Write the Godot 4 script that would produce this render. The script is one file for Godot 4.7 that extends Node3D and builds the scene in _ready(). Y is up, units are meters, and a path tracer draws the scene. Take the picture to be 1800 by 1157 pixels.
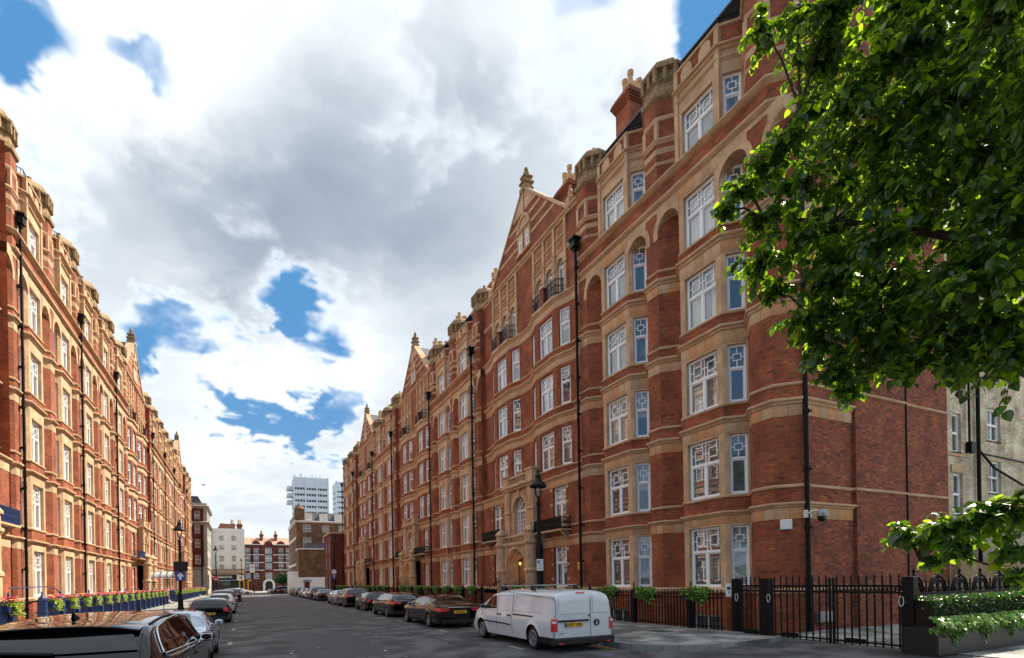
extends Node3D

# ------------------------------------------------------------------ mesh builder
class MB:
	var v := PackedVector3Array()
	var n := PackedVector3Array()
	var uv := PackedVector2Array()
	var uv2 := PackedVector2Array()
	var ix := PackedInt32Array()

	func _put(p: Vector3, nn: Vector3, face: Vector3) -> void:
		v.append(p)
		n.append(nn)
		var t := Vector2(p.x, p.z)
		if absf(face.y) < 0.75:
			var h := Vector3.UP.cross(face).normalized()
			t = Vector2(p.dot(h), -p.y)
		uv.append(t)
		uv2.append(t * 0.11 + Vector2(face.x * 0.37, face.z * 0.21))

	func quad(a: Vector3, b: Vector3, c: Vector3, d: Vector3, out := Vector3.ZERO) -> void:
		var nn := (b - a).cross(c - a) + (c - a).cross(d - a)
		nn = nn.normalized()
		var flip := out != Vector3.ZERO and nn.dot(out) < 0.0
		if flip:
			nn = -nn
		var i := v.size()
		for p: Vector3 in [a, b, c, d]:
			_put(p, nn, nn)
		if flip:
			ix.append_array([i, i + 1, i + 2, i, i + 2, i + 3])
		else:
			ix.append_array([i, i + 2, i + 1, i, i + 3, i + 2])

	func tri(a: Vector3, b: Vector3, c: Vector3, out := Vector3.ZERO) -> void:
		var nn := (b - a).cross(c - a).normalized()
		var flip := out != Vector3.ZERO and nn.dot(out) < 0.0
		if flip:
			nn = -nn
		var i := v.size()
		for p: Vector3 in [a, b, c]:
			_put(p, nn, nn)
		if flip:
			ix.append_array([i, i + 1, i + 2])
		else:
			ix.append_array([i, i + 2, i + 1])

	# box between two corners, in a frame
	func box(lo: Vector3, hi: Vector3, f := Transform3D()) -> void:
		var p := []
		for k in 8:
			p.append(f * Vector3(hi.x if k & 1 else lo.x, hi.y if k & 2 else lo.y, hi.z if k & 4 else lo.z))
		var b := f.basis
		quad(p[0], p[2], p[6], p[4], -b.x)
		quad(p[1], p[5], p[7], p[3], b.x)
		quad(p[0], p[4], p[5], p[1], -b.y)
		quad(p[2], p[3], p[7], p[6], b.y)
		quad(p[0], p[1], p[3], p[2], -b.z)
		quad(p[4], p[6], p[7], p[5], b.z)

	# box with the edges round its front (+z) face and sides chamfered
	func cbox(lo: Vector3, hi: Vector3, c: float, f := Transform3D()) -> void:
		var q := func(x: float, y: float, z: float) -> Vector3: return f * Vector3(x, y, z)
		var b := f.basis
		var mid := f * ((lo + hi) * 0.5)
		for s: int in [0, 1]:
			var z := hi.z if s else lo.z
			var zi := hi.z - c if s else lo.z + c
			quad(q.call(lo.x + c, lo.y + c, z), q.call(hi.x - c, lo.y + c, z), q.call(hi.x - c, hi.y - c, z), q.call(lo.x + c, hi.y - c, z), b.z * (1 if s else -1))
			var o := [Vector2(lo.x, lo.y), Vector2(hi.x, lo.y), Vector2(hi.x, hi.y), Vector2(lo.x, hi.y)]
			var i := [Vector2(lo.x + c, lo.y + c), Vector2(hi.x - c, lo.y + c), Vector2(hi.x - c, hi.y - c), Vector2(lo.x + c, hi.y - c)]
			for k in 4:
				var k2 := (k + 1) % 4
				var a: Vector3 = q.call(o[k].x, o[k].y, zi)
				var e: Vector3 = q.call(o[k2].x, o[k2].y, zi)
				quad(a, e, q.call(i[k2].x, i[k2].y, z), q.call(i[k].x, i[k].y, z), (a + e) * 0.5 - mid + b.z * (0.01 if s else -0.01))
		var oo := [Vector2(lo.x, lo.y), Vector2(hi.x, lo.y), Vector2(hi.x, hi.y), Vector2(lo.x, hi.y)]
		for k in 4:
			var k2 := (k + 1) % 4
			var a: Vector3 = q.call(oo[k].x, oo[k].y, lo.z + c)
			var e: Vector3 = q.call(oo[k2].x, oo[k2].y, lo.z + c)
			quad(a, e, q.call(oo[k2].x, oo[k2].y, hi.z - c), q.call(oo[k].x, oo[k].y, hi.z - c), (a + e) * 0.5 - mid)

	# rows of points to a smooth sheet; out is any direction the sheet faces at its middle
	func grid(rows: Array, out: Vector3, closed := false) -> void:
		var m := rows.size()
		var k: int = rows[0].size()
		var base := v.size()
		var mi := m / 2
		var ki := k / 2
		var r0: PackedVector3Array = rows[maxi(mi - 1, 0)]
		var r1: PackedVector3Array = rows[mini(mi, m - 1)]
		var g := (r1[ki] - r0[ki]).cross(r0[mini(ki + 1, k - 1)] - r0[ki])
		if g.length_squared() < 1e-14:
			g = (r1[maxi(ki - 1, 0)] - r0[maxi(ki - 1, 0)]).cross(r0[ki] - r0[maxi(ki - 1, 0)])
		var sgn := -1.0 if g.dot(out) < 0.0 else 1.0
		for i in m:
			var ra: PackedVector3Array = rows[maxi(i - 1, 0)]
			var rb: PackedVector3Array = rows[mini(i + 1, m - 1)]
			var rc: PackedVector3Array = rows[i]
			for j in k:
				var jl := j - 1
				var jr := j + 1
				if closed:
					jl = (j - 1 + k - 1) % (k - 1)
					jr = (j + 1) % (k - 1)
				else:
					jl = maxi(jl, 0)
					jr = mini(jr, k - 1)
				var nn := (rb[j] - ra[j]).cross(rc[jr] - rc[jl])
				nn = nn.normalized() * sgn
				if nn == Vector3.ZERO:
					nn = out.normalized()
				v.append(rc[j])
				n.append(nn)
				uv.append(Vector2(rc[j].x + rc[j].z, -rc[j].y))
				uv2.append(Vector2(rc[j].x + rc[j].z, -rc[j].y) * 0.11)
		for i in m - 1:
			for j in k - 1:
				var a := base + i * k + j
				if sgn > 0:
					ix.append_array([a, a + 1, a + k, a + 1, a + k + 1, a + k])
				else:
					ix.append_array([a, a + k, a + 1, a + 1, a + k, a + k + 1])

	func tube(path: Array, r, seg := 8, caps := true) -> void:
		var rows := []
		var prev := Vector3.ZERO
		for i in path.size():
			var d: Vector3 = (path[mini(i + 1, path.size() - 1)] - path[maxi(i - 1, 0)]).normalized()
			var side := prev
			if i == 0:
				side = d.cross(Vector3.UP if absf(d.y) < 0.9 else Vector3.RIGHT).normalized()
			side = (side - d * side.dot(d)).normalized()
			prev = side
			var up := d.cross(side)
			var rr: float = r[i] if r is Array else r
			var row := PackedVector3Array()
			for k in seg + 1:
				var a := TAU * k / seg
				row.append(path[i] + (side * cos(a) + up * sin(a)) * rr)
			rows.append(row)
		var mid := path.size() / 2
		var o: Vector3 = rows[mini(mid, rows.size() - 1)][seg / 2] - path[mini(mid, rows.size() - 1)]
		grid(rows, o, true)
		if caps:
			for e: int in [0, path.size() - 1]:
				var c: Vector3 = path[e]
				var dd: Vector3 = (path[0] - path[1]) if e == 0 else (path[e] - path[e - 1])
				for k in seg:
					tri(c, rows[e][k], rows[e][k + 1], dd)

	# profile: array of Vector2(radius, y)
	func lathe(prof: Array, seg := 12, at := Transform3D()) -> void:
		for i in prof.size() - 1:
			var a: Vector2 = prof[i]
			var b: Vector2 = prof[i + 1]
			var nrm := Vector2(b.y - a.y, a.x - b.x).normalized()
			var base := v.size()
			for k in seg + 1:
				var an := TAU * k / seg
				var dir := Vector3(cos(an), 0, sin(an))
				for q: Vector2 in [a, b]:
					v.append(at * (dir * q.x + Vector3(0, q.y, 0)))
					n.append((at.basis * (dir * nrm.x + Vector3(0, nrm.y, 0))).normalized())
					uv.append(Vector2(an * maxf(a.x, 0.05), -q.y))
					uv2.append(Vector2(an * 0.1, -q.y * 0.11))
			for k in seg:
				var j := base + k * 2
				ix.append_array([j, j + 2, j + 1, j + 2, j + 3, j + 1])

	# flat polygon (2D, any winding) put through a frame (x right, y up, z out), given thickness
	func slab(pts: PackedVector2Array, z0: float, z1: float, f := Transform3D()) -> void:
		var t := Geometry2D.triangulate_polygon(pts)
		for k in range(0, t.size(), 3):
			var a := pts[t[k]]
			var b := pts[t[k + 1]]
			var c := pts[t[k + 2]]
			tri(f * Vector3(a.x, a.y, z1), f * Vector3(b.x, b.y, z1), f * Vector3(c.x, c.y, z1), f.basis.z)
			tri(f * Vector3(a.x, a.y, z0), f * Vector3(b.x, b.y, z0), f * Vector3(c.x, c.y, z0), -f.basis.z)
		for k in pts.size():
			var a := pts[k]
			var b := pts[(k + 1) % pts.size()]
			var o := Vector2(b.y - a.y, a.x - b.x).normalized()
			if Geometry2D.is_point_in_polygon((a + b) * 0.5 + o * 0.0005, pts):
				o = -o
			quad(f * Vector3(a.x, a.y, z0), f * Vector3(b.x, b.y, z0), f * Vector3(b.x, b.y, z1), f * Vector3(a.x, a.y, z1), f.basis * Vector3(o.x, o.y, 0))

	# profile of Vector2(outwards, y) swept along a plan of Vector2(x, z); outwards is to the left of travel along +x
	func sweep(plan: PackedVector2Array, prof: Array, caps := true) -> void:
		var rows := []
		for q: Vector2 in prof:
			rows.append(MB.offset(plan, q.x))
		for i in prof.size() - 1:
			for k in plan.size() - 1:
				var y0: float = prof[i].y
				var y1: float = prof[i + 1].y
				var a: Vector2 = rows[i][k]
				var b: Vector2 = rows[i][k + 1]
				var c: Vector2 = rows[i + 1][k + 1]
				var d: Vector2 = rows[i + 1][k]
				var s := (plan[k + 1] - plan[k]).normalized()
				var nr := Vector3(-s.y, 0, s.x)
				var dy := y1 - y0
				var dx: float = prof[i + 1].x - prof[i].x
				quad(Vector3(a.x, y0, a.y), Vector3(b.x, y0, b.y), Vector3(c.x, y1, c.y), Vector3(d.x, y1, d.y), nr * dy + Vector3(0, -dx, 0))
		if caps:
			for e: int in [0, plan.size() - 1]:
				for i in range(1, prof.size() - 1):
					var p0: Vector2 = rows[0][e]
					var p1: Vector2 = rows[i][e]
					var p2: Vector2 = rows[i + 1][e]
					tri(Vector3(p0.x, prof[0].y, p0.y), Vector3(p1.x, prof[i].y, p1.y), Vector3(p2.x, prof[i + 1].y, p2.y), Vector3(-1 if e == 0 else 1, 0, 0))

	static func offset(plan: PackedVector2Array, o: float) -> PackedVector2Array:
		var r := PackedVector2Array()
		for k in plan.size():
			var n0 := Vector2.ZERO
			var n1 := Vector2.ZERO
			if k > 0:
				var d := (plan[k] - plan[k - 1]).normalized()
				n0 = Vector2(-d.y, d.x)
			if k < plan.size() - 1:
				var d := (plan[k + 1] - plan[k]).normalized()
				n1 = Vector2(-d.y, d.x)
			if k == 0:
				n0 = n1
			if k == plan.size() - 1:
				n1 = n0
			r.append(plan[k] + (n0 + n1) / maxf(1.0 + n0.dot(n1), 0.35) * o)
		return r

	# wall face from a to b (plan), y0..y1, with openings [u0, u1, v0, v1] in metres from a; reveals go into rev
	func wall(a: Vector2, b: Vector2, y0: float, y1: float, holes := [], depth := 0.2, rev: MB = null) -> void:
		var d := (b - a).normalized()
		var nr := Vector3(-d.y, 0, d.x)
		var len := a.distance_to(b)
		var us := [0.0, len]
		var vs := [y0, y1]
		for h: Array in holes:
			us.append_array([h[0], h[1]])
			vs.append_array([h[2], h[3]])
		us.sort()
		vs.sort()
		var P := func(u: float, y: float, dep := 0.0) -> Vector3: return Vector3(a.x + d.x * u, y, a.y + d.y * u) - nr * dep
		for i in us.size() - 1:
			for j in vs.size() - 1:
				if us[i + 1] - us[i] < 1e-4 or vs[j + 1] - vs[j] < 1e-4:
					continue
				var um: float = (us[i] + us[i + 1]) * 0.5
				var vm: float = (vs[j] + vs[j + 1]) * 0.5
				var inside := false
				for h: Array in holes:
					if um > h[0] and um < h[1] and vm > h[2] and vm < h[3]:
						inside = true
				if not inside:
					quad(P.call(us[i], vs[j]), P.call(us[i + 1], vs[j]), P.call(us[i + 1], vs[j + 1]), P.call(us[i], vs[j + 1]), nr)
		var m: MB = rev if rev else self
		var along := Vector3(d.x, 0, d.y)
		for h: Array in holes:
			m.quad(P.call(h[0], h[2]), P.call(h[0], h[3]), P.call(h[0], h[3], depth), P.call(h[0], h[2], depth), along)
			m.quad(P.call(h[1], h[2]), P.call(h[1], h[3]), P.call(h[1], h[3], depth), P.call(h[1], h[2], depth), -along)
			m.quad(P.call(h[0], h[3]), P.call(h[1], h[3]), P.call(h[1], h[3], depth), P.call(h[0], h[3], depth), Vector3.DOWN)
			m.quad(P.call(h[0], h[2]), P.call(h[1], h[2]), P.call(h[1], h[2], depth), P.call(h[0], h[2], depth), Vector3.UP)

	func mesh() -> ArrayMesh:
		var arr := []
		arr.resize(Mesh.ARRAY_MAX)
		arr[Mesh.ARRAY_VERTEX] = v
		arr[Mesh.ARRAY_NORMAL] = n
		arr[Mesh.ARRAY_TEX_UV] = uv
		arr[Mesh.ARRAY_TEX_UV2] = uv2
		arr[Mesh.ARRAY_INDEX] = ix
		var am := ArrayMesh.new()
		if ix.size():
			am.add_surface_from_arrays(Mesh.PRIMITIVE_TRIANGLES, arr)
		return am


# ------------------------------------------------------------------ things and parts
var used_names := {}
var M := {}
var rng := RandomNumberGenerator.new()

func numbered(called: String) -> String:
	if not used_names.has(called):
		used_names[called] = 0
		return called
	used_names[called] += 1
	return "%s_%03d" % [called, used_names[called]]

func tag(o: Node3D, label := "", category := "", group := "", kind := "") -> void:
	if label: o.set_meta("label", label)
	if category: o.set_meta("category", category)
	if group: o.set_meta("group", group)
	if kind: o.set_meta("kind", kind)

func thing(called: String, label: String, category: String, at := Vector3.ZERO, turn := 0.0, group := "") -> Node3D:
	var o := Node3D.new()
	o.name = numbered(called)
	add_child(o)
	o.position = at
	o.rotation.y = turn
	tag(o, label, category, group)
	return o

func part(called: String, shape, m: Material, parent: Node, at := Transform3D()) -> MeshInstance3D:
	var o := MeshInstance3D.new()
	if shape is MB:
		o.mesh = shape.mesh()
	else:
		o.mesh = shape
	o.material_override = m
	var k := 0
	var nm := called
	while parent.has_node(NodePath(nm)):
		k += 1
		nm = "%s_%03d" % [called, k]
	o.name = nm
	parent.add_child(o, true)
	o.transform = at
	return o

func solo(called: String, shape, m: Material, label: String, category: String, group := "", at := Transform3D()) -> MeshInstance3D:
	var o := part(numbered(called), shape, m, self, at)
	tag(o, label, category, group)
	return o

func struct(called: String, shape, m: Material, at := Transform3D()) -> MeshInstance3D:
	var o := part(numbered(called), shape, m, self, at)
	o.set_meta("kind", "structure")
	return o

func copy_of(o: Node3D, label := "", group := "") -> Node3D:
	var c: Node3D = o.duplicate()
	c.name = numbered(String(o.name).rstrip("0123456789").rstrip("_"))
	add_child(c)
	if label: c.set_meta("label", label)
	if group: c.set_meta("group", group)
	return c

func mat(color: Color, rough := 0.8, metal := 0.0) -> StandardMaterial3D:
	var m := StandardMaterial3D.new()
	m.albedo_color = color
	m.roughness = rough
	m.metallic = metal
	return m

func bar(mb: MB, a: Vector3, b: Vector3, w: float, h: float, up := Vector3.UP) -> void:
	var d := b - a
	var zz := d.normalized()
	if absf(zz.dot(up)) > 0.95:
		up = Vector3.RIGHT
	var xx := up.cross(zz).normalized()
	var yy := zz.cross(xx)
	mb.box(Vector3(-w / 2, -h / 2, 0), Vector3(w / 2, h / 2, d.length()), Transform3D(Basis(xx, yy, zz), a))

const SUN_TO := Vector3(0.645, 0.731, -0.222)
const EXPOSURE := 2.25

func make_sky() -> Image:
	var w := 3072
	var h := 1536
	var im := Image.create(w, h, false, Image.FORMAT_RGBF)
	var big := FastNoiseLite.new()
	big.seed = 11
	big.frequency = 0.55
	big.fractal_octaves = 6
	big.fractal_gain = 0.55
	var fine := FastNoiseLite.new()
	fine.seed = 5
	fine.frequency = 1.6
	fine.fractal_octaves = 5
	fine.fractal_gain = 0.6
	# breaks in the cover, banks, thick grey bases and sunlit white tops: [kind, where, angle, strength]
	var feats := [
		[0, Vector3(-0.202, 0.618, -0.760), 0.037, 0.5],
		[0, Vector3(-0.091, 0.632, -0.770), 0.026, 0.42],
		[0, Vector3(-0.190, 0.557, -0.808), 0.023, 0.3],
		[0, Vector3(-0.222, 0.588, -0.778), 0.016, 0.3],
		[0, Vector3(-0.098, 0.361, -0.928), 0.034, 0.55],
		[0, Vector3(-0.024, 0.396, -0.918), 0.033, 0.45],
		[0, Vector3(0.070, 0.425, -0.903), 0.026, 0.5],
		[0, Vector3(0.113, 0.377, -0.919), 0.037, 0.5],
		[0, Vector3(-0.128, 0.322, -0.938), 0.027, 0.4],
		[0, Vector3(-0.020, 0.270, -0.963), 0.035, 0.55],
		[0, Vector3(0.037, 0.257, -0.966), 0.044, 0.6],
		[0, Vector3(0.115, 0.274, -0.955), 0.046, 0.55],
		[0, Vector3(0.173, 0.301, -0.938), 0.037, 0.4],
		[0, Vector3(-0.065, 0.295, -0.953), 0.024, 0.4],
		[0, Vector3(0.522, 0.698, -0.491), 0.027, 0.6],
		[0, Vector3(0.528, 0.718, -0.453), 0.050, 0.6],
		[0, Vector3(0.102, 0.245, -0.964), 0.041, 0.4],
		[1, Vector3(-0.086, 0.326, -0.941), 0.037, 0.55],
		[1, Vector3(-0.018, 0.341, -0.940), 0.045, 0.6],
		[1, Vector3(0.046, 0.324, -0.945), 0.048, 0.6],
		[1, Vector3(0.115, 0.311, -0.943), 0.036, 0.55],
		[1, Vector3(0.157, 0.361, -0.919), 0.036, 0.5],
		[1, Vector3(-0.029, 0.216, -0.976), 0.047, 0.5],
		[1, Vector3(0.045, 0.214, -0.976), 0.041, 0.5],
		[1, Vector3(0.161, 0.230, -0.960), 0.043, 0.4],
		[1, Vector3(-0.088, 0.414, -0.906), 0.067, 0.3],
		[2, Vector3(0.075, 0.546, -0.834), 0.181, 0.62],
		[2, Vector3(-0.104, 0.473, -0.875), 0.108, 0.4],
		[2, Vector3(0.290, 0.585, -0.757), 0.177, 0.42],
		[2, Vector3(0.208, 0.678, -0.705), 0.102, 0.3],
		[2, Vector3(0.426, 0.624, -0.655), 0.134, 0.3],
		[2, Vector3(0.023, 0.469, -0.883), 0.095, 0.3],
		[2, Vector3(0.036, 0.122, -0.992), 0.121, 0.2],
		[2, Vector3(0.445, 0.666, -0.599), 0.082, 0.2],
		[3, Vector3(-0.150, 0.577, -0.803), 0.079, 0.6],
		[3, Vector3(-0.068, 0.656, -0.752), 0.089, 0.5],
		[3, Vector3(-0.056, 0.587, -0.808), 0.052, 0.4],
		[3, Vector3(0.480, 0.694, -0.536), 0.050, 0.5],
		[3, Vector3(0.314, 0.698, -0.644), 0.039, 0.3],
		[3, Vector3(0.133, 0.705, -0.696), 0.069, 0.25],
		[3, Vector3(0.005, 0.328, -0.945), 0.068, 0.55],
		[3, Vector3(-0.005, 0.219, -0.976), 0.070, 0.4],
		[3, Vector3(0.148, 0.368, -0.918), 0.063, 0.4],
		[3, Vector3(0.197, 0.428, -0.882), 0.071, 0.3],
		[3, Vector3(-0.087, 0.434, -0.897), 0.051, 0.3],
		[0, Vector3(-0.60, 0.40, 0.69), 0.42, 0.55],
		[0, Vector3(-0.25, 0.55, 0.80), 0.35, 0.4],
	]
	# the banks and breaks, laid out coarsely over the upper half of the sky
	var fw := 512
	var fh := 132
	var field := PackedVector2Array()
	field.resize((fw + 1) * fh)
	for y in fh:
		var t := PI * (y + 0.5) / 256.0
		for x in fw + 1:
			var a0 := TAU * (x + 0.5) / fw
			var d := Vector3(sin(a0) * sin(t), cos(t), -cos(a0) * sin(t))
			var o := Vector2.ZERO
			for f: Array in feats:
				var c: float = d.dot(f[1])
				if c < 0.7:
					continue
				var a := acos(minf(c, 1.0)) / (float(f[2]) * 1.15)
				if a > 2.4:
					continue
				var g: float = exp(-a * a) * f[3] * 0.9
				match int(f[0]):
					0: o.x -= g * 1.3
					1: o.x += g
					2: o.y += g
					3:
						o.y -= g * 0.85
						o.x += g * 0.12
			field[y * (fw + 1) + x] = o
	var parts := []
	parts.resize(16)
	var strip := func(q: int) -> void:
		var data := PackedFloat32Array()
		var rows := h / 16
		data.resize(w * rows * 3)
		for yy in rows:
			var y := q * rows + yy
			var th := PI * (y + 0.5) / h
			var dy := cos(th)
			var s := sin(th)
			for x in w:
				var i := (yy * w + x) * 3
				if dy < -0.01:
					data[i] = 0.16
					data[i + 1] = 0.15
					data[i + 2] = 0.14
					continue
				var az := TAU * (x + 0.5) / w
				var d := Vector3(sin(az) * s, dy, -cos(az) * s)
				var k := 1.0 / (dy + 0.22)
				var p := Vector3(d.x * k, d.z * k, 0.0) * 0.85
				var w1 := fine.get_noise_3dv(p * 0.7 + Vector3(9, 4, 2))
				var n1 := big.get_noise_3dv(p + Vector3(w1, -w1, 0) * 0.22)
				var n2 := fine.get_noise_3dv(p * 1.5 + Vector3(n1, w1, 0) * 0.3)
				var n3 := fine.get_noise_3dv(p * 5.0 + Vector3(n2, n1, 3.0) * 0.5)
				var dens := 0.70 + n1 * 0.30 + n2 * 0.34 + n3 * 0.20
				var grey := 0.52 + n1 * 0.6 + w1 * 0.4
				var fx := fposmod((az + (n1 + n2) * 0.07) / TAU * fw - 0.5, fw - 0.001)
				var fy := clampf((th + (w1 + n3) * 0.06) / PI * 256.0 - 0.5, 0.0, fh - 1.01)
				var ix := int(fx)
				var iy := int(fy)
				var e := iy * (fw + 1) + ix
				var m := field[e].lerp(field[e + 1], fx - ix).lerp(field[e + fw + 1].lerp(field[e + fw + 2], fx - ix), fy - iy)
				dens += m.x
				grey += m.y
				var cover := smoothstep(0.20, 0.64, dens)
				var soft := smoothstep(0.3, 1.0, dens)
				grey = clampf((grey + n2 * 0.30 + n3 * 0.1) * smoothstep(0.42, 0.72, dens), 0.0, 2.0)
				var low := exp(-dy * 7.0)
				var blue := Color(0.062, 0.195, 0.40).lerp(Color(0.25, 0.38, 0.50), low)
				var white := Color(0.76, 0.775, 0.795).lerp(Color(0.63, 0.68, 0.73), 1.0 - soft)
				var cloud := white.lerp(Color(0.15, 0.205, 0.265), smoothstep(-0.2, 2.0, grey))
				cloud = cloud.lerp(Color(0.52, 0.58, 0.63), low * 0.5)
				var o := blue.lerp(cloud, cover)
				data[i] = o.r
				data[i + 1] = o.g
				data[i + 2] = o.b
		parts[q] = data
	WorkerThreadPool.wait_for_group_task_completion(WorkerThreadPool.add_group_task(strip, 16))
	var data := PackedFloat32Array()
	for q: PackedFloat32Array in parts:
		data.append_array(q)
	im.set_data(w, h, false, Image.FORMAT_RGBF, data.to_byte_array())
	return im

func setup() -> void:
	var cam := Camera3D.new()
	cam.name = "camera"
	add_child(cam)
	cam.projection = Camera3D.PROJECTION_FRUSTUM
	cam.near = 0.1
	cam.far = 1500.0
	# the picture plane stands upright (a shifted lens), turned 26.2 degrees to the right of the street's line
	cam.size = 0.1 * 1157.0 / 955.0
	cam.frustum_offset = Vector2(0.0, 0.1 * (1020.5 - 578.5) / 955.0)
	cam.position = Vector3(0, 1.8, 0)
	cam.rotation = Vector3(0, -deg_to_rad(26.204), -0.018)
	cam.current = true
	var env := Environment.new()
	env.background_mode = Environment.BG_SKY
	var sky := Sky.new()
	var pano := PanoramaSkyMaterial.new()
	pano.panorama = ImageTexture.create_from_image(make_sky())
	pano.energy_multiplier = 0.75
	sky.sky_material = pano
	env.sky = sky
	env.tonemap_mode = Environment.TONE_MAPPER_LINEAR
	env.tonemap_exposure = EXPOSURE
	env.ssao_enabled = true
	env.ssil_enabled = true
	env.sdfgi_enabled = true
	var we := WorldEnvironment.new()
	we.name = "world"
	we.environment = env
	add_child(we)
	var sun := DirectionalLight3D.new()
	sun.name = "sun"
	sun.light_energy = 1.4
	sun.light_color = Color(1.0, 0.95, 0.87)
	sun.light_angular_distance = 0.5
	sun.shadow_enabled = true
	add_child(sun)
	sun.look_at_from_position(SUN_TO * 10.0, Vector3.ZERO, Vector3.UP)

func noise_image(size: int, freq: float, lo: Color, hi: Color, sd: int, oct := 5, contrast := 1.6) -> ImageTexture:
	var nz := FastNoiseLite.new()
	nz.seed = sd
	nz.frequency = freq
	nz.fractal_octaves = oct
	var src := nz.get_seamless_image(size, size, false, false, 0.15, false)
	var im := Image.create(size, size, false, Image.FORMAT_RGB8)
	for y in size:
		for x in size:
			var t := clampf((src.get_pixel(x, y).r - 0.5) * contrast + 0.5, 0.0, 1.0)
			im.set_pixel(x, y, lo.lerp(hi, t))
	return ImageTexture.create_from_image(im)

# 20 stretchers by 48 courses: 4.5 m by 3.6 m
func brick_images(base: Color, mortar: Color, spread: float, sd: int) -> Array:
	var r := RandomNumberGenerator.new()
	r.seed = sd
	var size := 1024
	var im := Image.create(size, size, false, Image.FORMAT_RGB8)
	im.fill(mortar)
	var hm := Image.create(size, size, false, Image.FORMAT_L8)
	hm.fill(Color(0.2, 0.2, 0.2))
	for c in 48:
		var y0 := int(round(c * size / 48.0))
		var y1 := int(round((c + 1) * size / 48.0)) - 4
		for k in 26:
			# alternate stretchers and headers (Flemish bond)
			var pair := k / 2
			var per := size / 13.0
			var x0 := int(round(pair * per + (per * 0.667 if k % 2 else 0.0) + (per * 0.5 if c % 2 else 0.0)))
			var wpx := int(round(per * (0.333 if k % 2 else 0.667))) - 4
			var t := r.randfn(0.0, 1.0)
			var col := base * (1.0 + t * spread)
			col.r *= 1.0 + r.randf_range(-0.06, 0.06)
			col.g *= 1.0 + r.randf_range(-0.12, 0.12)
			if r.randf() < 0.03:
				col = col * 0.8
			col = col.clamp()
			col.a = 1.0
			for part_x: int in [x0, x0 - size]:
				if part_x + wpx <= 0 or part_x >= size:
					continue
				im.fill_rect(Rect2i(maxi(part_x, 0), y0, mini(part_x + wpx, size) - maxi(part_x, 0), y1 - y0), col)
				hm.fill_rect(Rect2i(maxi(part_x, 0), y0, mini(part_x + wpx, size) - maxi(part_x, 0), y1 - y0), Color.WHITE * (0.85 + 0.15 * r.randf()))
			for q in 10:
				var px := x0 + r.randi_range(0, maxi(wpx - 8, 1))
				var py := y0 + r.randi_range(0, maxi(y1 - y0 - 5, 1))
				if px >= 0 and px + 8 < size:
					im.fill_rect(Rect2i(px, py, r.randi_range(2, 7), r.randi_range(1, 4)), (col * r.randf_range(0.86, 1.12)).clamp())
	return [ImageTexture.create_from_image(im), ImageTexture.create_from_image(hm)]

func brick_mat(base: Color, mortar: Color, spread: float, sd: int, dirt: Texture2D) -> StandardMaterial3D:
	var t := brick_images(base, mortar, spread, sd)
	var m := mat(Color.WHITE, 0.88)
	m.albedo_texture = t[0]
	m.uv1_scale = Vector3(1.0 / 4.5, 1.0 / 3.6, 1)
	m.heightmap_enabled = true
	m.heightmap_texture = t[1]
	m.heightmap_scale = 0.8
	m.detail_enabled = true
	m.detail_blend_mode = BaseMaterial3D.BLEND_MODE_MUL
	m.detail_albedo = dirt
	m.detail_uv_layer = BaseMaterial3D.DETAIL_UV_2
	return m

func tex_mat(t: Texture2D, scale: float, rough: float, dirt: Texture2D = null) -> StandardMaterial3D:
	var m := mat(Color.WHITE, rough)
	m.albedo_texture = t
	m.uv1_scale = Vector3(scale, scale, scale)
	if dirt:
		m.detail_enabled = true
		m.detail_blend_mode = BaseMaterial3D.BLEND_MODE_MUL
		m.detail_albedo = dirt
		m.detail_uv_layer = BaseMaterial3D.DETAIL_UV_2
	return m

func car_paint(c: Color, metal := 0.0, rough := 0.32) -> StandardMaterial3D:
	var m := mat(c, rough, metal)
	m.clearcoat_enabled = true
	m.clearcoat = 1.0
	m.clearcoat_roughness = 0.03
	m.metallic_specular = 0.15
	return m

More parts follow.
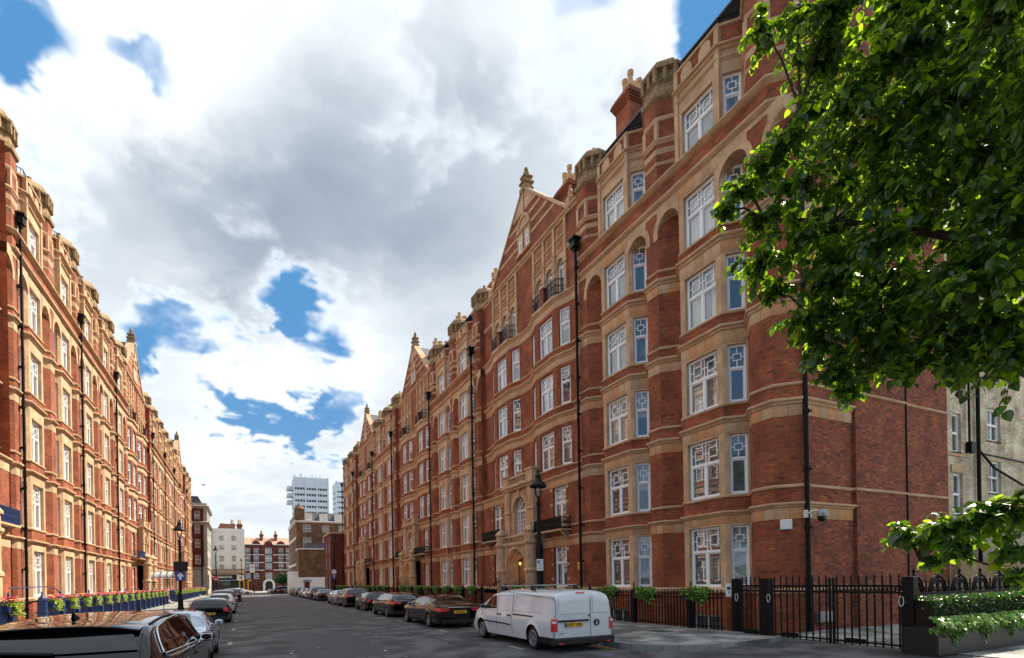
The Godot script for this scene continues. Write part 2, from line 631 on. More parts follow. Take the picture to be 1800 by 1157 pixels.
func materials() -> void:
	var dirt := noise_image(512, 0.010, Color(0.74, 0.71, 0.69), Color(1, 1, 1), 3, 6, 2.0)
	var dirt2 := noise_image(256, 0.03, Color(0.84, 0.82, 0.80), Color(1, 1, 1), 8, 5, 1.8)
	M.brick = brick_mat(Color(0.66, 0.35, 0.215), Color(0.56, 0.38, 0.285), 0.065, 1, dirt)
	M.sooty_brick = brick_mat(Color(0.60, 0.315, 0.20), Color(0.50, 0.35, 0.28), 0.13, 7, noise_image(256, 0.03, Color(0.80, 0.77, 0.76), Color(1, 1, 1), 13, 6, 1.6))
	M.brown_brick = brick_mat(Color(0.50, 0.37, 0.24), Color(0.46, 0.40, 0.33), 0.10, 2, dirt)
	M.cream_brick = brick_mat(Color(0.93, 0.875, 0.745), Color(0.80, 0.75, 0.64), 0.045, 4, dirt)
	M.red_brick = brick_mat(Color(0.47, 0.20, 0.155), Color(0.42, 0.28, 0.24), 0.08, 6, dirt)
	var st := noise_image(512, 0.02, Color(0.765, 0.625, 0.485), Color(0.87, 0.74, 0.595), 21, 5, 1.4)
	M.stone = tex_mat(st, 0.6, 0.85, dirt2)
	M.block = []
	for k in 4:
		var b: StandardMaterial3D = M.stone.duplicate()
		b.albedo_color = [Color(1, 1, 1), Color(1.0, 0.94, 0.88), Color(0.93, 0.90, 0.86), Color(1.0, 0.88, 0.78)][k]
		M.block.append(b)
	var dk := noise_image(512, 0.02, Color(0.52, 0.43, 0.31), Color(0.76, 0.65, 0.48), 22, 5, 1.6)
	M.old_stone = tex_mat(dk, 0.6, 0.9, dirt2)
	M.door_wood = mat(Color(0.58, 0.44, 0.28), 0.45)
	M.bulb = mat(Color(1, 0.85, 0.6), 0.5)
	M.bulb.emission_enabled = true
	M.bulb.emission = Color(1.0, 0.75, 0.4)
	M.bulb.emission_energy_multiplier = 4.0
	M.render_white = tex_mat(noise_image(256, 0.02, Color(0.90, 0.90, 0.89), Color(0.96, 0.96, 0.95), 61), 0.3, 0.85)
	M.old_grey = tex_mat(noise_image(256, 0.03, Color(0.52, 0.50, 0.46), Color(0.72, 0.70, 0.65), 62), 0.4, 0.9)
	M.tile_red = tex_mat(noise_image(128, 0.1, Color(0.50, 0.33, 0.26), Color(0.66, 0.47, 0.38), 63), 0.6, 0.85)
	M.tile_pale = tex_mat(noise_image(128, 0.1, Color(0.62, 0.48, 0.40), Color(0.75, 0.62, 0.54), 64), 0.6, 0.85)
	M.green_paint = mat(Color(0.05, 0.16, 0.10), 0.5)
	M.canopy = mat(Color(0.66, 0.68, 0.68), 0.4)
	M.awning = mat(Color(0.85, 0.33, 0.16), 0.8)
	M.tower_white = mat(Color(0.80, 0.84, 0.87), 0.7)
	M.tower_glass = mat(Color(0.25, 0.32, 0.38), 0.25)
	M.hoarding = tex_mat(noise_image(128, 0.03, Color(0.42, 0.38, 0.36), Color(0.48, 0.44, 0.42), 65), 0.3, 0.7)
	M.cardboard = mat(Color(0.62, 0.42, 0.27), 0.9)
	M.slate = tex_mat(noise_image(256, 0.05, Color(0.22, 0.24, 0.27), Color(0.36, 0.38, 0.41), 31), 0.7, 0.6)
	M.lead = mat(Color(0.17, 0.18, 0.20), 0.5)
	M.white = mat(Color(0.955, 0.955, 0.955), 0.35)
	M.off_white = mat(Color(0.84, 0.83, 0.80), 0.6)
	M.iron = mat(Color(0.10, 0.10, 0.11), 0.45)
	M.iron.albedo_color = Color(0.06, 0.06, 0.066)
	M.iron.metallic_specular = 0.3
	M.terracotta = tex_mat(noise_image(256, 0.03, Color(0.66, 0.46, 0.31), Color(0.80, 0.60, 0.43), 24), 0.8, 0.85, dirt2)
	M.blue_iron = mat(Color(0.12, 0.20, 0.38), 0.32)
	M.pipe = mat(Color(0.05, 0.052, 0.06), 0.45)
	M.pipe.metallic_specular = 0.3
	M.glass = mat(Color(0.85, 0.93, 0.97, 0.03), 0.0)
	M.glass.transparency = BaseMaterial3D.TRANSPARENCY_ALPHA
	M.dark_room = mat(Color(0.56, 0.53, 0.49), 0.9)
	M.blind = mat(Color(0.70, 0.69, 0.66), 0.9)
	M.curtain = mat(Color(0.72, 0.69, 0.64), 0.95)
	M.pot = tex_mat(noise_image(128, 0.05, Color(0.70, 0.55, 0.38), Color(0.86, 0.76, 0.60), 23), 0.8, 0.85)
	var asp := noise_image(512, 0.25, Color(0.31, 0.31, 0.315), Color(0.44, 0.44, 0.44), 41, 3, 2.2)
	var asp2 := noise_image(512, 0.012, Color(0.60, 0.60, 0.60), Color(1, 1, 1), 42, 6, 3.0)
	M.asphalt = tex_mat(asp, 0.9, 0.85, asp2)
	M.patch = tex_mat(asp, 0.7, 0.8)
	M.patch.albedo_color = Color(0.72, 0.72, 0.73)
	var pv := noise_image(512, 0.05, Color(0.56, 0.57, 0.56), Color(0.68, 0.68, 0.66), 43, 5, 1.8)
	M.tar = mat(Color(0.19, 0.19, 0.195), 0.7)
	M.paving = tex_mat(pv, 0.5, 0.85, asp2)
	M.slabs = []
	for k in 4:
		var b: StandardMaterial3D = M.paving.duplicate()
		b.albedo_color = [Color(1, 1, 1), Color(0.93, 0.94, 0.95), Color(1.0, 0.98, 0.95), Color(0.88, 0.88, 0.87)][k]
		M.slabs.append(b)
	M.kerb = tex_mat(pv, 0.8, 0.8)
	M.kerb.albedo_color = Color(0.88, 0.87, 0.86)
	M.ground = mat(Color(0.30, 0.29, 0.27), 0.95)
	M.paint_line = mat(Color(0.60, 0.60, 0.58), 0.8)
	M.yellow_line = mat(Color(0.62, 0.52, 0.20), 0.7)
	M.soil = mat(Color(0.13, 0.09, 0.06), 1.0)
	M.tyre = mat(Color(0.05, 0.05, 0.05), 0.75)
	M.rim = mat(Color(0.55, 0.56, 0.58), 0.38, 0.55)
	M.dark_rim = mat(Color(0.2, 0.2, 0.21), 0.3, 0.7)
	M.black = mat(Color(0.02, 0.02, 0.022), 0.6)
	M.trim = mat(Color(0.06, 0.06, 0.065), 0.5)
	M.chrome = mat(Color(0.85, 0.86, 0.88), 0.08, 1.0)
	M.car_glass = mat(Color(0.025, 0.03, 0.034), 0.02)
	M.car_glass.metallic_specular = 0.6
	M.tail = mat(Color(0.80, 0.04, 0.035), 0.1)
	M.tail.clearcoat_enabled = true
	M.tail.clearcoat = 1.0
	M.plate_y = mat(Color(0.92, 0.70, 0.06), 0.4)
	M.ink = mat(Color(0.02, 0.02, 0.02), 0.6)
	M.sign_white = mat(Color(0.88, 0.88, 0.88), 0.4)
	M.sign_blue = mat(Color(0.03, 0.22, 0.58), 0.4)
	M.sign_red = mat(Color(0.75, 0.05, 0.05), 0.4)
	M.sign_yellow = mat(Color(0.95, 0.78, 0.02), 0.4)
	M.leaf = leaf_mat(Color(0.135, 0.24, 0.075), Color(0.34, 0.47, 0.07))
	M.leaf2 = leaf_mat(Color(0.165, 0.28, 0.085), Color(0.55, 0.70, 0.10))
	M.hedge = leaf_mat(Color(0.12, 0.23, 0.07), Color(0.2, 0.35, 0.06))
	M.leaf3 = leaf_mat(Color(0.30, 0.42, 0.10), Color(0.75, 0.90, 0.14))
	M.ivy = leaf_mat(Color(0.23, 0.40, 0.16), Color(0.22, 0.4, 0.1))
	M.trail = leaf_mat(Color(0.42, 0.54, 0.25), Color(0.3, 0.45, 0.15))
	M.trail_bright = leaf_mat(Color(0.55, 0.60, 0.26), Color(0.5, 0.6, 0.2))
	M.bark = tex_mat(noise_image(256, 0.04, Color(0.16, 0.13, 0.10), Color(0.30, 0.25, 0.20), 51), 1.5, 0.95)
	M.flower = [mat(Color(0.80, 0.08, 0.35), 0.7), mat(Color(0.88, 0.62, 0.82), 0.7), mat(Color(0.92, 0.74, 0.18), 0.7), mat(Color(0.80, 0.18, 0.16), 0.7)]

func leaf_mat(c: Color, back: Color) -> StandardMaterial3D:
	var m := mat(c, 0.34)
	m.backlight_enabled = true
	m.backlight = back
	m.cull_mode = BaseMaterial3D.CULL_DISABLED
	return m

func lettering(text: String, height: float, depth := 0.004, font := "Droid Sans", bold := true) -> TextMesh:
	var t := TextMesh.new()
	var f := SystemFont.new()
	f.font_names = PackedStringArray([font])
	f.font_weight = 700 if bold else 400
	t.font = f
	t.text = text
	t.font_size = 64
	t.pixel_size = height / 64.0 / 0.72
	t.depth = depth
	return t

# ------------------------------------------------------------------ the mansion blocks
const SILL := [1.40, 4.70, 7.94, 11.17, 14.31, 17.75]
const WTOP := [3.62, 6.83, 9.98, 13.18, 16.30, 19.55]
const CB := [3.96, 7.23, 10.50, 13.68, 16.83, 20.06]
const CT := [4.12, 7.43, 10.71, 13.92, 17.72, 20.54]
const TOP := 21.3
const BACK := -8.6
var win_cache := {}

func bars_box(mb: MB, x0: float, x1: float, y0: float, y1: float, z0: float, z1: float) -> void:
	mb.box(Vector3(minf(x0, x1), minf(y0, y1), z0), Vector3(maxf(x0, x1), maxf(y0, y1), z1))

# window meshes in their own frame: x from 0 to w, y from 0 to h, z 0 is the outer face of the frame
func window_shapes(w: float, h: float, lights: int, tracery := true) -> Dictionary:
	var key := "%.2f_%.2f_%d_%s" % [w, h, lights, tracery]
	if win_cache.has(key):
		return win_cache[key]
	var fr := MB.new()
	var t := 0.085
	var ty := h * 0.60
	fr.cbox(Vector3(0, 0, -0.08), Vector3(t, h, 0), 0.012)
	fr.cbox(Vector3(w - t, 0, -0.08), Vector3(w, h, 0), 0.012)
	fr.cbox(Vector3(t, 0, -0.08), Vector3(w - t, t, 0), 0.012)
	fr.cbox(Vector3(t, h - t, -0.08), Vector3(w - t, h, 0), 0.012)
	fr.cbox(Vector3(t, ty - 0.05, -0.08), Vector3(w - t, ty + 0.05, 0.012), 0.012)
	if lights == 2:
		fr.cbox(Vector3(w / 2 - 0.045, t, -0.08), Vector3(w / 2 + 0.045, ty - 0.05, 0.004), 0.012)
	fr.box(Vector3(-0.03, -0.05, -0.1), Vector3(w + 0.03, 0.0, 0.03))
	# sash edges inside the frame
	var s := 0.035
	var cells := [[t, w - t]] if lights == 1 else [[t, w / 2 - 0.045], [w / 2 + 0.045, w - t]]
	for c: Array in cells:
		fr.box(Vector3(c[0], t, -0.07), Vector3(c[0] + s, ty - 0.05, -0.02))
		fr.box(Vector3(c[1] - s, t, -0.07), Vector3(c[1], ty - 0.05, -0.02))
		fr.box(Vector3(c[0] + s, t, -0.07), Vector3(c[1] - s, t + s, -0.02))
		fr.box(Vector3(c[0] + s, ty - 0.05 - s, -0.07), Vector3(c[1] - s, ty - 0.05, -0.02))
	var tr := MB.new()
	var b := 0.034
	var y0 := ty + 0.05
	var y1 := h - t
	var ym := (y0 + y1) / 2
	if tracery:
		var half := [[t, w - t]] if lights == 1 else [[t, w / 2], [w / 2, w - t]]
		if lights == 2:
			bars_box(tr, w / 2 - b / 2, w / 2 + b / 2, y0, y1, -0.065, -0.025)
		for c: Array in half:
			var xm: float = (c[0] + c[1]) / 2
			var q := minf((c[1] - c[0]) * 0.25, (y1 - y0) * 0.27)
			var qy := minf((y1 - y0) * 0.26, q * 1.15)
			bars_box(tr, xm - q - b, xm - q, ym - qy, ym + qy, -0.065, -0.025)
			bars_box(tr, xm + q, xm + q + b, ym - qy, ym + qy, -0.065, -0.025)
			bars_box(tr, xm - q, xm + q, ym - qy, ym - qy + b, -0.064, -0.026)
			bars_box(tr, xm - q, xm + q, ym + qy - b, ym + qy, -0.064, -0.026)
			bars_box(tr, c[0], xm - q - b, ym - b / 2, ym + b / 2, -0.063, -0.027)
			bars_box(tr, xm + q + b, c[1], ym - b / 2, ym + b / 2, -0.063, -0.027)
			if lights == 1:
				bars_box(tr, xm - b / 2, xm + b / 2, y0, ym - qy, -0.065, -0.025)
				bars_box(tr, xm - b / 2, xm + b / 2, ym + qy, y1, -0.065, -0.025)
			else:
				bars_box(tr, xm - q - b, xm - q, y0, ym - qy, -0.065, -0.025)
				bars_box(tr, xm + q, xm + q + b, ym + qy, y1, -0.065, -0.025)
	else:
		bars_box(tr, w / 2 - b / 2, w / 2 + b / 2, y0, y1, -0.065, -0.025)
	var gl := MB.new()
	for z: float in [-0.045, -0.053, -0.061, -0.069]:
		gl.quad(Vector3(t, t, z), Vector3(w - t, t, z), Vector3(w - t, h - t, z), Vector3(t, h - t, z), Vector3.BACK)
	var bl := MB.new()
	bl.box(Vector3(0.04, 0.05, -0.16), Vector3(w - 0.04, h - 0.04, -0.15))
	var hb := MB.new()
	hb.box(Vector3(0.04, h * 0.45, -0.16), Vector3(w - 0.04, h - 0.04, -0.15))
	var cu := MB.new()
	for side: int in [0, 1]:
		var row0 := PackedVector3Array()
		var row1 := PackedVector3Array()
		for k in 13:
			var x := k / 12.0 * w * 0.34
			if side:
				x = w - x
			row0.append(Vector3(x, 0.0, -0.22 + 0.035 * sin(k * 2.1)))
			row1.append(Vector3(x, h, -0.22 + 0.025 * sin(k * 2.1 + 0.3)))
		cu.grid([row0, row1], Vector3.BACK)
	win_cache[key] = {"frame": fr.mesh(), "tracery": tr.mesh(), "pane": gl.mesh(), "hangings": [bl.mesh(), hb.mesh(), cu.mesh()]}
	return win_cache[key]

func window(root: Node3D, w: float, h: float, lights: int, at: Transform3D, bare := 0.62, tracery := true) -> MeshInstance3D:
	var s := window_shapes(w, h, lights, tracery)
	var f := part("window", s.frame, M.white, root, at)
	part("tracery", s.tracery, M.white, f)
	part("pane", s.pane, M.glass, f)
	if rng.randf() > bare:
		var k := rng.randi_range(0, 2)
		part("blind" if k < 2 else "curtain", s.hangings[k], M.blind if k < 2 else M.curtain, f)
	return f

# frame standing on a plan segment, u metres along it, recessed
func on_seg(a: Vector2, b: Vector2, u: float, y: float, rec: float) -> Transform3D:
	var d := (b - a).normalized()
	var nr := Vector3(-d.y, 0, d.x)
	return Transform3D(Basis(Vector3(d.x, 0, d.y), Vector3.UP, nr), Vector3(a.x + d.x * u, y, a.y + d.y * u) - nr * rec)

func cornice_prof(y0: float, y1: float, o: float) -> Array:
	var h := y1 - y0
	return [Vector2(0.0, y0), Vector2(o * 0.35, y0 + h * 0.12), Vector2(o * 0.45, y0 + h * 0.42), Vector2(o * 0.95, y0 + h * 0.58), Vector2(o, y0 + h * 0.86), Vector2(o * 0.8, y1), Vector2(0.0, y1)]

func sub_plan(p: PackedVector2Array, i: int, j: int) -> PackedVector2Array:
	return p.slice(i, j + 1)

# stone blocks laid in a row over a plan segment, each a piece of its own (or joined into mb)
func blocks(root: Node3D, a: Vector2, b: Vector2, y0: float, y1: float, count: int, mb: MB, proud := 0.012, slant := 0.0) -> void:
	var len := a.distance_to(b)
	var f := on_seg(a, b, 0, 0, 0)
	for k in count:
		var x0 := len * k / count + 0.004
		var x1 := len * (k + 1) / count - 0.004
		if mb:
			mb.box(Vector3(x0, y0, -0.05), Vector3(x1, y1, proud), f)
		else:
			var m := MB.new()
			m.cbox(Vector3(0, 0, -0.05), Vector3(x1 - x0, y1 - y0, proud + rng.randf() * 0.006), 0.008)
			part("stone_block", m, M.block[rng.randi_range(0, 3)], root, f * Transform3D(Basis(), Vector3(x0, y0, 0)))

func turret_cap(root: Node3D, cx: float, at_z: float, mstone: Material) -> void:
	var ring := func(k: float) -> PackedVector2Array:
		var r := PackedVector2Array()
		for q: Vector2 in [Vector2(-0.36, 0.62), Vector2(0.36, 0.62), Vector2(0.93, 0.05), Vector2(0.93, -0.6), Vector2(0.36, -1.1), Vector2(-0.36, -1.1), Vector2(-0.93, -0.6), Vector2(-0.93, 0.05)]:
			r.append((q + Vector2(0, 0.2)) * k + Vector2(0, -0.2))
		return r
	var mb := MB.new()
	var prof := [[0.98, 21.15], [1.12, 21.25], [1.14, 21.42], [1.0, 21.5], [0.96, 21.85], [1.1, 21.93], [0.9, 22.0], [0.88, 22.38], [1.1, 22.44], [1.12, 22.54], [0.98, 22.62], [0.84, 22.86], [0.62, 23.05], [0.34, 23.18], [0.08, 23.22]]
	for i in prof.size() - 1:
		var ra: PackedVector2Array = ring.call(prof[i][0])
		var rb: PackedVector2Array = ring.call(prof[i + 1][0])
		for k in 8:
			var a := ra[k]
			var b := ra[(k + 1) % 8]
			var c := rb[(k + 1) % 8]
			var d := rb[k]
			var mid := (a + b) * 0.5 + Vector2(0, 0.2)
			var dy: float = prof[i + 1][1] - prof[i][1]
			mb.quad(Vector3(a.x, prof[i][1], a.y), Vector3(b.x, prof[i][1], b.y), Vector3(c.x, prof[i + 1][1], c.y), Vector3(d.x, prof[i + 1][1], d.y), Vector3(mid.x, 0, mid.y).normalized() * (dy + 0.01) + Vector3(0, prof[i][0] - prof[i + 1][0], 0))
	# little piers round the drum
	var o: PackedVector2Array = ring.call(1.0)
	for k in 8:
		for t: float in [0.0, 0.5]:
			var p := o[k].lerp(o[(k + 1) % 8], t)
			mb.box(Vector3(p.x - 0.07, 21.93, p.y - 0.07), Vector3(p.x + 0.07, 22.45, p.y + 0.07))
	var cap := part("turret_cap", mb, mstone, root, Transform3D(Basis(), Vector3(cx, 0, at_z)))
	var fin := MB.new()
	fin.lathe([Vector2(0.1, 23.18), Vector2(0.12, 23.24), Vector2(0.06, 23.28), Vector2(0.11, 23.36), Vector2(0.1, 23.44), Vector2(0.0, 23.5)], 8)
	part("finial", fin, mstone, cap, Transform3D(Basis(), Vector3(0, 0, -0.2)))

func drainpipe(root: Node3D, x: float, z: float, y0: float, y1: float, r := 0.07) -> void:
	var mb := MB.new()
	mb.tube([Vector3(0, y0, 0), Vector3(0, y1, 0)], r, 8)
	var y := y0 + 1.4
	while y < y1:
		mb.tube([Vector3(0, y, 0), Vector3(0, y + 0.14, 0)], r * 1.3, 8)
		mb.box(Vector3(-0.12, y + 0.03, -0.12), Vector3(0.12, y + 0.1, 0.0))
		y += 1.83
	var p := part("drainpipe", mb, M.pipe, root, Transform3D(Basis(), Vector3(x, 0, z)))
	var hop := MB.new()
	hop.cbox(Vector3(-0.2, y1, -0.14), Vector3(0.2, y1 + 0.4, 0.2), 0.02)
	hop.box(Vector3(-0.26, y1 + 0.38, -0.16), Vector3(0.26, y1 + 0.5, 0.26))
	hop.box(Vector3(-0.12, y1 - 0.14, -0.1), Vector3(0.12, y1, 0.12))
	part("hopper", hop, M.pipe, p, Transform3D(Basis.from_scale(Vector3(r / 0.07, 1, r / 0.07))))

func chimney(root: Node3D, at: Vector3, w: float, d: float, h: float, pots: int) -> void:
	var mb := MB.new()
	mb.box(Vector3(-w / 2, 0, -d / 2), Vector3(w / 2, h - 0.7, d / 2))
	for k in 4:
		var e := 0.05 * (k + 1)
		mb.box(Vector3(-w / 2 - e, h - 0.7 + k * 0.1, -d / 2 - e), Vector3(w / 2 + e, h - 0.6 + k * 0.1, d / 2 + e))
	for k in 3:
		var e := 0.16 - 0.06 * k
		mb.box(Vector3(-w / 2 - e, h - 0.3 + k * 0.1, -d / 2 - e), Vector3(w / 2 + e, h - 0.2 + k * 0.1, d / 2 + e))
	mb.box(Vector3(-w / 2 - 0.06, h * 0.3, -d / 2 - 0.06), Vector3(w / 2 + 0.06, h * 0.3 + 0.12, d / 2 + 0.06))
	var c := part("chimney", mb, M.brick, root, Transform3D(Basis(), at))
	var pm := MB.new()
	pm.lathe([Vector2(0.17, 0), Vector2(0.15, 0.1), Vector2(0.125, 0.65), Vector2(0.16, 0.7), Vector2(0.17, 0.84), Vector2(0.12, 0.86), Vector2(0.11, 0.3)], 10)
	var pmesh := pm.mesh()
	for k in pots:
		var s := 1.0 + 0.12 * ((k * 7) % 3)
		part("chimney_pot", pmesh, M.pot, c, Transform3D(Basis().scaled(Vector3(1, s, 1)), Vector3((k % 2 - 0.5) * w * 0.4, h, (k / 2 - (pots / 2 - 1) * 0.5) * d / maxf(pots / 2, 1) * 0.9)))

# Bay section in the block's own frame: x along the street, z out of the front plane.
# piers: list of [x0, x1] from low x to high x; bays stand between them, V-shaped recesses of depth 0.6 on both sides.
func bay_section(root: Node3D, piers: Array, first_cant: bool, last_cant: bool, fine: bool, pipes := [], pipe_far_low := true, caps := true) -> void:
	var plan := PackedVector2Array()
	var kinds := []   # per segment
	if first_cant:
		plan.append(Vector2(piers[0][0] - 0.6, -0.6))
		kinds.append("pc")
	for i in piers.size():
		plan.append(Vector2(piers[i][0], 0))
		kinds.append("p")
		plan.append(Vector2(piers[i][1], 0))
		if i < piers.size() - 1:
			var a: float = piers[i][1]
			var b: float = piers[i + 1][0]
			kinds.append("pc")
			plan.append(Vector2(a + 0.6, -0.6))
			kinds.append("bc")
			plan.append(Vector2(a + 1.2, 0))
			kinds.append("b")
			plan.append(Vector2(b - 1.2, 0))
			kinds.append("bc")
			plan.append(Vector2(b - 0.6, -0.6))
			kinds.append("pc")
	if last_cant:
		kinds.append("pc")
		plan.append(Vector2(piers[-1][1] + 0.6, -0.6))
	var nseg := kinds.size()
	var brick := MB.new()
	var bands := MB.new()
	for k in nseg:
		if kinds[k] == "b":
			brick.wall(plan[k], plan[k + 1], -2.2, 1.28, [[0.3, 1.7, -1.25, 0.42]], 0.2)
			window(root, 1.4, 1.67, 2, on_seg(plan[k], plan[k + 1], 0.3, -1.25, 0.12), 0.6, false)
		else:
			brick.wall(plan[k], plan[k + 1], -2.2, 1.28)
	# plinth course and basement lights
	var pl := MB.new()
	pl.sweep(plan, [Vector2(0, 1.2), Vector2(0.07, 1.24), Vector2(0.08, 1.34), Vector2(0.03, 1.40), Vector2(0, 1.40)])
	part("plinth_course", pl, M.stone, root)
	for f in 6:
		var ys: float = SILL[f]
		var yw: float = WTOP[f]
		var yc: float = CB[f]
		var yct: float = CT[f]
		var stone := MB.new()
		for k in nseg:
			var a := plan[k]
			var b := plan[k + 1]
			match kinds[k]:
				"p", "pc":
					if f == 5:
						continue
					if f == 4:
						brick.wall(a, b, ys, CB[4])
					else:
						brick.wall(a, b, ys, yc - 0.36)
						var cnt := 2
						if fine:
							blocks(root, a, b, yc - 0.36, yc, cnt, null)
						else:
							blocks(root, a, b, yc - 0.36, yc, cnt, bands)
						brick.wall(a, b, yc - 0.36, yc)
				"b":
					var len := a.distance_to(b)
					var jw := 0.24
					stone.wall(a, b, ys, yw + 0.02, [[jw, len - jw, ys, yw]], 0.2)
					stone.wall(a, b, yw + 0.02, yc)
					if fine and f < 5:
						blocks(root, a, b, yw + 0.06, yc, 5, null, 0.01)
					window(root, len - jw * 2, yw - ys, 2, on_seg(a, b, jw, ys, 0.13))
				"bc":
					var len := a.distance_to(b)
					var at_low: bool = kinds[k + 1] == "b" if k + 1 < nseg else false
					var u0 := 0.17 if not at_low else len - 0.79
					stone.wall(a, b, ys, yw + 0.02, [[u0, u0 + 0.62, ys, yw]], 0.16)
					stone.wall(a, b, yw + 0.02, yc)
					if fine and f < 4:
						blocks(root, a, b, yw + 0.06, yc, 2, null, 0.01)
					window(root, 0.62, yw - ys, 1, on_seg(a, b, u0, ys, 0.11))
					if not at_low:
						part("bay_surround", stone, M.stone, root)
						stone = MB.new()
		if f < 4:
			var c := MB.new()
			c.sweep(plan, cornice_prof(yc, yct, 0.15))
			part("cornice", c, M.stone, root)
			for k in nseg:
				brick.wall(plan[k], plan[k + 1], yct - 0.01, SILL[f + 1] - 0.1)
			var s := MB.new()
			s.sweep(plan, [Vector2(0, SILL[f + 1] - 0.11), Vector2(0.05, SILL[f + 1] - 0.09), Vector2(0.06, SILL[f + 1] - 0.03), Vector2(0.02, SILL[f + 1]), Vector2(-0.2, SILL[f + 1])])
			part("sill_course", s, M.stone, root)
	if bands.ix.size():
		part("stone_band", bands, M.stone, root).set_meta("kind", "stuff")
	# arches over the recesses of the fifth storey, the stone band and the great cornice
	var zf := 0.02
	var y_sp := 15.75
	for i in piers.size():
		var arch := MB.new()
		for s: int in [-1, 1]:
			if (i == 0 and s < 0) or (i == piers.size() - 1 and s > 0):
				if not ((s < 0 and first_cant) or (s > 0 and last_cant)):
					continue
			var half_only := (i == 0 and s < 0) or (i == piers.size() - 1 and s > 0)
			var edge: float = piers[i][1] if s > 0 else piers[i][0]
			var cx := edge + s * 0.6
			var pts := PackedVector2Array()
			var N := 14
			var a_end := PI if not half_only else PI / 2
			for q in N + 1:
				var t := a_end * q / N
				pts.append(Vector2(cx - s * 0.6 * cos(t), y_sp + 0.62 * sin(t)))
			if not half_only:
				pts.append(Vector2(cx + s * 0.6, 16.83))
			else:
				pts.append(Vector2(cx, 16.83))
			pts.append(Vector2(edge, 16.83))
			arch.slab(pts, -0.56, zf)
			# ring on the pier face
			var ring := PackedVector2Array()
			for q in 8:
				var t := PI / 2 * q / 7.0 * 0.98
				var p := Vector2(cx - s * (0.6 + 0.24) * cos(t), y_sp + (0.62 + 0.3) * sin(t))
				if s * (edge - p.x) >= -0.001:
					ring.append(p)
			ring.append(Vector2(edge, ring[ring.size() - 1].y))
			ring.append(Vector2(edge, y_sp - 0.2))
			ring.append(Vector2(edge - s * 0.24, y_sp - 0.2))
			arch.slab(ring, 0.0, zf)
		arch.box(Vector3(piers[i][0], 16.62, -0.1), Vector3(piers[i][1], 16.83, zf))
		part("arch_course", arch, M.stone, root)
	var x_lo: float = plan[0].x
	var x_hi: float = plan[plan.size() - 1].x
	if first_cant: x_lo = piers[0][0]
	if last_cant: x_hi = piers[-1][1]
	var flat := PackedVector2Array([Vector2(x_lo, 0), Vector2(x_hi, 0)])
	if first_cant:
		flat.insert(0, Vector2(x_lo - 0.6, -0.6))
		brick.wall(Vector2(x_lo - 0.6, -0.6), Vector2(x_lo, 0.01), 16.0, 17.6)
	if last_cant:
		flat.append(Vector2(x_hi + 0.6, -0.6))
	brick.box(Vector3(x_lo, 16.83, -0.9), Vector3(x_hi, 17.6, 0.01))
	if last_cant:
		brick.wall(Vector2(x_hi, 0.01), Vector2(x_hi + 0.6, -0.6), 16.0, 17.6)
	var gc := MB.new()
	gc.sweep(flat, [Vector2(0.0, 16.78), Vector2(0.08, 16.83), Vector2(0.16, 16.90), Vector2(0.17, 16.97), Vector2(0.01, 16.99)])
	gc.sweep(flat, [Vector2(0.01, 17.55), Vector2(0.1, 17.6), Vector2(0.2, 17.68), Vector2(0.2, 17.74), Vector2(-0.62, 17.75)])
	part("great_cornice", gc, M.stone, root)
	# top storey: bays with parapets, turrets on the piers
	for k in nseg:
		if kinds[k] in ["b", "bc"]:
			brick.wall(plan[k], plan[k + 1], 20.5, TOP - 0.1)
	var k0 := 0
	while k0 < nseg:
		if kinds[k0] == "bc":
			var sub := sub_plan(plan, k0, k0 + 3)
			var par := MB.new()
			par.sweep(sub, cornice_prof(20.0, 20.12, 0.08))
			par.sweep(sub, cornice_prof(20.36, 20.56, 0.18))
			for q in 3:
				par.wall(sub[q], sub[q + 1], 20.06, 20.4)
			par.sweep(sub, [Vector2(0, TOP - 0.12), Vector2(0.07, TOP - 0.1), Vector2(0.08, TOP - 0.02), Vector2(0.0, TOP + 0.02), Vector2(-0.25, TOP), Vector2(-0.25, TOP - 0.5)])
			# slim stone shafts on the angles of the bay
			for e: int in [1, 2]:
				var p := sub[e]
				par.box(Vector3(p.x - 0.1, 17.75, p.y - 0.12), Vector3(p.x + 0.1, TOP, p.y + 0.05))
			# arched notch with stone lining in the parapet
			var mx := (sub[1].x + sub[2].x) * 0.5
			for sx: float in [-0.45, 0.45]:
				par.slab(PackedVector2Array([Vector2(mx + sx - 0.28, 20.62), Vector2(mx + sx + 0.28, 20.62), Vector2(mx + sx + 0.28, 21.0), Vector2(mx + sx + 0.16, 21.16), Vector2(mx + sx, 21.22), Vector2(mx + sx - 0.16, 21.16), Vector2(mx + sx - 0.28, 21.0)]), -0.02, 0.035)
			# iron guard along the parapet, then the attic behind it
			var g := MB.new()
			var gp := MB.offset(sub, -0.12)
			for q in 3:
				var a := Vector3(gp[q].x, TOP + 0.36, gp[q].y)
				var b := Vector3(gp[q + 1].x, TOP + 0.36, gp[q + 1].y)
				bar(g, a, b, 0.035, 0.03)
				var n := int(a.distance_to(b) / 0.14)
				for j in n:
					var c := a.lerp(b, (j + 0.5) / n)
					g.box(Vector3(c.x - 0.009, TOP - 0.02, c.z - 0.009), Vector3(c.x + 0.009, TOP + 0.36, c.z + 0.009))
			part("guard_rail", g, M.iron, root)
			part("parapet", par, M.stone, root)
			k0 += 3
		else:
			k0 += 1
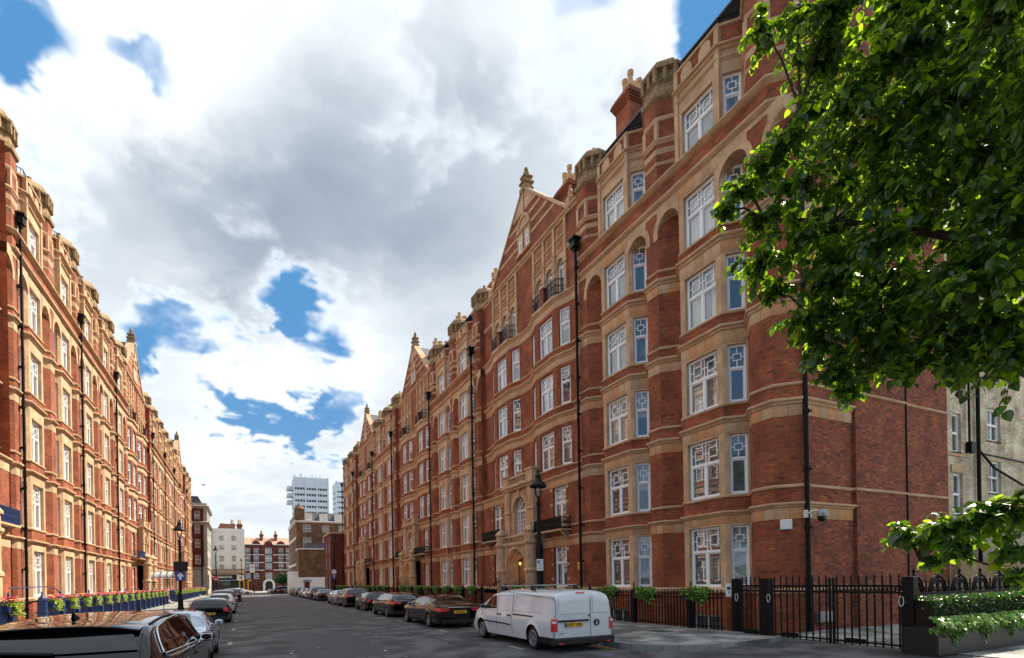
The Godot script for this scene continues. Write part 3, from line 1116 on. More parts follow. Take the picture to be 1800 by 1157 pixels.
	for i in piers.size():
		var p: Array = piers[i]
		var cx: float = (p[0] + p[1]) * 0.5
		var hw: float = (p[1] - p[0]) * 0.5
		var tp := PackedVector2Array([Vector2(cx - hw - 0.58, -1.2), Vector2(cx - hw - 0.58, -0.58), Vector2(cx - hw, -0.0), Vector2(cx + hw, -0.0), Vector2(cx + hw + 0.58, -0.58), Vector2(cx + hw + 0.58, -1.2), Vector2(cx + hw, -1.7), Vector2(cx - hw, -1.7), Vector2(cx - hw - 0.58, -1.2)])
		var tb := MB.new()
		var stripes := MB.new()
		for q in 8:
			tb.wall(tp[q], tp[q + 1], 17.74, 21.2)
		for y: Array in [[18.55, 18.67, 0.03], [19.0, 19.22, 0.012], [19.4, 19.6, 0.08], [20.35, 20.5, 0.03]]:
			stripes.sweep(tp, cornice_prof(y[0], y[1], y[2]), false)
		for q: int in [1, 2, 3, 4]:
			stripes.box(Vector3(tp[q].x - 0.09, 19.6, tp[q].y - 0.09), Vector3(tp[q].x + 0.09, 20.35, tp[q].y + 0.02))
		var t := part("turret", tb, M.brick, root)
		part("turret_band", stripes, M.stone, t)
		if caps:
			turret_cap(root, cx, -0.62, M.old_stone)
	for pipe_on: int in pipes:
		drainpipe(root, piers[pipe_on][0] + 0.12 if pipe_far_low else piers[pipe_on][1] - 0.12, 0.24 if pipe_far_low else 0.14, -0.6, 18.3, 0.07 if pipe_far_low else 0.055)
	part("brick_wall", brick, M.brick, root)
	# attic with a lead eave
	var x0: float = piers[0][0]
	var x1: float = piers[-1][1]
	var at := MB.new()
	at.box(Vector3(x0, 20.6, -2.1), Vector3(x1, 22.62, -1.5))
	var attic := part("attic", at, M.off_white, root)
	for i in piers.size() - 1:
		var bx: float = (piers[i][1] + piers[i + 1][0]) * 0.5
		window(root, 1.3, 1.2, 2, Transform3D(Basis(), Vector3(bx - 0.65, 21.25, -1.47)), 0.6, false)
	var ev := MB.new()
	ev.box(Vector3(x0 - 0.1, 22.62, -2.4), Vector3(x1 + 0.1, 22.78, -1.0))
	ev.tube([Vector3(x0 - 0.1, 22.7, -0.96), Vector3(x1 + 0.1, 22.7, -0.96)], 0.08, 8)
	part("eave", ev, M.lead, attic)

func closed_roof(root: Node3D, x0: float, x1: float, ridge := 25.2) -> void:
	var mb := MB.new()
	var q := [Vector2(-0.65, 20.7), Vector2(-1.7, 20.8), Vector2(-2.3, 22.72), Vector2(-4.6, ridge), Vector2(BACK + 0.2, 21.3), Vector2(BACK, 21.3)]
	for k in q.size() - 1:
		mb.quad(Vector3(x0, q[k].y, q[k].x), Vector3(x1, q[k].y, q[k].x), Vector3(x1, q[k + 1].y, q[k + 1].x), Vector3(x0, q[k + 1].y, q[k + 1].x), Vector3.UP)
	for x: float in [x0, x1]:
		for k in range(1, q.size() - 1):
			mb.tri(Vector3(x, q[0].y, q[0].x), Vector3(x, q[k].y, q[k].x), Vector3(x, q[k + 1].y, q[k + 1].x), Vector3(-1 if x == x0 else 1, 0, 0))
	part("roof", mb, M.slate, root)
	var w := MB.new()
	w.wall(Vector2(x1, BACK), Vector2(x0, BACK), -2.2, 21.3)
	w.wall(Vector2(x0 + 0.02, BACK), Vector2(x0 + 0.02, -0.62), -2.2, 20.9)
	w.wall(Vector2(x1 - 0.02, -0.62), Vector2(x1 - 0.02, BACK), -2.2, 20.9)
	part("back_wall", w, M.brick, root)
	# plain inner rooms: one floor per storey and a spine wall, so that windows look into rooms and not through the house
	var r := MB.new()
	for f in 6:
		r.box(Vector3(x0 + 0.05, SILL[f] - 0.75, BACK + 0.1), Vector3(x1 - 0.05, SILL[f] - 0.55, -0.75))
	r.box(Vector3(x0 + 0.05, -2.0, -4.6), Vector3(x1 - 0.05, 20.8, -4.4))
	part("inner_floors", r, M.dark_room, root)

func arch_pts(cx: float, cy: float, r: float, n := 14, ry := -1.0) -> PackedVector2Array:
	var p := PackedVector2Array()
	for k in n + 1:
		var t := PI * k / n
		p.append(Vector2(cx + r * cos(t), cy + (r if ry < 0 else ry) * sin(t)))
	return p

# wall slab with an arched opening: outline x0..x1, y0..y1; opening half width r, springing at ys, open from yb
func arch_slab(mb: MB, x0: float, x1: float, y0: float, y1: float, cx: float, r: float, ys: float, yb: float, z0: float, z1: float, f := Transform3D()) -> void:
	var p := PackedVector2Array([Vector2(x1, y1), Vector2(x0, y1), Vector2(x0, y0), Vector2(cx - r, y0)])
	if yb > y0 + 0.001:
		# sill below the opening
		mb.slab(PackedVector2Array([Vector2(cx - r, y0), Vector2(cx + r, y0), Vector2(cx + r, yb), Vector2(cx - r, yb)]), z0, z1, f)
	var a := arch_pts(cx, ys, r)
	a.reverse()
	p.append_array(a)
	p.append_array([Vector2(cx + r, y0), Vector2(x1, y0)])
	mb.slab(p, z0, z1, f)

func ring_slab(mb: MB, cx: float, cy: float, r0: float, r1: float, leg: float, z0: float, z1: float) -> void:
	var p := arch_pts(cx, cy, r1)
	p.append(Vector2(cx - r1, cy - leg))
	p.append(Vector2(cx - r0, cy - leg))
	var q := arch_pts(cx, cy, r0)
	q.reverse()
	p.append_array(q)
	p.append(Vector2(cx + r0, cy - leg))
	p.append(Vector2(cx + r1, cy - leg))
	mb.slab(p, z0, z1)

func arched_window(root: Node3D, w: float, h: float, at: Transform3D, bars := 1) -> void:
	var r := w / 2
	var key := "arched_%.2f_%.2f_%d" % [w, h, bars]
	if not win_cache.has(key):
		var fr := MB.new()
		ring_slab(fr, r, h - r, r - 0.07, r, h - r, -0.08, 0.0)
		fr.box(Vector3(0.07, 0, -0.08), Vector3(w - 0.07, 0.08, 0))
		fr.box(Vector3(0.07, h - r - 0.05, -0.08), Vector3(w - 0.07, h - r + 0.04, 0.01))
		if bars == 1:
			fr.box(Vector3(r - 0.03, 0.08, -0.08), Vector3(r + 0.03, h - r - 0.05, 0.0))
		else:
			ring_slab(fr, r, h - r, r * 0.56, r * 0.56 + 0.05, h - r, -0.075, 0.005)
			for k in range(1, 6):
				var t := PI * k / 6.0
				var d := Vector3(cos(t), sin(t), 0)
				bar(fr, Vector3(r, h - r, -0.04) + d * r * 0.6, Vector3(r, h - r, -0.04) + d * (r - 0.05), 0.03, 0.03)
			for x: float in [r - 0.16, r + 0.16]:
				fr.box(Vector3(x - 0.015, 0.08, -0.06), Vector3(x + 0.015, h - r + r * 0.5, -0.02))
			for k in 5:
				var y := 0.08 + (h - r) * (k + 1) / 5.5
				fr.box(Vector3(r * 0.44, y - 0.015, -0.061), Vector3(r * 1.56, y + 0.015, -0.021))
				fr.box(Vector3(0.07, y - 0.015, -0.061), Vector3(r * 0.44, y + 0.015, -0.021))
				fr.box(Vector3(r * 1.56, y - 0.015, -0.061), Vector3(w - 0.07, y + 0.015, -0.021))
		var gl := MB.new()
		var p := arch_pts(r, h - r, r - 0.05)
		p.append(Vector2(0.05, 0.05))
		p.append(Vector2(w - 0.05, 0.05))
		gl.slab(p, -0.062, -0.05)
		win_cache[key] = {"frame": fr.mesh(), "pane": gl.mesh()}
	var f := part("window", win_cache[key].frame, M.white, root, at)
	part("pane", win_cache[key].pane, M.glass, f)

func balustrade(mb: MB, a: Vector3, b: Vector3, h: float, n: int) -> void:
	bar(mb, a + Vector3(0, h - 0.06, 0), b + Vector3(0, h - 0.06, 0), 0.2, 0.12)
	bar(mb, a + Vector3(0, 0.05, 0), b + Vector3(0, 0.05, 0), 0.18, 0.1)
	for k in n:
		var c := a.lerp(b, (k + 0.5) / n)
		mb.lathe([Vector2(0.055, 0.1), Vector2(0.04, 0.16), Vector2(0.075, h * 0.45), Vector2(0.035, h - 0.2), Vector2(0.055, h - 0.12)], 6, Transform3D(Basis(), c))

# the gabled entrance front, 12.65 m wide, centred on x = 0
func gable_section(root: Node3D, cx: float, pier_low: bool, pier_high: bool, fine: bool) -> void:
	var H := 6.325
	var up := PackedVector2Array([Vector2(-H, -0.35), Vector2(-5.2, -0.35), Vector2(-4.05, 0), Vector2(-1.75, 0), Vector2(-0.6, -0.35), Vector2(0.6, -0.35), Vector2(1.75, 0), Vector2(4.05, 0), Vector2(5.2, -0.35), Vector2(H, -0.35)])
	for k in up.size():
		up[k].x += cx
	var low := PackedVector2Array([Vector2(cx - H, -0.05), Vector2(cx + H, -0.05)])
	var brick := MB.new()
	brick.wall(low[0], low[1], -2.2, 1.28, [])
	var pl := MB.new()
	pl.sweep(low, [Vector2(0, 1.2), Vector2(0.07, 1.24), Vector2(0.08, 1.34), Vector2(0.03, 1.40), Vector2(0, 1.40)])
	part("plinth_course", pl, M.stone, root)
	for e: float in [cx - H, cx + H]:
		var o := 1.0 if e > cx else -1.0
		if (pier_low and o < 0) or (pier_high and o > 0):
			brick.quad(Vector3(e, -2.2, 0), Vector3(e, 21.2, 0), Vector3(e, 21.2, -0.8), Vector3(e, -2.2, -0.8), Vector3(-o, 0, 0))
		else:
			brick.quad(Vector3(e, -2.2, 0), Vector3(e, 21.2, -0.0), Vector3(e, 21.2, -0.8), Vector3(e, -2.2, -0.8), Vector3(o, 0, 0))
	# two lower storeys: plain wall with a two-light window on each side of the porch
	var quoin := MB.new()
	for f in 2:
		var holes := []
		for s: float in [-1.0, 1.0]:
			var x := cx + s * 4.0 - 0.68 - low[0].x
			holes.append([x, x + 1.36, SILL[f], WTOP[f]])
			window(root, 1.36, WTOP[f] - SILL[f], 2, on_seg(low[0], low[1], x, SILL[f], 0.14))
			for e: float in [-0.68 - 0.25, 0.68 + 0.02]:
				for y: float in [0.35, 1.15, 1.95]:
					quoin.box(Vector3(cx + s * 4.0 + e, SILL[f] + y, -0.1), Vector3(cx + s * 4.0 + e + 0.23, SILL[f] + y + 0.15, -0.035))
			quoin.box(Vector3(cx + s * 4.0 - 0.95, WTOP[f] + 0.01, -0.1), Vector3(cx + s * 4.0 + 0.95, CB[f] - 0.37, -0.04))
		if f == 0:
			holes.append([H - 1.0, H + 1.0, 0.95, 3.2])
		brick.wall(low[0], low[1], SILL[f], CB[f] - 0.0, holes, 0.2)
		blocks(root, low[0], low[1], CB[f] - 0.36, CB[f], 16, null if fine else quoin)
		var c := MB.new()
		c.sweep(low, cornice_prof(CB[f], CT[f], 0.15))
		part("cornice", c, M.stone, root)
		if f == 0:
			brick.wall(low[0], low[1], CT[f] - 0.01, SILL[f + 1] - 0.1)
			var s := MB.new()
			s.sweep(low, [Vector2(0, SILL[1] - 0.11), Vector2(0.05, SILL[1] - 0.09), Vector2(0.06, SILL[1] - 0.03), Vector2(0.0, SILL[1])])
			part("sill_course", s, M.stone, root)
	# three storeys of shallow canted bays
	for k in up.size() - 1:
		brick.wall(up[k], up[k + 1], CT[1] - 0.01, SILL[2] - 0.1)
	for f: int in [2, 3, 4]:
		for k in up.size() - 1:
			var a := up[k]
			var b := up[k + 1]
			var len := a.distance_to(b)
			var yt: float = CB[f]
			var holes := []
			if k == 2 or k == 6:
				holes = [[len / 2 - 0.75, len / 2 + 0.75, SILL[f], WTOP[f]]]
				window(root, 1.5, WTOP[f] - SILL[f], 2, on_seg(a, b, len / 2 - 0.75, SILL[f], 0.1))
			elif k in [1, 3, 5, 7]:
				holes = [[len / 2 - 0.38, len / 2 + 0.38, SILL[f], WTOP[f]]]
				window(root, 0.76, WTOP[f] - SILL[f], 1, on_seg(a, b, len / 2 - 0.38, SILL[f], 0.08))
			brick.wall(a, b, SILL[f], yt, holes, 0.16)
			var cnt := maxi(2, int(len / 0.5))
			if f < 4:
				blocks(root, a, b, yt - 0.36, yt, cnt, null if fine else quoin)
			else:
				blocks(root, a, b, yt - 0.36, yt, cnt, quoin)
		var c := MB.new()
		c.sweep(up, cornice_prof(CB[f], CB[f] + 0.22, 0.16))
		part("cornice", c, M.stone, root)
		var s := MB.new()
		var y: float = SILL[f]
		s.sweep(up, [Vector2(0, y - 0.11), Vector2(0.05, y - 0.09), Vector2(0.06, y - 0.03), Vector2(0.0, y)])
		part("sill_course", s, M.stone, root)
		if f < 4:
			for k in up.size() - 1:
				brick.wall(up[k], up[k + 1], CB[f] + 0.21, SILL[f + 1] - 0.1)
	part("stone_band", quoin, M.stone, root).set_meta("kind", "stuff")
	# balconies on the bay tops, the arcade behind them, terracotta panels
	var wz := -0.35
	var deck := MB.new()
	for s: float in [-1.0, 1.0]:
		var b0 := cx + s * 2.9
		deck.box(Vector3(b0 - 2.3, 17.02, wz - 0.1), Vector3(b0 + 2.3, 17.1, wz + 0.2))
		deck.box(Vector3(b0 - 1.25, 17.02, -0.2), Vector3(b0 + 1.25, 17.12, 0.16))
		var g := MB.new()
		var P := [Vector3(b0 - 1.5, 17.12, wz), Vector3(b0 - 1.25, 17.12, 0.08), Vector3(b0 + 1.25, 17.12, 0.08), Vector3(b0 + 1.5, 17.12, wz)]
		for q in 3:
			for y: float in [0.1, 0.5, 0.85]:
				bar(g, P[q] + Vector3(0, y, 0), P[q + 1] + Vector3(0, y, 0), 0.035, 0.035)
			var n := int(P[q].distance_to(P[q + 1]) / 0.11)
			for j in n:
				var c: Vector3 = P[q].lerp(P[q + 1], (j + 0.5) / n)
				g.box(c + Vector3(-0.011, 0, -0.011), c + Vector3(0.011, 0.87, 0.011))
				if j % 2 == 0:
					g.tube([c + Vector3(-0.05, 0.2, 0), c + Vector3(0.05, 0.32, 0), c + Vector3(-0.04, 0.42, 0)], 0.012, 5)
		part("balcony_rail", g, M.iron, root)
		var bp := MB.new()
		bp.cbox(Vector3(b0 - 0.16, 17.12, -0.06), Vector3(b0 + 0.16, 17.95, 0.2), 0.01)
		bp.box(Vector3(b0 - 0.2, 17.95, -0.1), Vector3(b0 + 0.2, 18.02, 0.24))
		part("balcony_pier", bp, M.brick, root)
	part("balcony_deck", deck, M.stone, root)
	var arc := MB.new()
	for s: float in [-1.0, 1.0]:
		var relief := MB.new()
		for q in 3:
			var x := cx + s * 2.9 + (q - 1) * 1.16
			arch_slab(arc, x - 0.58, x + 0.58, 17.1, 19.62, x, 0.36, 18.85, 17.3, wz - 0.3, wz)
			arched_window(root, 0.72, 1.91, Transform3D(Basis(), Vector3(x - 0.36, 17.3, wz - 0.14)))
			ring_slab(arc, x, 18.85, 0.37, 0.47, 0.0, wz - 0.02, wz + 0.05)
			for y: float in [19.7, 20.42]:
				relief.cbox(Vector3(x - 0.44, y, wz - 0.05), Vector3(x + 0.44, y + 0.62, wz + 0.015), 0.012)
				for e in 7:
					var t := TAU * e / 7.0
					relief.lathe([Vector2(0.0, 0.05), Vector2(0.06, 0.03), Vector2(0.09, 0)], 6, Transform3D(Basis(Vector3.RIGHT, PI / 2), Vector3(x + cos(t) * 0.23, y + 0.31 + sin(t) * 0.17, wz + 0.015)))
				relief.lathe([Vector2(0.0, 0.08), Vector2(0.08, 0.05), Vector2(0.12, 0)], 8, Transform3D(Basis(Vector3.RIGHT, PI / 2), Vector3(x, y + 0.31, wz + 0.015)))
		part("terracotta_panel", relief, M.terracotta, root)
		for q in 4:
			var x := cx + s * 2.9 + (q - 1.5) * 1.16
			arc.box(Vector3(x - 0.11, 17.1, wz - 0.02), Vector3(x + 0.11, 21.1, wz + 0.09))
			arc.box(Vector3(x - 0.15, 18.72, wz - 0.02), Vector3(x + 0.15, 18.86, wz + 0.12))
			arc.box(Vector3(x - 0.14, 19.62, wz - 0.02), Vector3(x + 0.14, 19.72, wz + 0.12))
		for y: float in [19.58, 20.33]:
			arc.box(Vector3(cx + s * 2.9 - 1.7, y, wz - 0.05), Vector3(cx + s * 2.9 + 1.7, y + 0.08, wz + 0.06))
	part("arcade", arc, M.stone, root)
	for seg: Array in [[-H, -4.64], [-1.16, 1.16], [4.64, H]]:
		brick.wall(Vector2(cx + seg[0], wz), Vector2(cx + seg[1], wz), 17.05, 21.15)
	for s: float in [-1.0, 1.0]:
		brick.wall(Vector2(cx + s * 2.9 - 1.74, wz - 0.04), Vector2(cx + s * 2.9 + 1.74, wz - 0.04), 19.6, 21.15)
	var fl := PackedVector2Array([Vector2(cx - H, wz), Vector2(cx + H, wz)])
	var c2 := MB.new()
	c2.sweep(fl, cornice_prof(21.1, 21.4, 0.2))
	c2.sweep(PackedVector2Array([Vector2(cx - H, wz), Vector2(cx - 4.7, wz)]), cornice_prof(19.4, 19.6, 0.08))
	c2.sweep(PackedVector2Array([Vector2(cx + 4.7, wz), Vector2(cx + H, wz)]), cornice_prof(19.4, 19.6, 0.08))
	part("cornice", c2, M.stone, root)
	part("brick_wall", brick, M.brick, root)
	# the gable
	var gb := MB.new()
	var hw := 5.0
	var y0 := 21.4
	var y1 := 25.7
	gb.slab(PackedVector2Array([Vector2(cx - hw, y0), Vector2(cx + hw, y0), Vector2(cx, y1)]), wz - 0.4, wz)
	var gable := part("gable", gb, M.brick, root)
	var gs := MB.new()
	var hwy := func(y: float) -> float: return hw * (y1 - y) / (y1 - y0)
	for y: Array in [[22.45, 22.62], [23.1, 23.27], [23.75, 23.92]]:
		var w: float = hwy.call(y[1]) - 0.05
		var gap := 0.0 if y[0] > 23.5 else 0.75
		if gap > 0:
			gs.box(Vector3(cx - w, y[0], wz - 0.05), Vector3(cx - gap, y[1], wz + 0.02))
			gs.box(Vector3(cx + gap, y[0], wz - 0.05), Vector3(cx + w, y[1], wz + 0.02))
		else:
			gs.box(Vector3(cx - w, y[0], wz - 0.05), Vector3(cx + w, y[1], wz + 0.02))
	gs.slab(PackedVector2Array([Vector2(cx - hwy.call(24.3), 24.3), Vector2(cx + hwy.call(24.3), 24.3), Vector2(cx, y1)]), wz - 0.02, wz + 0.03)
	gs.box(Vector3(cx - 0.07, 23.9, wz), Vector3(cx + 0.07, 25.6, wz + 0.09))
	for s: float in [-1.0, 1.0]:
		bar(gs, Vector3(cx + s * (hw + 0.05), y0 - 0.05, wz - 0.22), Vector3(cx, y1 + 0.06, wz - 0.22), 0.62, 0.14)
		gs.cbox(Vector3(cx + s * hw - 0.22, y0 - 0.3, wz - 0.4), Vector3(cx + s * hw + 0.22, y0 + 0.45, wz + 0.14), 0.03)
		gs.lathe([Vector2(0.2, 0), Vector2(0.24, 0.08), Vector2(0.1, 0.2), Vector2(0.15, 0.42), Vector2(0.06, 0.6), Vector2(0.09, 0.72), Vector2(0, 0.8)], 8, Transform3D(Basis(), Vector3(cx + s * hw, y0 + 0.45, wz - 0.12)))
	# little two-light window under a curved hood
	for s: float in [-1.0, 1.0]:
		for e: float in [0.16, 0.72]:
			gs.box(Vector3(cx + s * e - 0.08, 21.9, wz), Vector3(cx + s * e + 0.08, 23.2, wz + 0.08))
		gs.box(Vector3(cx + s * 0.44 - 0.2, 22.95, wz), Vector3(cx + s * 0.44 + 0.2, 23.2, wz + 0.06))
		window(gable, 0.4, 1.0, 1, Transform3D(Basis(), Vector3(cx + s * 0.44 - 0.2, 21.98, wz + 0.06)), 0.8, false)
	gs.box(Vector3(cx - 0.95, 21.8, wz), Vector3(cx + 0.95, 21.93, wz + 0.14))
	gs.box(Vector3(cx - 0.9, 23.2, wz), Vector3(cx + 0.9, 23.3, wz + 0.13))
	ring_slab(gs, cx, 23.3, 0.62, 0.8, 0.0, wz, wz + 0.12)
	gs.slab(arch_pts(cx, 23.3, 0.63), wz, wz + 0.05)
	part("gable_dressing", gs, M.stone, gable)
	var fin := MB.new()
	for k in 4:
		var e: float = [0.34, 0.26, 0.36, 0.22][k]
		var ya: float = [25.45, 25.75, 25.98, 26.1][k]
		var yb: float = [25.75, 25.98, 26.1, 26.34][k]
		fin.cbox(Vector3(cx - e, ya, wz - 0.2 - e), Vector3(cx + e, yb, wz - 0.2 + e), 0.03)
	fin.box(Vector3(cx - 0.3, 26.34, wz - 0.5), Vector3(cx + 0.3, 26.44, wz + 0.1))
	fin.lathe([Vector2(0.22, 26.44), Vector2(0.12, 26.55), Vector2(0.18, 26.7), Vector2(0.08, 26.78), Vector2(0.14, 26.88), Vector2(0.1, 27.0), Vector2(0, 27.05)], 8, Transform3D(Basis(), Vector3(cx, 0, wz - 0.2)))
	part("finial", fin, M.old_stone, gable)
	var rf := MB.new()
	for s: float in [-1.0, 1.0]:
		rf.quad(Vector3(cx + s * hw, y0 - 0.1, wz - 0.3), Vector3(cx, y1 - 0.1, wz - 0.3), Vector3(cx, y1 - 0.1, -5.5), Vector3(cx + s * hw, y0 - 0.1, -5.5), Vector3(s, 1, 0))
	part("gable_roof", rf, M.slate, root)
	# the porch
	var st := MB.new()
	var pz := 0.62
	for k in 3:
		arch_slab(st, cx - 2.1 + 0.0, cx + 2.1, -0.3, 4.0, cx, 1.35 - 0.17 * k, 2.33, -0.3, pz - 0.22 * (k + 1), pz - 0.22 * k)
	ring_slab(st, cx, 2.33, 1.36, 1.52, 0.0, pz - 0.02, pz + 0.07)
	st.box(Vector3(cx - 2.1, -0.3, -0.06), Vector3(cx - 2.0, 4.0, pz))
	st.box(Vector3(cx + 2.0, -0.3, -0.06), Vector3(cx + 2.1, 4.0, pz))
	st.box(Vector3(cx - 2.1, 3.9, -0.06), Vector3(cx + 2.1, 4.0, pz))
	for s: float in [-1.0, 1.0]:
		# octagonal angle shafts with domed caps
		var at := Transform3D(Basis(Vector3.UP, PI / 8), Vector3(cx + s * 1.92, 0, pz + 0.02))
		st.lathe([Vector2(0.44, -0.3), Vector2(0.44, 0.9), Vector2(0.36, 1.0), Vector2(0.36, 2.25), Vector2(0.42, 2.3), Vector2(0.42, 2.42), Vector2(0.34, 2.5), Vector2(0.34, 3.8), Vector2(0.44, 3.95), Vector2(0.44, 4.05), Vector2(0.34, 4.1), Vector2(0.34, 4.55), Vector2(0.42, 4.6), Vector2(0.42, 4.7), Vector2(0.3, 4.85), Vector2(0.12, 4.96), Vector2(0.1, 5.05), Vector2(0.0, 5.1)], 8, at)
		st.lathe([Vector2(0.0, 0.05), Vector2(0.1, 0.02), Vector2(0.14, 0.06), Vector2(0.2, 0.06), Vector2(0.22, 0.0)], 12, Transform3D(Basis(Vector3.RIGHT, PI / 2), Vector3(cx + s * 1.3, 3.6, pz)))
	st.sweep(PackedVector2Array([Vector2(cx - 2.1, -0.05), Vector2(cx - 2.1, pz), Vector2(cx + 2.1, pz), Vector2(cx + 2.1, -0.05)]), cornice_prof(3.82, 4.0, 0.14))
	balustrade(st, Vector3(cx - 1.6, 4.0, pz), Vector3(cx + 1.6, 4.0, pz), 0.52, 9)
	# upper stage: arched window between pilasters
	var uz := 0.3
	arch_slab(st, cx - 1.25, cx + 1.25, 4.0, 7.3, cx, 0.8, 6.05, 4.62, -0.04, uz)
	ring_slab(st, cx, 6.05, 0.82, 1.1, 0.0, uz - 0.02, uz + 0.07)
	st.cbox(Vector3(cx - 0.1, 6.8, uz), Vector3(cx + 0.1, 7.3, uz + 0.14), 0.02)
	for s: float in [-1.0, 1.0]:
		st.cbox(Vector3(cx + s * 1.55 - 0.35, 4.0, -0.04), Vector3(cx + s * 1.55 + 0.35, 7.3, uz + 0.14), 0.03)
		st.cbox(Vector3(cx + s * 1.55 - 0.4, 5.9, -0.04), Vector3(cx + s * 1.55 + 0.4, 6.05, uz + 0.2), 0.03)
		st.box(Vector3(cx + s * 1.55 - 0.2, 6.2, uz + 0.1), Vector3(cx + s * 1.55 + 0.2, 7.1, uz + 0.17))
		st.box(Vector3(cx + s * 1.55 - 0.4, 7.6, -0.04), Vector3(cx + s * 1.55 + 0.4, 8.2, uz + 0.2))
		st.box(Vector3(cx + s * 1.55 - 0.46, 8.2, -0.04), Vector3(cx + s * 1.55 + 0.46, 8.3, uz + 0.26))
	st.sweep(PackedVector2Array([Vector2(cx - 1.95, -0.04), Vector2(cx - 1.95, uz + 0.12), Vector2(cx + 1.95, uz + 0.12), Vector2(cx + 1.95, -0.04)]), cornice_prof(7.28, 7.6, 0.2))
	balustrade(st, Vector3(cx - 1.15, 7.6, uz + 0.05), Vector3(cx + 1.15, 7.6, uz + 0.05), 0.56, 8)
	var porch := part("porch", st, M.stone, root)
	var spand := MB.new()
	for s: float in [-1.0, 1.0]:
		var sp := PackedVector2Array()
		for k in 7:
			var t := PI / 2 * (0.12 + 0.8 * k / 6.0)
			sp.append(Vector2(cx + s * 1.56 * cos(t), 2.33 + 1.56 * sin(t)))
		sp.append(Vector2(cx + s * 0.2, 3.8))
		sp.append(Vector2(cx + s * 1.55, 3.8))
		spand.slab(sp, pz - 0.02, pz + 0.008)
	part("spandrel", spand, M.brick, porch)
	arched_window(root, 1.6, 2.23, Transform3D(Basis(), Vector3(cx - 0.8, 4.62, 0.05)), 2)
	var dr := MB.new()
	dr.cbox(Vector3(cx - 0.98, 0.95, -0.16), Vector3(cx - 0.01, 3.15, -0.1), 0.01)
	dr.cbox(Vector3(cx + 0.01, 0.95, -0.16), Vector3(cx + 0.98, 3.15, -0.1), 0.01)
	for s: float in [-0.5, 0.5]:
		for y: Array in [[1.1, 1.75], [1.9, 3.0]]:
			dr.cbox(Vector3(cx + s - 0.32, y[0], -0.11), Vector3(cx + s + 0.32, y[1], -0.08), 0.02)
	var door := part("door", dr, M.door_wood, porch)
	var hd := MB.new()
	hd.tube([Vector3(cx + 0.1, 1.9, -0.06), Vector3(cx + 0.1, 2.2, -0.06)], 0.018, 6)
	part("handle", hd, M.chrome, door)
	# lantern hanging in the arch
	var ln := MB.new()
	ln.tube([Vector3(cx, 3.3, 0.35), Vector3(cx, 3.05, 0.35)], 0.012, 5)
	ln.lathe([Vector2(0.0, 3.08), Vector2(0.14, 3.0), Vector2(0.15, 2.97)], 6, Transform3D(Basis(), Vector3(cx, 0, 0.35)))
	for k in 6:
		var t := TAU * k / 6
		var p := Vector3(cx + cos(t) * 0.12, 0, 0.35 + sin(t) * 0.12)
		ln.box(p + Vector3(-0.008, 2.66, -0.008), p + Vector3(0.008, 2.98, 0.008))
	part("porch_lantern", ln, M.iron, porch)
	var bulb := MB.new()
	bulb.lathe([Vector2(0.0, 2.72), Vector2(0.05, 2.76), Vector2(0.06, 2.82), Vector2(0.0, 2.9)], 8, Transform3D(Basis(), Vector3(cx, 0, 0.35)))
	part("bulb", bulb, M.bulb, porch)
	var lamp := OmniLight3D.new()
	lamp.name = "porch_light"
	lamp.light_color = Color(1.0, 0.78, 0.45)
	lamp.light_energy = 0.08
	lamp.omni_range = 6.0
	lamp.omni_attenuation = 2.0
	lamp.light_size = 0.06
	lamp.shadow_enabled = true
	porch.add_child(lamp, true)
	lamp.position = Vector3(cx, 2.81, 0.35)
	# steps and landing bridging the area
	var sp2 := MB.new()
	sp2.box(Vector3(cx - 1.5, -0.2, pz), Vector3(cx + 1.5, 0.92, pz + 0.6))
	for k in 5:
		sp2.box(Vector3(cx - 1.5, -0.2, pz + 0.6 + k * 0.32), Vector3(cx + 1.5, 0.92 - 0.155 * (k + 1), pz + 0.6 + (k + 1) * 0.32))
	sp2.box(Vector3(cx - 1.5, -2.2, -0.05), Vector3(cx + 1.5, -0.2, pz + 0.5))
	part("entrance_steps", sp2, M.kerb, root)
	# small iron balconies at the first floor, on either side of the porch
	for s: float in [-1.0, 1.0]:
		var bx := cx + s * 3.75
		var bm := MB.new()
		bm.box(Vector3(bx - 1.5, 4.36, 0.0), Vector3(bx + 1.5, 4.44, 0.62))
		for e: float in [-1.2, 1.2]:
			bm.slab(PackedVector2Array([Vector2(0, 4.36), Vector2(0.5, 4.36), Vector2(0.1, 3.95), Vector2(0, 3.9)]), bx + e - 0.08, bx + e + 0.08, Transform3D(Basis(Vector3(0, 0, 1), Vector3.UP, Vector3(1, 0, 0)), Vector3.ZERO))
		part("balcony_slab", bm, M.stone, root)
		var rail := MB.new()
		var P := [Vector3(bx - 1.48, 4.46, 0.0), Vector3(bx - 1.48, 4.46, 0.6), Vector3(bx + 1.48, 4.46, 0.6), Vector3(bx + 1.48, 4.46, 0.0)]
		for q in 3:
			for y: float in [0.04, 0.3, 0.62]:
				bar(rail, P[q] + Vector3(0, y, 0), P[q + 1] + Vector3(0, y, 0), 0.03, 0.03)
			var n := int(P[q].distance_to(P[q + 1]) / 0.075)
			for j in n:
				var c: Vector3 = P[q].lerp(P[q + 1], (j + 0.5) / n)
				rail.box(c + Vector3(-0.014, 0.0, -0.014), c + Vector3(0.014, 0.62, 0.014))
				if j % 2:
					rail.tube([c + Vector3(-0.06, 0.1, 0), c + Vector3(0.03, 0.2, 0), c + Vector3(-0.05, 0.28, 0)], 0.012, 4, false)
		part("balcony_rail", rail, M.blue_iron if root.has_meta("blue") else M.iron, root)

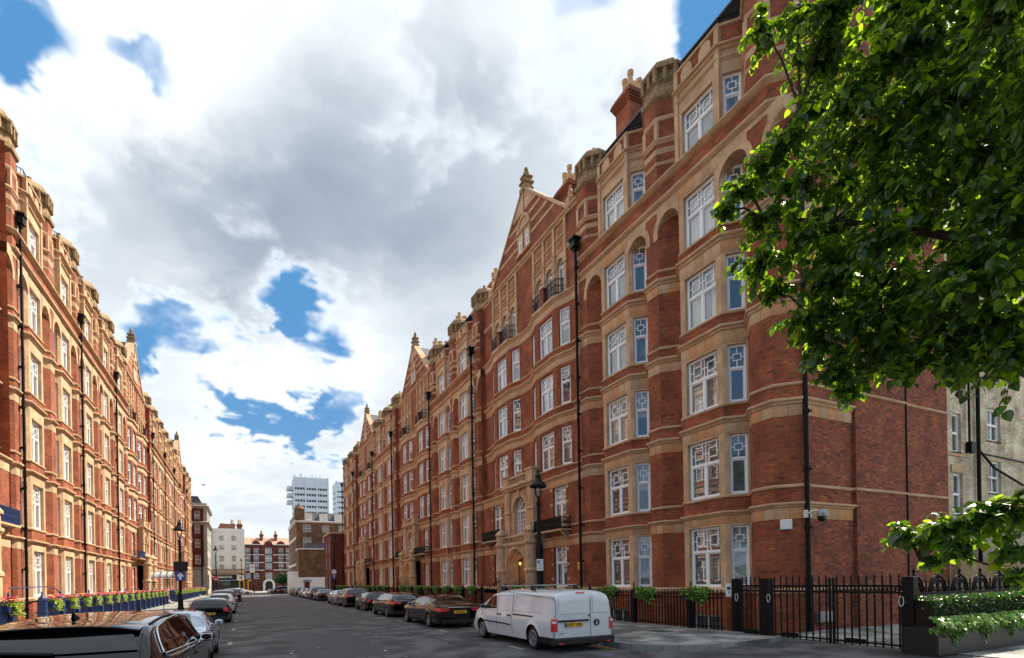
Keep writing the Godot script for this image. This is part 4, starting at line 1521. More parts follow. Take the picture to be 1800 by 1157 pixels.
# ------------------------------------------------------------------ the terraces
func mansions() -> void:
	rng.seed = 77
	var R := Vector3(15.3, 0, 0)
	var r0 := thing("mansion_block", "red brick and stone mansion block at the gated corner, with a blank side wall", "apartment block", R, -PI / 2, "mansion blocks along the shaded side")
	bay_section(r0, [[-22.9, -22.2], [-17.8, -17.1], [-12.7, -11.9]], false, true, true, [0])
	closed_roof(r0, -22.9, -11.32)
	side_wall(r0)
	chimney(r0, Vector3(-21.7, 22.6, -2.9), 1.1, 1.8, 3.4, 6)
	var labels := ["red brick gabled mansion block with the porch behind the white van", "second gabled red brick mansion block along the shaded side", "farthest gabled mansion block on the shaded side, ending the terrace"]
	var r1 := thing("gabled_mansion_block", labels[0], "apartment block", R, -PI / 2, "mansion blocks along the shaded side")
	gable_section(r1, -29.225, false, true, true)
	bay_section(r1, [[-47.05, -46.35], [-41.95, -41.25], [-36.85, -36.15]], false, true, false, [0, 2])
	closed_roof(r1, -47.05, -22.9, 24.6)
	chimney(r1, Vector3(-26.4, 21.6, -2.2), 1.3, 1.7, 2.7, 6)
	chimney(r1, Vector3(-38.2, 22.2, -3.0), 1.2, 1.8, 2.6, 6)
	chimney(r1, Vector3(-45.6, 22.2, -2.8), 1.2, 1.8, 2.5, 6)
	for k: int in [1, 2]:
		var c := copy_of(r1, labels[k])
		c.position = R + Vector3(0, 0, -24.15 * k)
		shuffle_windows(c)
	var Lp := Vector3(-9.0, 0, 0)
	var ll := ["sunlit red brick gabled mansion block nearest on the left, cut by the picture edge", "sunlit red brick mansion block with blue railings and the first visible gable", "far sunlit mansion block with the second gable on the left terrace"]
	var l0 := thing("sunlit_gabled_block", ll[0], "apartment block", Lp, PI / 2, "mansion blocks along the sunlit side")
	l0.set_meta("blue", "1")
	gable_section(l0, 24.275, true, false, false)
	closed_roof(l0, 17.95, 30.6, 24.6)
	var l1 := thing("sunlit_mansion_block", ll[1], "apartment block", Lp, PI / 2, "mansion blocks along the sunlit side")
	l1.set_meta("blue", "1")
	bay_section(l1, [[31.2, 31.9], [36.3, 37.0], [41.4, 42.1], [46.5, 47.2], [51.6, 52.3], [56.7, 57.4]], true, false, false, [0, 2, 4], false)
	gable_section(l1, 63.725, true, false, false)
	closed_roof(l1, 30.6, 70.05, 24.6)
	chimney(l1, Vector3(41.0, 22.2, -2.8), 1.2, 1.8, 2.7, 6)
	chimney(l1, Vector3(68.6, 22.0, -2.2), 1.3, 1.7, 2.6, 6)
	var c2 := copy_of(l1, ll[2])
	c2.position = Lp + Vector3(0, 0, -39.45)
	shuffle_windows(c2)
	var l3 := thing("sunlit_end_block", "last bays of the sunlit left terrace before the dark stone-dressed building", "apartment block", Lp, PI / 2, "mansion blocks along the sunlit side")
	bay_section(l3, [[110.1, 110.8], [115.2, 115.9], [120.3, 121.0]], true, false, false, [0], false)
	closed_roof(l3, 109.5, 121.0, 24.6)

func shuffle_windows(root: Node3D) -> void:
	for w in root.get_children():
		if not String(w.name).begins_with("window"):
			continue
		for c in w.get_children():
			if String(c.name).begins_with("blind") or String(c.name).begins_with("curtain"):
				if rng.randf() < 0.4:
					w.remove_child(c)
					c.free()

# the blank return wall towards the mews, in the block's frame: x = -11.3 faces the gate
func side_wall(root: Node3D) -> void:
	var b := MB.new()
	var x := -11.3
	b.wall(Vector2(x, -0.6), Vector2(x, -3.1), -0.2, 21.2)
	b.wall(Vector2(x, -3.1), Vector2(x + 0.12, -3.1), -0.2, 21.2)
	b.wall(Vector2(x + 0.12, -3.1), Vector2(x + 0.12, -6.0), -0.2, 21.2)
	b.wall(Vector2(x + 0.12, -6.0), Vector2(x + 0.06, -6.0), -0.2, 21.2)
	b.wall(Vector2(x + 0.06, -6.0), Vector2(x + 0.06, -8.9), -0.2, 21.2)
	b.wall(Vector2(x + 0.06, -8.9), Vector2(x - 0.3, -8.9), -0.2, 21.2)
	part("side_wall", b, M.sooty_brick, root)
	var plan := PackedVector2Array([Vector2(x, -0.6), Vector2(x, -3.1), Vector2(x + 0.12, -3.1), Vector2(x + 0.12, -6.0), Vector2(x + 0.06, -6.0), Vector2(x + 0.06, -8.9)])
	for f in 5:
		var c := MB.new()
		c.sweep(plan, [Vector2(0, SILL[f] - 0.11), Vector2(0.05, SILL[f] - 0.09), Vector2(0.06, SILL[f] - 0.03), Vector2(0.0, SILL[f])])
		part("string_course", c, M.stone, root)
		if f < 4:
			var d := MB.new()
			d.sweep(PackedVector2Array([Vector2(x, -0.6), Vector2(x, -3.08)]), cornice_prof(CB[f], CT[f], 0.15))
			part("cornice", d, M.stone, root)
			blocks(root, Vector2(x, -0.62), Vector2(x, -3.08), CB[f] - 0.36, CB[f], 6, null)
	drainpipe(root, x + 0.1, -0.62, 0.0, 19.0)
	var thin := MB.new()
	thin.tube([Vector3(x + 0.14, 0.0, -6.02), Vector3(x + 0.14, 14.0, -6.02)], 0.03, 6)
	part("cable_pipe", thin, M.pipe, root)

# ------------------------------------------------------------------ ground, road, pavements
func flat_sheet(x0: float, x1: float, z0: float, z1: float, y: float, thick: float) -> MB:
	var m := MB.new()
	m.box(Vector3(x0, y - thick, z0), Vector3(x1, y, z1))
	return m

func grounds() -> void:
	struct("ground", flat_sheet(-900, 900, -1200, 300, -2.2, 0.1), M.ground)
	struct("road", flat_sheet(-2.7, 8.6, -108.0, 20.0, 0.0, 0.3), M.asphalt)
	struct("cross_road", flat_sheet(-120, 120, -127.0, -108.0, 0.0, 0.3), M.asphalt)
	struct("far_ground", flat_sheet(-160, 160, -420.0, -127.0, 0.05, 0.3), M.paving)
	struct("side_road", flat_sheet(8.6, 14.0, -10.4, 20.0, 0.0, 0.3), M.asphalt)
	struct("mews_ground", flat_sheet(13.98, 60.0, -11.3, 20.0, 0.02, 0.4), M.paving)
	# right pavement: flagged, with a kerb that curves round the corner by the gate
	var pv := MB.new()
	pv.box(Vector3(8.75, -0.3, -106.0), Vector3(13.15, 0.11, -12.2))
	var pave := struct("pavement", pv, M.paving)
	var corner := PackedVector2Array()
	for k in 9:
		var t := PI / 2 * k / 8.0
		corner.append(Vector2(8.75 + 2.0 - 2.0 * cos(t), 10.3 + 2.0 - 2.0 * sin(t) - 0.35))
	corner.append(Vector2(13.3, 10.15))
	corner.append(Vector2(13.3, 12.2))
	corner.append(Vector2(8.75, 12.2))
	var cm := MB.new()
	cm.slab(corner, -0.3, 0.11, Transform3D(Basis(Vector3.RIGHT, Vector3(0, 0, -1), Vector3.UP), Vector3.ZERO))
	part("corner", cm, M.paving, pave)
	for r in 9:
		var off := 0.45 if r % 2 else 0.0
		for c in 5:
			var z1 := -12.25 - r * 0.72
			var x0 := 8.8 + c * 0.9 - off
			var xa := maxf(x0, 8.8)
			var xb := minf(x0 + 0.885, 13.1)
			if xb - xa < 0.15:
				continue
			var s := MB.new()
			s.box(Vector3(xa, 0.10, z1 - 0.705), Vector3(xb, 0.118 + rng.randf() * 0.004, z1))
			part("paving_slab", s, M.slabs[rng.randi_range(0, 3)], pave)
	var kb := MB.new()
	for k in 24:
		var z1 := -12.2 - k * 0.92
		var s := MB.new()
		s.box(Vector3(8.58, -0.2, z1 - 0.905), Vector3(8.77, 0.125 + rng.randf() * 0.004, z1))
		part("kerb_stone", s, M.kerb, pave)
	kb.box(Vector3(8.58, -0.2, -106.0), Vector3(8.77, 0.125, -34.3))
	part("kerb", kb, M.kerb, pave)
	for k in 8:
		var a := corner[k]
		var b := corner[k + 1]
		var s := MB.new()
		var d := (b - a).normalized()
		var n := Vector2(d.y, -d.x)
		var e := 0.01
		s.slab(PackedVector2Array([a + d * e - n * 0.17, b - d * e - n * 0.17, b - d * e + n * 0.02, a + d * e + n * 0.02]), -0.2, 0.122, Transform3D(Basis(Vector3.RIGHT, Vector3(0, 0, -1), Vector3.UP), Vector3.ZERO))
		part("kerb_stone", s, M.kerb, pave)
	# left pavement
	var lp := MB.new()
	lp.box(Vector3(-6.85, -0.3, -106.0), Vector3(-2.85, 0.11, 20.0))
	var lpave := struct("pavement", lp, M.paving)
	var lk := MB.new()
	lk.box(Vector3(-2.87, -0.2, -106.0), Vector3(-2.68, 0.125, 20.0))
	part("kerb", lk, M.kerb, lpave)
	var cs := MB.new()
	cs.box(Vector3(-60, -0.2, -133), Vector3(-0.5, 0.12, -127))
	cs.box(Vector3(4.5, -0.2, -133), Vector3(60, 0.12, -127))
	struct("far_pavement", cs, M.paving)
	# area walls under the railings
	var aw := MB.new()
	aw.box(Vector3(13.0, -2.2, -106), Vector3(13.25, 0.14, -11.4))
	struct("area_wall", aw, M.kerb)
	var aw2 := MB.new()
	aw2.box(Vector3(-7.05, -2.2, -121), Vector3(-6.8, 0.14, -15.0))
	struct("area_wall", aw2, M.kerb)
	# road marks and repairs
	var marks := MB.new()
	for k in 12:
		var z := -6.5 - k * 6.0
		marks.box(Vector3(-0.5, 0.002, z - 0.9), Vector3(-0.38, 0.006, z))
		marks.box(Vector3(6.42, 0.002, z - 6.9), Vector3(6.52, 0.006, z - 6.0))
	struct("bay_marking", marks, M.paint_line)
	var yl := MB.new()
	yl.box(Vector3(8.2, 0.002, -30.0), Vector3(8.29, 0.006, -11.3))
	yl.box(Vector3(8.4, 0.002, -30.0), Vector3(8.49, 0.006, -11.3))
	struct("yellow_line", yl, M.yellow_line)
	var pt := MB.new()
	for q: Array in [[1.2, 3.4, -21.0, -13.5], [2.2, 4.6, -46.0, -25.0], [4.9, 5.9, -40.0, -30.0], [0.3, 1.1, -60.0, -33.0]]:
		pt.box(Vector3(q[0], 0.001, q[2]), Vector3(q[1], 0.005, q[3]))
	struct("road_patch", pt, M.patch)
	# tar seams, oil stains and litter on the road
	var seams := MB.new()
	for q: Array in [[2.9, -12.0, -48.0], [5.4, -15.0, -60.0], [1.3, -30.0, -75.0], [3.9, -22.0, -40.0]]:
		var prev := Vector2(q[0], q[1])
		while prev.y > q[2]:
			var nx := Vector2(q[0] + rng.randf_range(-0.12, 0.12), prev.y - rng.randf_range(0.5, 1.4))
			seams.quad(Vector3(prev.x - 0.025, 0.007, prev.y), Vector3(prev.x + 0.025, 0.007, prev.y), Vector3(nx.x + 0.025, 0.007, nx.y), Vector3(nx.x - 0.025, 0.007, nx.y), Vector3.UP)
			prev = nx
	for k in 7:
		var z := -14.0 - k * 5.3
		var x0 := rng.randf_range(0.2, 3.0)
		var prev := Vector2(x0, z)
		for j in 6:
			var nx := prev + Vector2(rng.randf_range(0.25, 0.6), rng.randf_range(-0.16, 0.16))
			seams.quad(Vector3(prev.x, 0.0065, prev.y - 0.015), Vector3(nx.x, 0.0065, nx.y - 0.015), Vector3(nx.x, 0.0065, nx.y + 0.015), Vector3(prev.x, 0.0065, prev.y + 0.015), Vector3.UP)
			prev = nx
	struct("tar_seam", seams, M.tar).set_meta("kind", "structure")
	var stains := MB.new()
	for q: Array in [[4.9, -12.2, 0.35], [5.6, -14.6, 0.5], [3.3, -17.4, 0.28], [4.6, -24.0, 0.4], [2.2, -33.0, 0.5], [6.0, -22.5, 0.3], [1.0, -19.0, 0.3]]:
		var pts := PackedVector2Array()
		for j in 14:
			var t := TAU * j / 14.0
			var rr: float = q[2] * rng.randf_range(0.55, 1.0)
			pts.append(Vector2(q[0] + cos(t) * rr, -q[1] + sin(t) * rr * 1.7))
		stains.slab(pts, 0.004, 0.008, Transform3D(Basis(Vector3.RIGHT, Vector3(0, 0, -1), Vector3.UP), Vector3.ZERO))
	struct("oil_stain", stains, M.tar)
	for q: Array in [[3.4, -26.0], [1.9, -15.8], [4.4, -44.0]]:
		var mh := MB.new()
		mh.lathe([Vector2(0.0, 0.01), Vector2(0.27, 0.01), Vector2(0.29, 0.006), Vector2(0.33, 0.006), Vector2(0.35, 0.0)], 20)
		for e in 5:
			mh.box(Vector3(-0.2 + e * 0.09, 0.01, -0.2), Vector3(-0.16 + e * 0.09, 0.014, 0.2))
		var near_what: String = "round iron cover in the road, %s" % ("between the parked rows" if q[1] > -30 and q[1] < -20 else "nearest the white van" if q[1] > -20 else "farthest down the street")
		solo("road_cover", mh, M.patch, near_what, "manhole cover", "", Transform3D(Basis(), Vector3(q[0], 0.003, q[1])))
	var bits := MB.new()
	for k in 24:
		var c := Vector3(rng.randf_range(0.0, 6.4), 0.012, rng.randf_range(-12.0, -45.0))
		var w := rng.randf_range(0.02, 0.06)
		bits.quad(c + Vector3(-w, 0, -w * 0.7), c + Vector3(w, 0.012, -w), c + Vector3(w * 0.8, 0.0, w), c + Vector3(-w, 0.015, w * 0.8), Vector3.UP)
	var lt := struct("litter", bits, M.off_white)
	lt.set_meta("kind", "stuff")
	tag(lt, "small pale scraps of litter scattered on the asphalt", "litter")

# ------------------------------------------------------------------ vehicles
# A car in its own frame: rear at z = 0, front at z = -L, x to the right when looking forward, wheels on y = 0.
class Body:
	var L := 4.5
	var W := 1.8
	var top := []      # [t, y] silhouette from the rear
	var belt := []     # [t, y]
	var wheels := [0.8, 3.5]
	var R := 0.33
	var clear := 0.2
	var tum := 0.42    # lean of the side glass
	var tail_round := 0.12
	var nose_round := 0.2
	var flare := 0.02

	static func curve(p: Array, t: float) -> float:
		var n := p.size()
		if t <= p[0][0]:
			return p[0][1]
		if t >= p[n - 1][0]:
			return p[n - 1][1]
		var k := 0
		while t > p[k + 1][0]:
			k += 1
		var h: float = p[k + 1][0] - p[k][0]
		var s: float = (t - p[k][0]) / h
		# monotone cubic
		var sl := func(i: int) -> float: return (p[i + 1][1] - p[i][1]) / (p[i + 1][0] - p[i][0])
		var tg := func(i: int) -> float:
			if i == 0: return sl.call(0)
			if i == n - 1: return sl.call(n - 2)
			var a: float = sl.call(i - 1)
			var b: float = sl.call(i)
			return 0.0 if a * b <= 0 else 2.0 * a * b / (a + b)
		var m0: float = tg.call(k) * h
		var m1: float = tg.call(k + 1) * h
		var s2 := s * s
		var s3 := s2 * s
		return p[k][1] * (2 * s3 - 3 * s2 + 1) + m0 * (s3 - 2 * s2 + s) + p[k + 1][1] * (-2 * s3 + 3 * s2) + m1 * (s3 - s2)

	func hw(t: float) -> float:
		var a := clampf(1.0 - t / 0.55, 0, 1)
		var b := clampf(1.0 - (L - t) / 0.9, 0, 1)
		return W * 0.5 * (1.0 - tail_round * a * a - nose_round * b * b)

	func yt(t: float) -> float: return Body.curve(top, t)
	func yb(t: float) -> float: return minf(Body.curve(belt, t), yt(t) - 0.01)
	func ye(t: float) -> float:
		var b := yb(t)
		return b + (yt(t) - b) * 0.74

	func side_x(t: float, y: float) -> float:
		var h := hw(t)
		var b := yb(t)
		if y <= b:
			var r := clampf((y - clear) / (b - clear), 0, 1)
			var f := 0.93 + 0.07 * sin(clampf(r * 1.5, 0, 1) * PI / 2)
			if r > 0.62:
				f -= 0.045 * pow((r - 0.62) / 0.38, 2)
			# a soft crease below the belt and lips round the wheels
			f += 0.006 * exp(-pow((r - 0.8) / 0.06, 2))
			var x := h * f
			for w: float in wheels:
				var d := Vector2(t - w, y - R).length()
				x += flare * exp(-pow((d - R * 1.18) / 0.07, 2))
			return x
		return h * 0.955 - tum * (y - b)

	func top_y(t: float, x: float) -> float:
		var e := ye(t)
		var xe := maxf(side_x(t, e), 0.05)
		var q := clampf(absf(x) / xe, 0, 1)
		return e + (yt(t) - e) * pow(1.0 - pow(q, 2.6), 1.0 / 2.2)

	func rear_t(x: float, y: float) -> float:
		var t := 0.0
		while t < L * 0.5 and top_y(t, x) < y:
			t += 0.02
		if t <= 0.0:
			return 0.0
		var a := t - 0.02
		for k in 12:
			var m := (a + t) * 0.5
			if top_y(m, x) < y: a = m
			else: t = m
		return t

	func front_t(x: float, y: float) -> float:
		var t := L
		while t > L * 0.3 and top_y(t, x) < y:
			t -= 0.02
		if t >= L:
			return L
		var a := t + 0.02
		for k in 12:
			var m := (a + t) * 0.5
			if top_y(m, x) < y: a = m
			else: t = m
		return t

	func arch_y(t: float) -> float:
		var y := clear
		for w: float in wheels:
			var d := absf(t - w)
			var r := R + 0.055
			if d < r:
				y = maxf(y, R + sqrt(r * r - d * d))
		return y

	func shell() -> MB:
		var mb := MB.new()
		var ts := [0.0, 0.01, 0.03, 0.06, 0.1]
		var t := 0.15
		while t < L - 0.12:
			ts.append(t)
			t += 0.05
		ts.append_array([L - 0.1, L - 0.06, L - 0.03, L - 0.01, L])
		for w: float in wheels:
			for e: float in [-1.0, 1.0]:
				ts.append(w + e * (R + 0.0545))
				ts.append(w + e * (R + 0.04))
		ts.sort()
		for s: float in [-1.0, 1.0]:
			var rows := []
			for tt: float in ts:
				var row := PackedVector3Array()
				var y0 := arch_y(tt)
				var b := maxf(yb(tt), y0 + 0.02)
				for k in 15:
					var y := lerpf(y0, b, k / 14.0)
					row.append(Vector3(s * side_x(tt, y), y, -tt))
				var e := ye(tt)
				for k in range(1, 5):
					var y := lerpf(b, e, k / 4.0)
					row.append(Vector3(s * side_x(tt, y), y, -tt))
				var xe := side_x(tt, e)
				for k in range(1, 13):
					var a := PI / 2 * k / 12.0
					var x := xe * cos(a)
					row.append(Vector3(s * x, top_y(tt, x), -tt))
				rows.append(row)
			mb.grid(rows, Vector3(s, 0.3, 0))
		for e: float in [0.0, L]:
			var rows := []
			var y1 := yt(e)
			for k in 12:
				var y := lerpf(clear, ye(e), k / 11.0)
				var x := side_x(e, y)
				var row := PackedVector3Array()
				for j in 9:
					row.append(Vector3(x * (j / 4.0 - 1.0), y, -e))
				rows.append(row)
			for k in range(1, 8):
				var a := PI / 2 * k / 7.0
				var x := side_x(e, ye(e)) * cos(a)
				var row := PackedVector3Array()
				for j in 9:
					row.append(Vector3(x * (j / 4.0 - 1.0), top_y(e, x), -e))
				rows.append(row)
			mb.grid(rows, Vector3(0, 0, 1 if e == 0.0 else -1))
		return mb

	# four corners (t, y) to a sheet on the flank
	func side_patch(mb: MB, s: float, c: Array, off := 0.006, m := 10, n := 6) -> void:
		var rows := []
		for i in m + 1:
			var row := PackedVector3Array()
			var p0: Vector2 = c[0].lerp(c[1], i / float(m))
			var p1: Vector2 = c[3].lerp(c[2], i / float(m))
			for j in n + 1:
				var p := p0.lerp(p1, j / float(n))
				row.append(Vector3(s * (side_x(p.x, p.y) + off), p.y, -p.x))
			rows.append(row)
		mb.grid(rows, Vector3(s, 0, 0))

	# line of flat trim along the flank
	func side_line(mb: MB, s: float, pts: Array, w: float, off := 0.012) -> void:
		var path := []
		for p: Vector2 in pts:
			path.append(Vector3(s * (side_x(p.x, p.y) + off), p.y, -p.x))
		mb.tube(path, w, 5)

	# four corners (x, y) to a sheet on the tail (or the nose)
	func end_patch(mb: MB, c: Array, off := 0.014, rear := true, m := 12, n := 6) -> void:
		var rows := []
		for i in m + 1:
			var row := PackedVector3Array()
			var p0: Vector2 = c[0].lerp(c[1], i / float(m))
			var p1: Vector2 = c[3].lerp(c[2], i / float(m))
			for j in n + 1:
				var p := p0.lerp(p1, j / float(n))
				var z := -rear_t(p.x, p.y) + off if rear else -front_t(p.x, p.y) - off
				row.append(Vector3(p.x, p.y + off * 0.6, z))
			rows.append(row)
		mb.grid(rows, Vector3(0, 0.2, 1 if rear else -1))

	# light wrapped round the rear corner: from the flank (t) to x on the tail
	func corner_light(mb: MB, s: float, t: float, x: float, ya: float, yb2: float, slope := 0.0, off := 0.01) -> void:
		var rows := []
		for j in 5:
			var y := lerpf(ya, yb2, j / 4.0)
			var row := PackedVector3Array()
			for k in 7:
				var tt := t * (1.0 - k / 6.0)
				var yy := y + slope * tt
				row.append(Vector3(s * (side_x(tt, yy) + off), yy, -tt + (off if k == 6 else 0.0)))
			var x0 := side_x(0, y)
			for k in range(1, 7):
				var xx := lerpf(x0, x, k / 6.0)
				row.append(Vector3(s * xx, y, -rear_t(xx, y) + off))
			rows.append(row)
		mb.grid(rows, Vector3(s * 0.5, 0, 1))


var wheel_cache := {}

func wheel_shapes(R: float, w: float, spokes: int) -> Array:
	var key := "%.3f_%.3f_%d" % [R, w, spokes]
	if wheel_cache.has(key):
		return wheel_cache[key]
	var rot := Transform3D(Basis(Vector3.FORWARD, PI / 2), Vector3.ZERO)
	var rr := R * 0.70
	var ty := MB.new()
	ty.lathe([Vector2(rr, -w / 2 + 0.02), Vector2(rr + 0.02, -w / 2), Vector2(R - 0.03, -w / 2 + 0.005), Vector2(R, -w / 2 + 0.04), Vector2(R, w / 2 - 0.04), Vector2(R - 0.03, w / 2 - 0.005), Vector2(rr + 0.02, w / 2), Vector2(rr, w / 2 - 0.02)], 28, rot)
	var rm := MB.new()
	rm.lathe([Vector2(rr - 0.005, -w / 2 + 0.05), Vector2(rr, w / 2 - 0.01), Vector2(rr - 0.03, w / 2), Vector2(rr - 0.05, w / 2 - 0.03)], 28, rot)
	rm.lathe([Vector2(0.075, w / 2 - 0.06), Vector2(0.07, w / 2 - 0.015), Vector2(0.0, w / 2 - 0.01)], 14, rot)
	for k in spokes:
		var a := TAU * k / spokes
		var d := Vector3(0, cos(a), sin(a))
		for e: float in [-0.11, 0.11]:
			var d2 := Vector3(0, cos(a + e), sin(a + e))
			bar(rm, d * 0.05 + Vector3(w / 2 - 0.03, 0, 0), d2 * (rr - 0.03) + Vector3(w / 2 - 0.02, 0, 0), 0.028, 0.03, Vector3.RIGHT)
	var hub := MB.new()
	hub.lathe([Vector2(rr - 0.01, w / 2 - 0.12), Vector2(0.0, w / 2 - 0.12)], 20, rot)
	wheel_cache[key] = [ty.mesh(), rm.mesh(), hub.mesh()]
	return wheel_cache[key]

func add_wheels(o: Node3D, b: Body, w: float, spokes: int, rim: Material) -> void:
	var s := wheel_shapes(b.R, w, spokes)
	for t: float in b.wheels:
		for e: float in [-1.0, 1.0]:
			var at := Transform3D(Basis(Vector3.UP, 0.0 if e > 0 else PI), Vector3(e * (b.hw(t) - w / 2 - 0.005), b.R, -t))
			var ty := part("wheel", s[0], M.tyre, o, at)
			part("rim", s[1], rim, ty)
			part("brake_disc", s[2], M.black, ty)
	var under := MB.new()
	under.box(Vector3(-b.W * 0.5 + 0.26, 0.16, -b.L + 0.2), Vector3(b.W * 0.5 - 0.26, 0.62, -0.12))
	part("underbody", under, M.black, o)

func plate(o: Node3D, text: String, at: Vector3, tilt := 0.0, m: Material = null) -> void:
	var mb := MB.new()
	mb.cbox(Vector3(-0.26, -0.056, -0.01), Vector3(0.26, 0.056, 0.006), 0.004)
	var p := part("number_plate", mb, m if m else M.plate_y, o, Transform3D(Basis(Vector3.RIGHT, tilt), at))
	if text:
		part("plate_lettering", lettering(text, 0.072), M.ink, p, Transform3D(Basis(), Vector3(0, 0, 0.008)))

func mirror(o: Node3D, b: Body, t: float, y: float, m: Material) -> void:
	for s: float in [-1.0, 1.0]:
		var mb := MB.new()
		var x := b.side_x(t, y) + 0.12
		var rows := []
		for i in 7:
			var a := PI * i / 6.0
			var row := PackedVector3Array()
			for j in 11:
				var q := TAU * j / 10.0
				var r := sin(a)
				row.append(Vector3(s * (x + 0.115 * r * cos(q)), y + 0.075 * r * sin(q), -t + 0.07 * -cos(a)))
			rows.append(row)
		mb.grid(rows, Vector3(-s, 0, 0), true)
		var md := part("door_mirror", mb, m, o)
		var st := MB.new()
		bar(st, Vector3(s * (x - 0.14), y - 0.05, -t), Vector3(s * x, y - 0.03, -t), 0.05, 0.04)
		part("mirror_stalk", st, M.trim, md)
		var gl := MB.new()
		gl.cbox(Vector3(-0.085, -0.05, 0), Vector3(0.085, 0.05, 0.008), 0.004)
		part("mirror_glass", gl, M.chrome, md, Transform3D(Basis(), Vector3(s * x, y, -t + 0.045)))

const SHAPES := {
	"saloon": {"L": 4.9, "W": 1.86, "wheels": [1.05, 3.95], "R": 0.34,
		"top": [[0, 0.90], [0.04, 0.99], [0.12, 1.03], [0.55, 1.06], [0.85, 1.11], [1.45, 1.36], [1.95, 1.44], [2.5, 1.44], [2.95, 1.35], [3.65, 1.01], [3.8, 0.97], [4.5, 0.82], [4.78, 0.7], [4.9, 0.55]],
		"belt": [[0, 0.88], [0.3, 0.97], [1.0, 0.985], [2.5, 0.945], [3.6, 0.92], [4.5, 0.76], [4.9, 0.5]],
		"win": [[[0.98, 1.03], [1.5, 0.99], [1.62, 1.33], [1.42, 1.26]], [[1.56, 0.99], [2.32, 0.965], [2.30, 1.375], [1.67, 1.35]], [[2.40, 0.96], [3.38, 0.945], [2.92, 1.29], [2.38, 1.375]]],
		"rear": [[-0.60, 1.08], [0.60, 1.08], [0.48, 1.375], [-0.48, 1.375]], "front": [[-0.66, 1.0], [0.66, 1.0], [0.5, 1.35], [-0.5, 1.35]],
		"lights": [0.35, 0.46, 0.76, 0.90, 0.05], "plate": [0.72, 0.0], "handles": [1.75, 2.75]},
	"hatch": {"L": 3.9, "W": 1.75, "wheels": [0.68, 3.15], "R": 0.31,
		"top": [[0, 0.86], [0.03, 0.95], [0.1, 1.0], [0.28, 1.22], [0.42, 1.34], [0.62, 1.385], [1.2, 1.42], [1.9, 1.41], [2.25, 1.35], [2.75, 1.03], [2.9, 0.98], [3.6, 0.86], [3.82, 0.7], [3.9, 0.55]],
		"belt": [[0, 0.82], [0.2, 0.93], [1.0, 0.95], [2.6, 0.92], [3.5, 0.8], [3.9, 0.5]],
		"win": [[[0.52, 0.98], [1.38, 0.98], [1.38, 1.33], [0.62, 1.30]], [[1.46, 0.98], [2.55, 0.955], [2.22, 1.27], [1.46, 1.33]]],
		"rear": [[-0.56, 1.02], [0.56, 1.02], [0.47, 1.30], [-0.47, 1.30]], "front": [[-0.6, 1.03], [0.6, 1.03], [0.5, 1.33], [-0.5, 1.33]],
		"lights": [0.06, 0.58, 0.66, 0.88, 0.0], "plate": [0.56, 0.0], "handles": [1.65]},
	"suv": {"L": 4.75, "W": 1.9, "wheels": [0.95, 3.8], "R": 0.38,
		"top": [[0, 1.0], [0.03, 1.08], [0.12, 1.16], [0.42, 1.5], [0.55, 1.6], [0.85, 1.66], [1.6, 1.70], [2.4, 1.68], [2.8, 1.6], [3.4, 1.2], [3.55, 1.14], [4.4, 1.0], [4.65, 0.84], [4.75, 0.6]],
		"belt": [[0, 0.97], [0.3, 1.1], [1.0, 1.14], [3.2, 1.08], [4.3, 0.92], [4.75, 0.55]],
		"win": [[[0.62, 1.24], [1.28, 1.18], [1.34, 1.55], [0.80, 1.52]], [[1.36, 1.18], [2.22, 1.15], [2.22, 1.59], [1.42, 1.57]], [[2.30, 1.15], [3.15, 1.12], [2.78, 1.50], [2.30, 1.59]]],
		"rear": [[-0.66, 1.2], [0.66, 1.2], [0.56, 1.52], [-0.56, 1.52]], "front": [[-0.7, 1.17], [0.7, 1.17], [0.56, 1.58], [-0.56, 1.58]],
		"lights": [0.30, 0.48, 0.92, 1.08, 0.06], "plate": [0.80, 0.0], "handles": [1.55, 2.5]},
	"estate": {"L": 4.8, "W": 1.84, "wheels": [1.0, 3.85], "R": 0.335,
		"top": [[0, 0.92], [0.03, 1.0], [0.12, 1.05], [0.45, 1.3], [0.6, 1.38], [1.0, 1.44], [1.9, 1.47], [2.5, 1.46], [2.9, 1.37], [3.55, 1.03], [3.7, 0.98], [4.4, 0.84], [4.7, 0.7], [4.8, 0.55]],
		"belt": [[0, 0.88], [0.3, 0.98], [1.0, 0.99], [2.5, 0.95], [3.5, 0.92], [4.4, 0.78], [4.8, 0.5]],
		"win": [[[0.72, 1.05], [1.42, 1.0], [1.48, 1.36], [0.90, 1.32]], [[1.50, 1.0], [2.28, 0.97], [2.26, 1.40], [1.56, 1.375]], [[2.36, 0.97], [3.30, 0.95], [2.86, 1.31], [2.34, 1.40]]],
		"rear": [[-0.60, 1.07], [0.60, 1.07], [0.52, 1.33], [-0.52, 1.33]], "front": [[-0.66, 1.02], [0.66, 1.02], [0.5, 1.37], [-0.5, 1.37]],
		"lights": [0.35, 0.42, 0.80, 0.95, 0.06], "plate": [0.66, 0.0], "handles": [1.7, 2.7]},
}

func make_body(kind: String, k := Vector3.ONE) -> Body:
	var d: Dictionary = SHAPES[kind]
	var b := Body.new()
	b.L = d.L * k.z
	b.W = d.W * k.x
	b.R = d.R * k.y
	b.clear = 0.22 * k.y
	b.top = d.top.map(func(p): return [p[0] * k.z, p[1] * k.y])
	b.belt = d.belt.map(func(p): return [p[0] * k.z, p[1] * k.y])
	b.wheels = d.wheels.map(func(t): return t * k.z)
	b.tum = 0.42 if kind == "suv" else 0.58
	return b

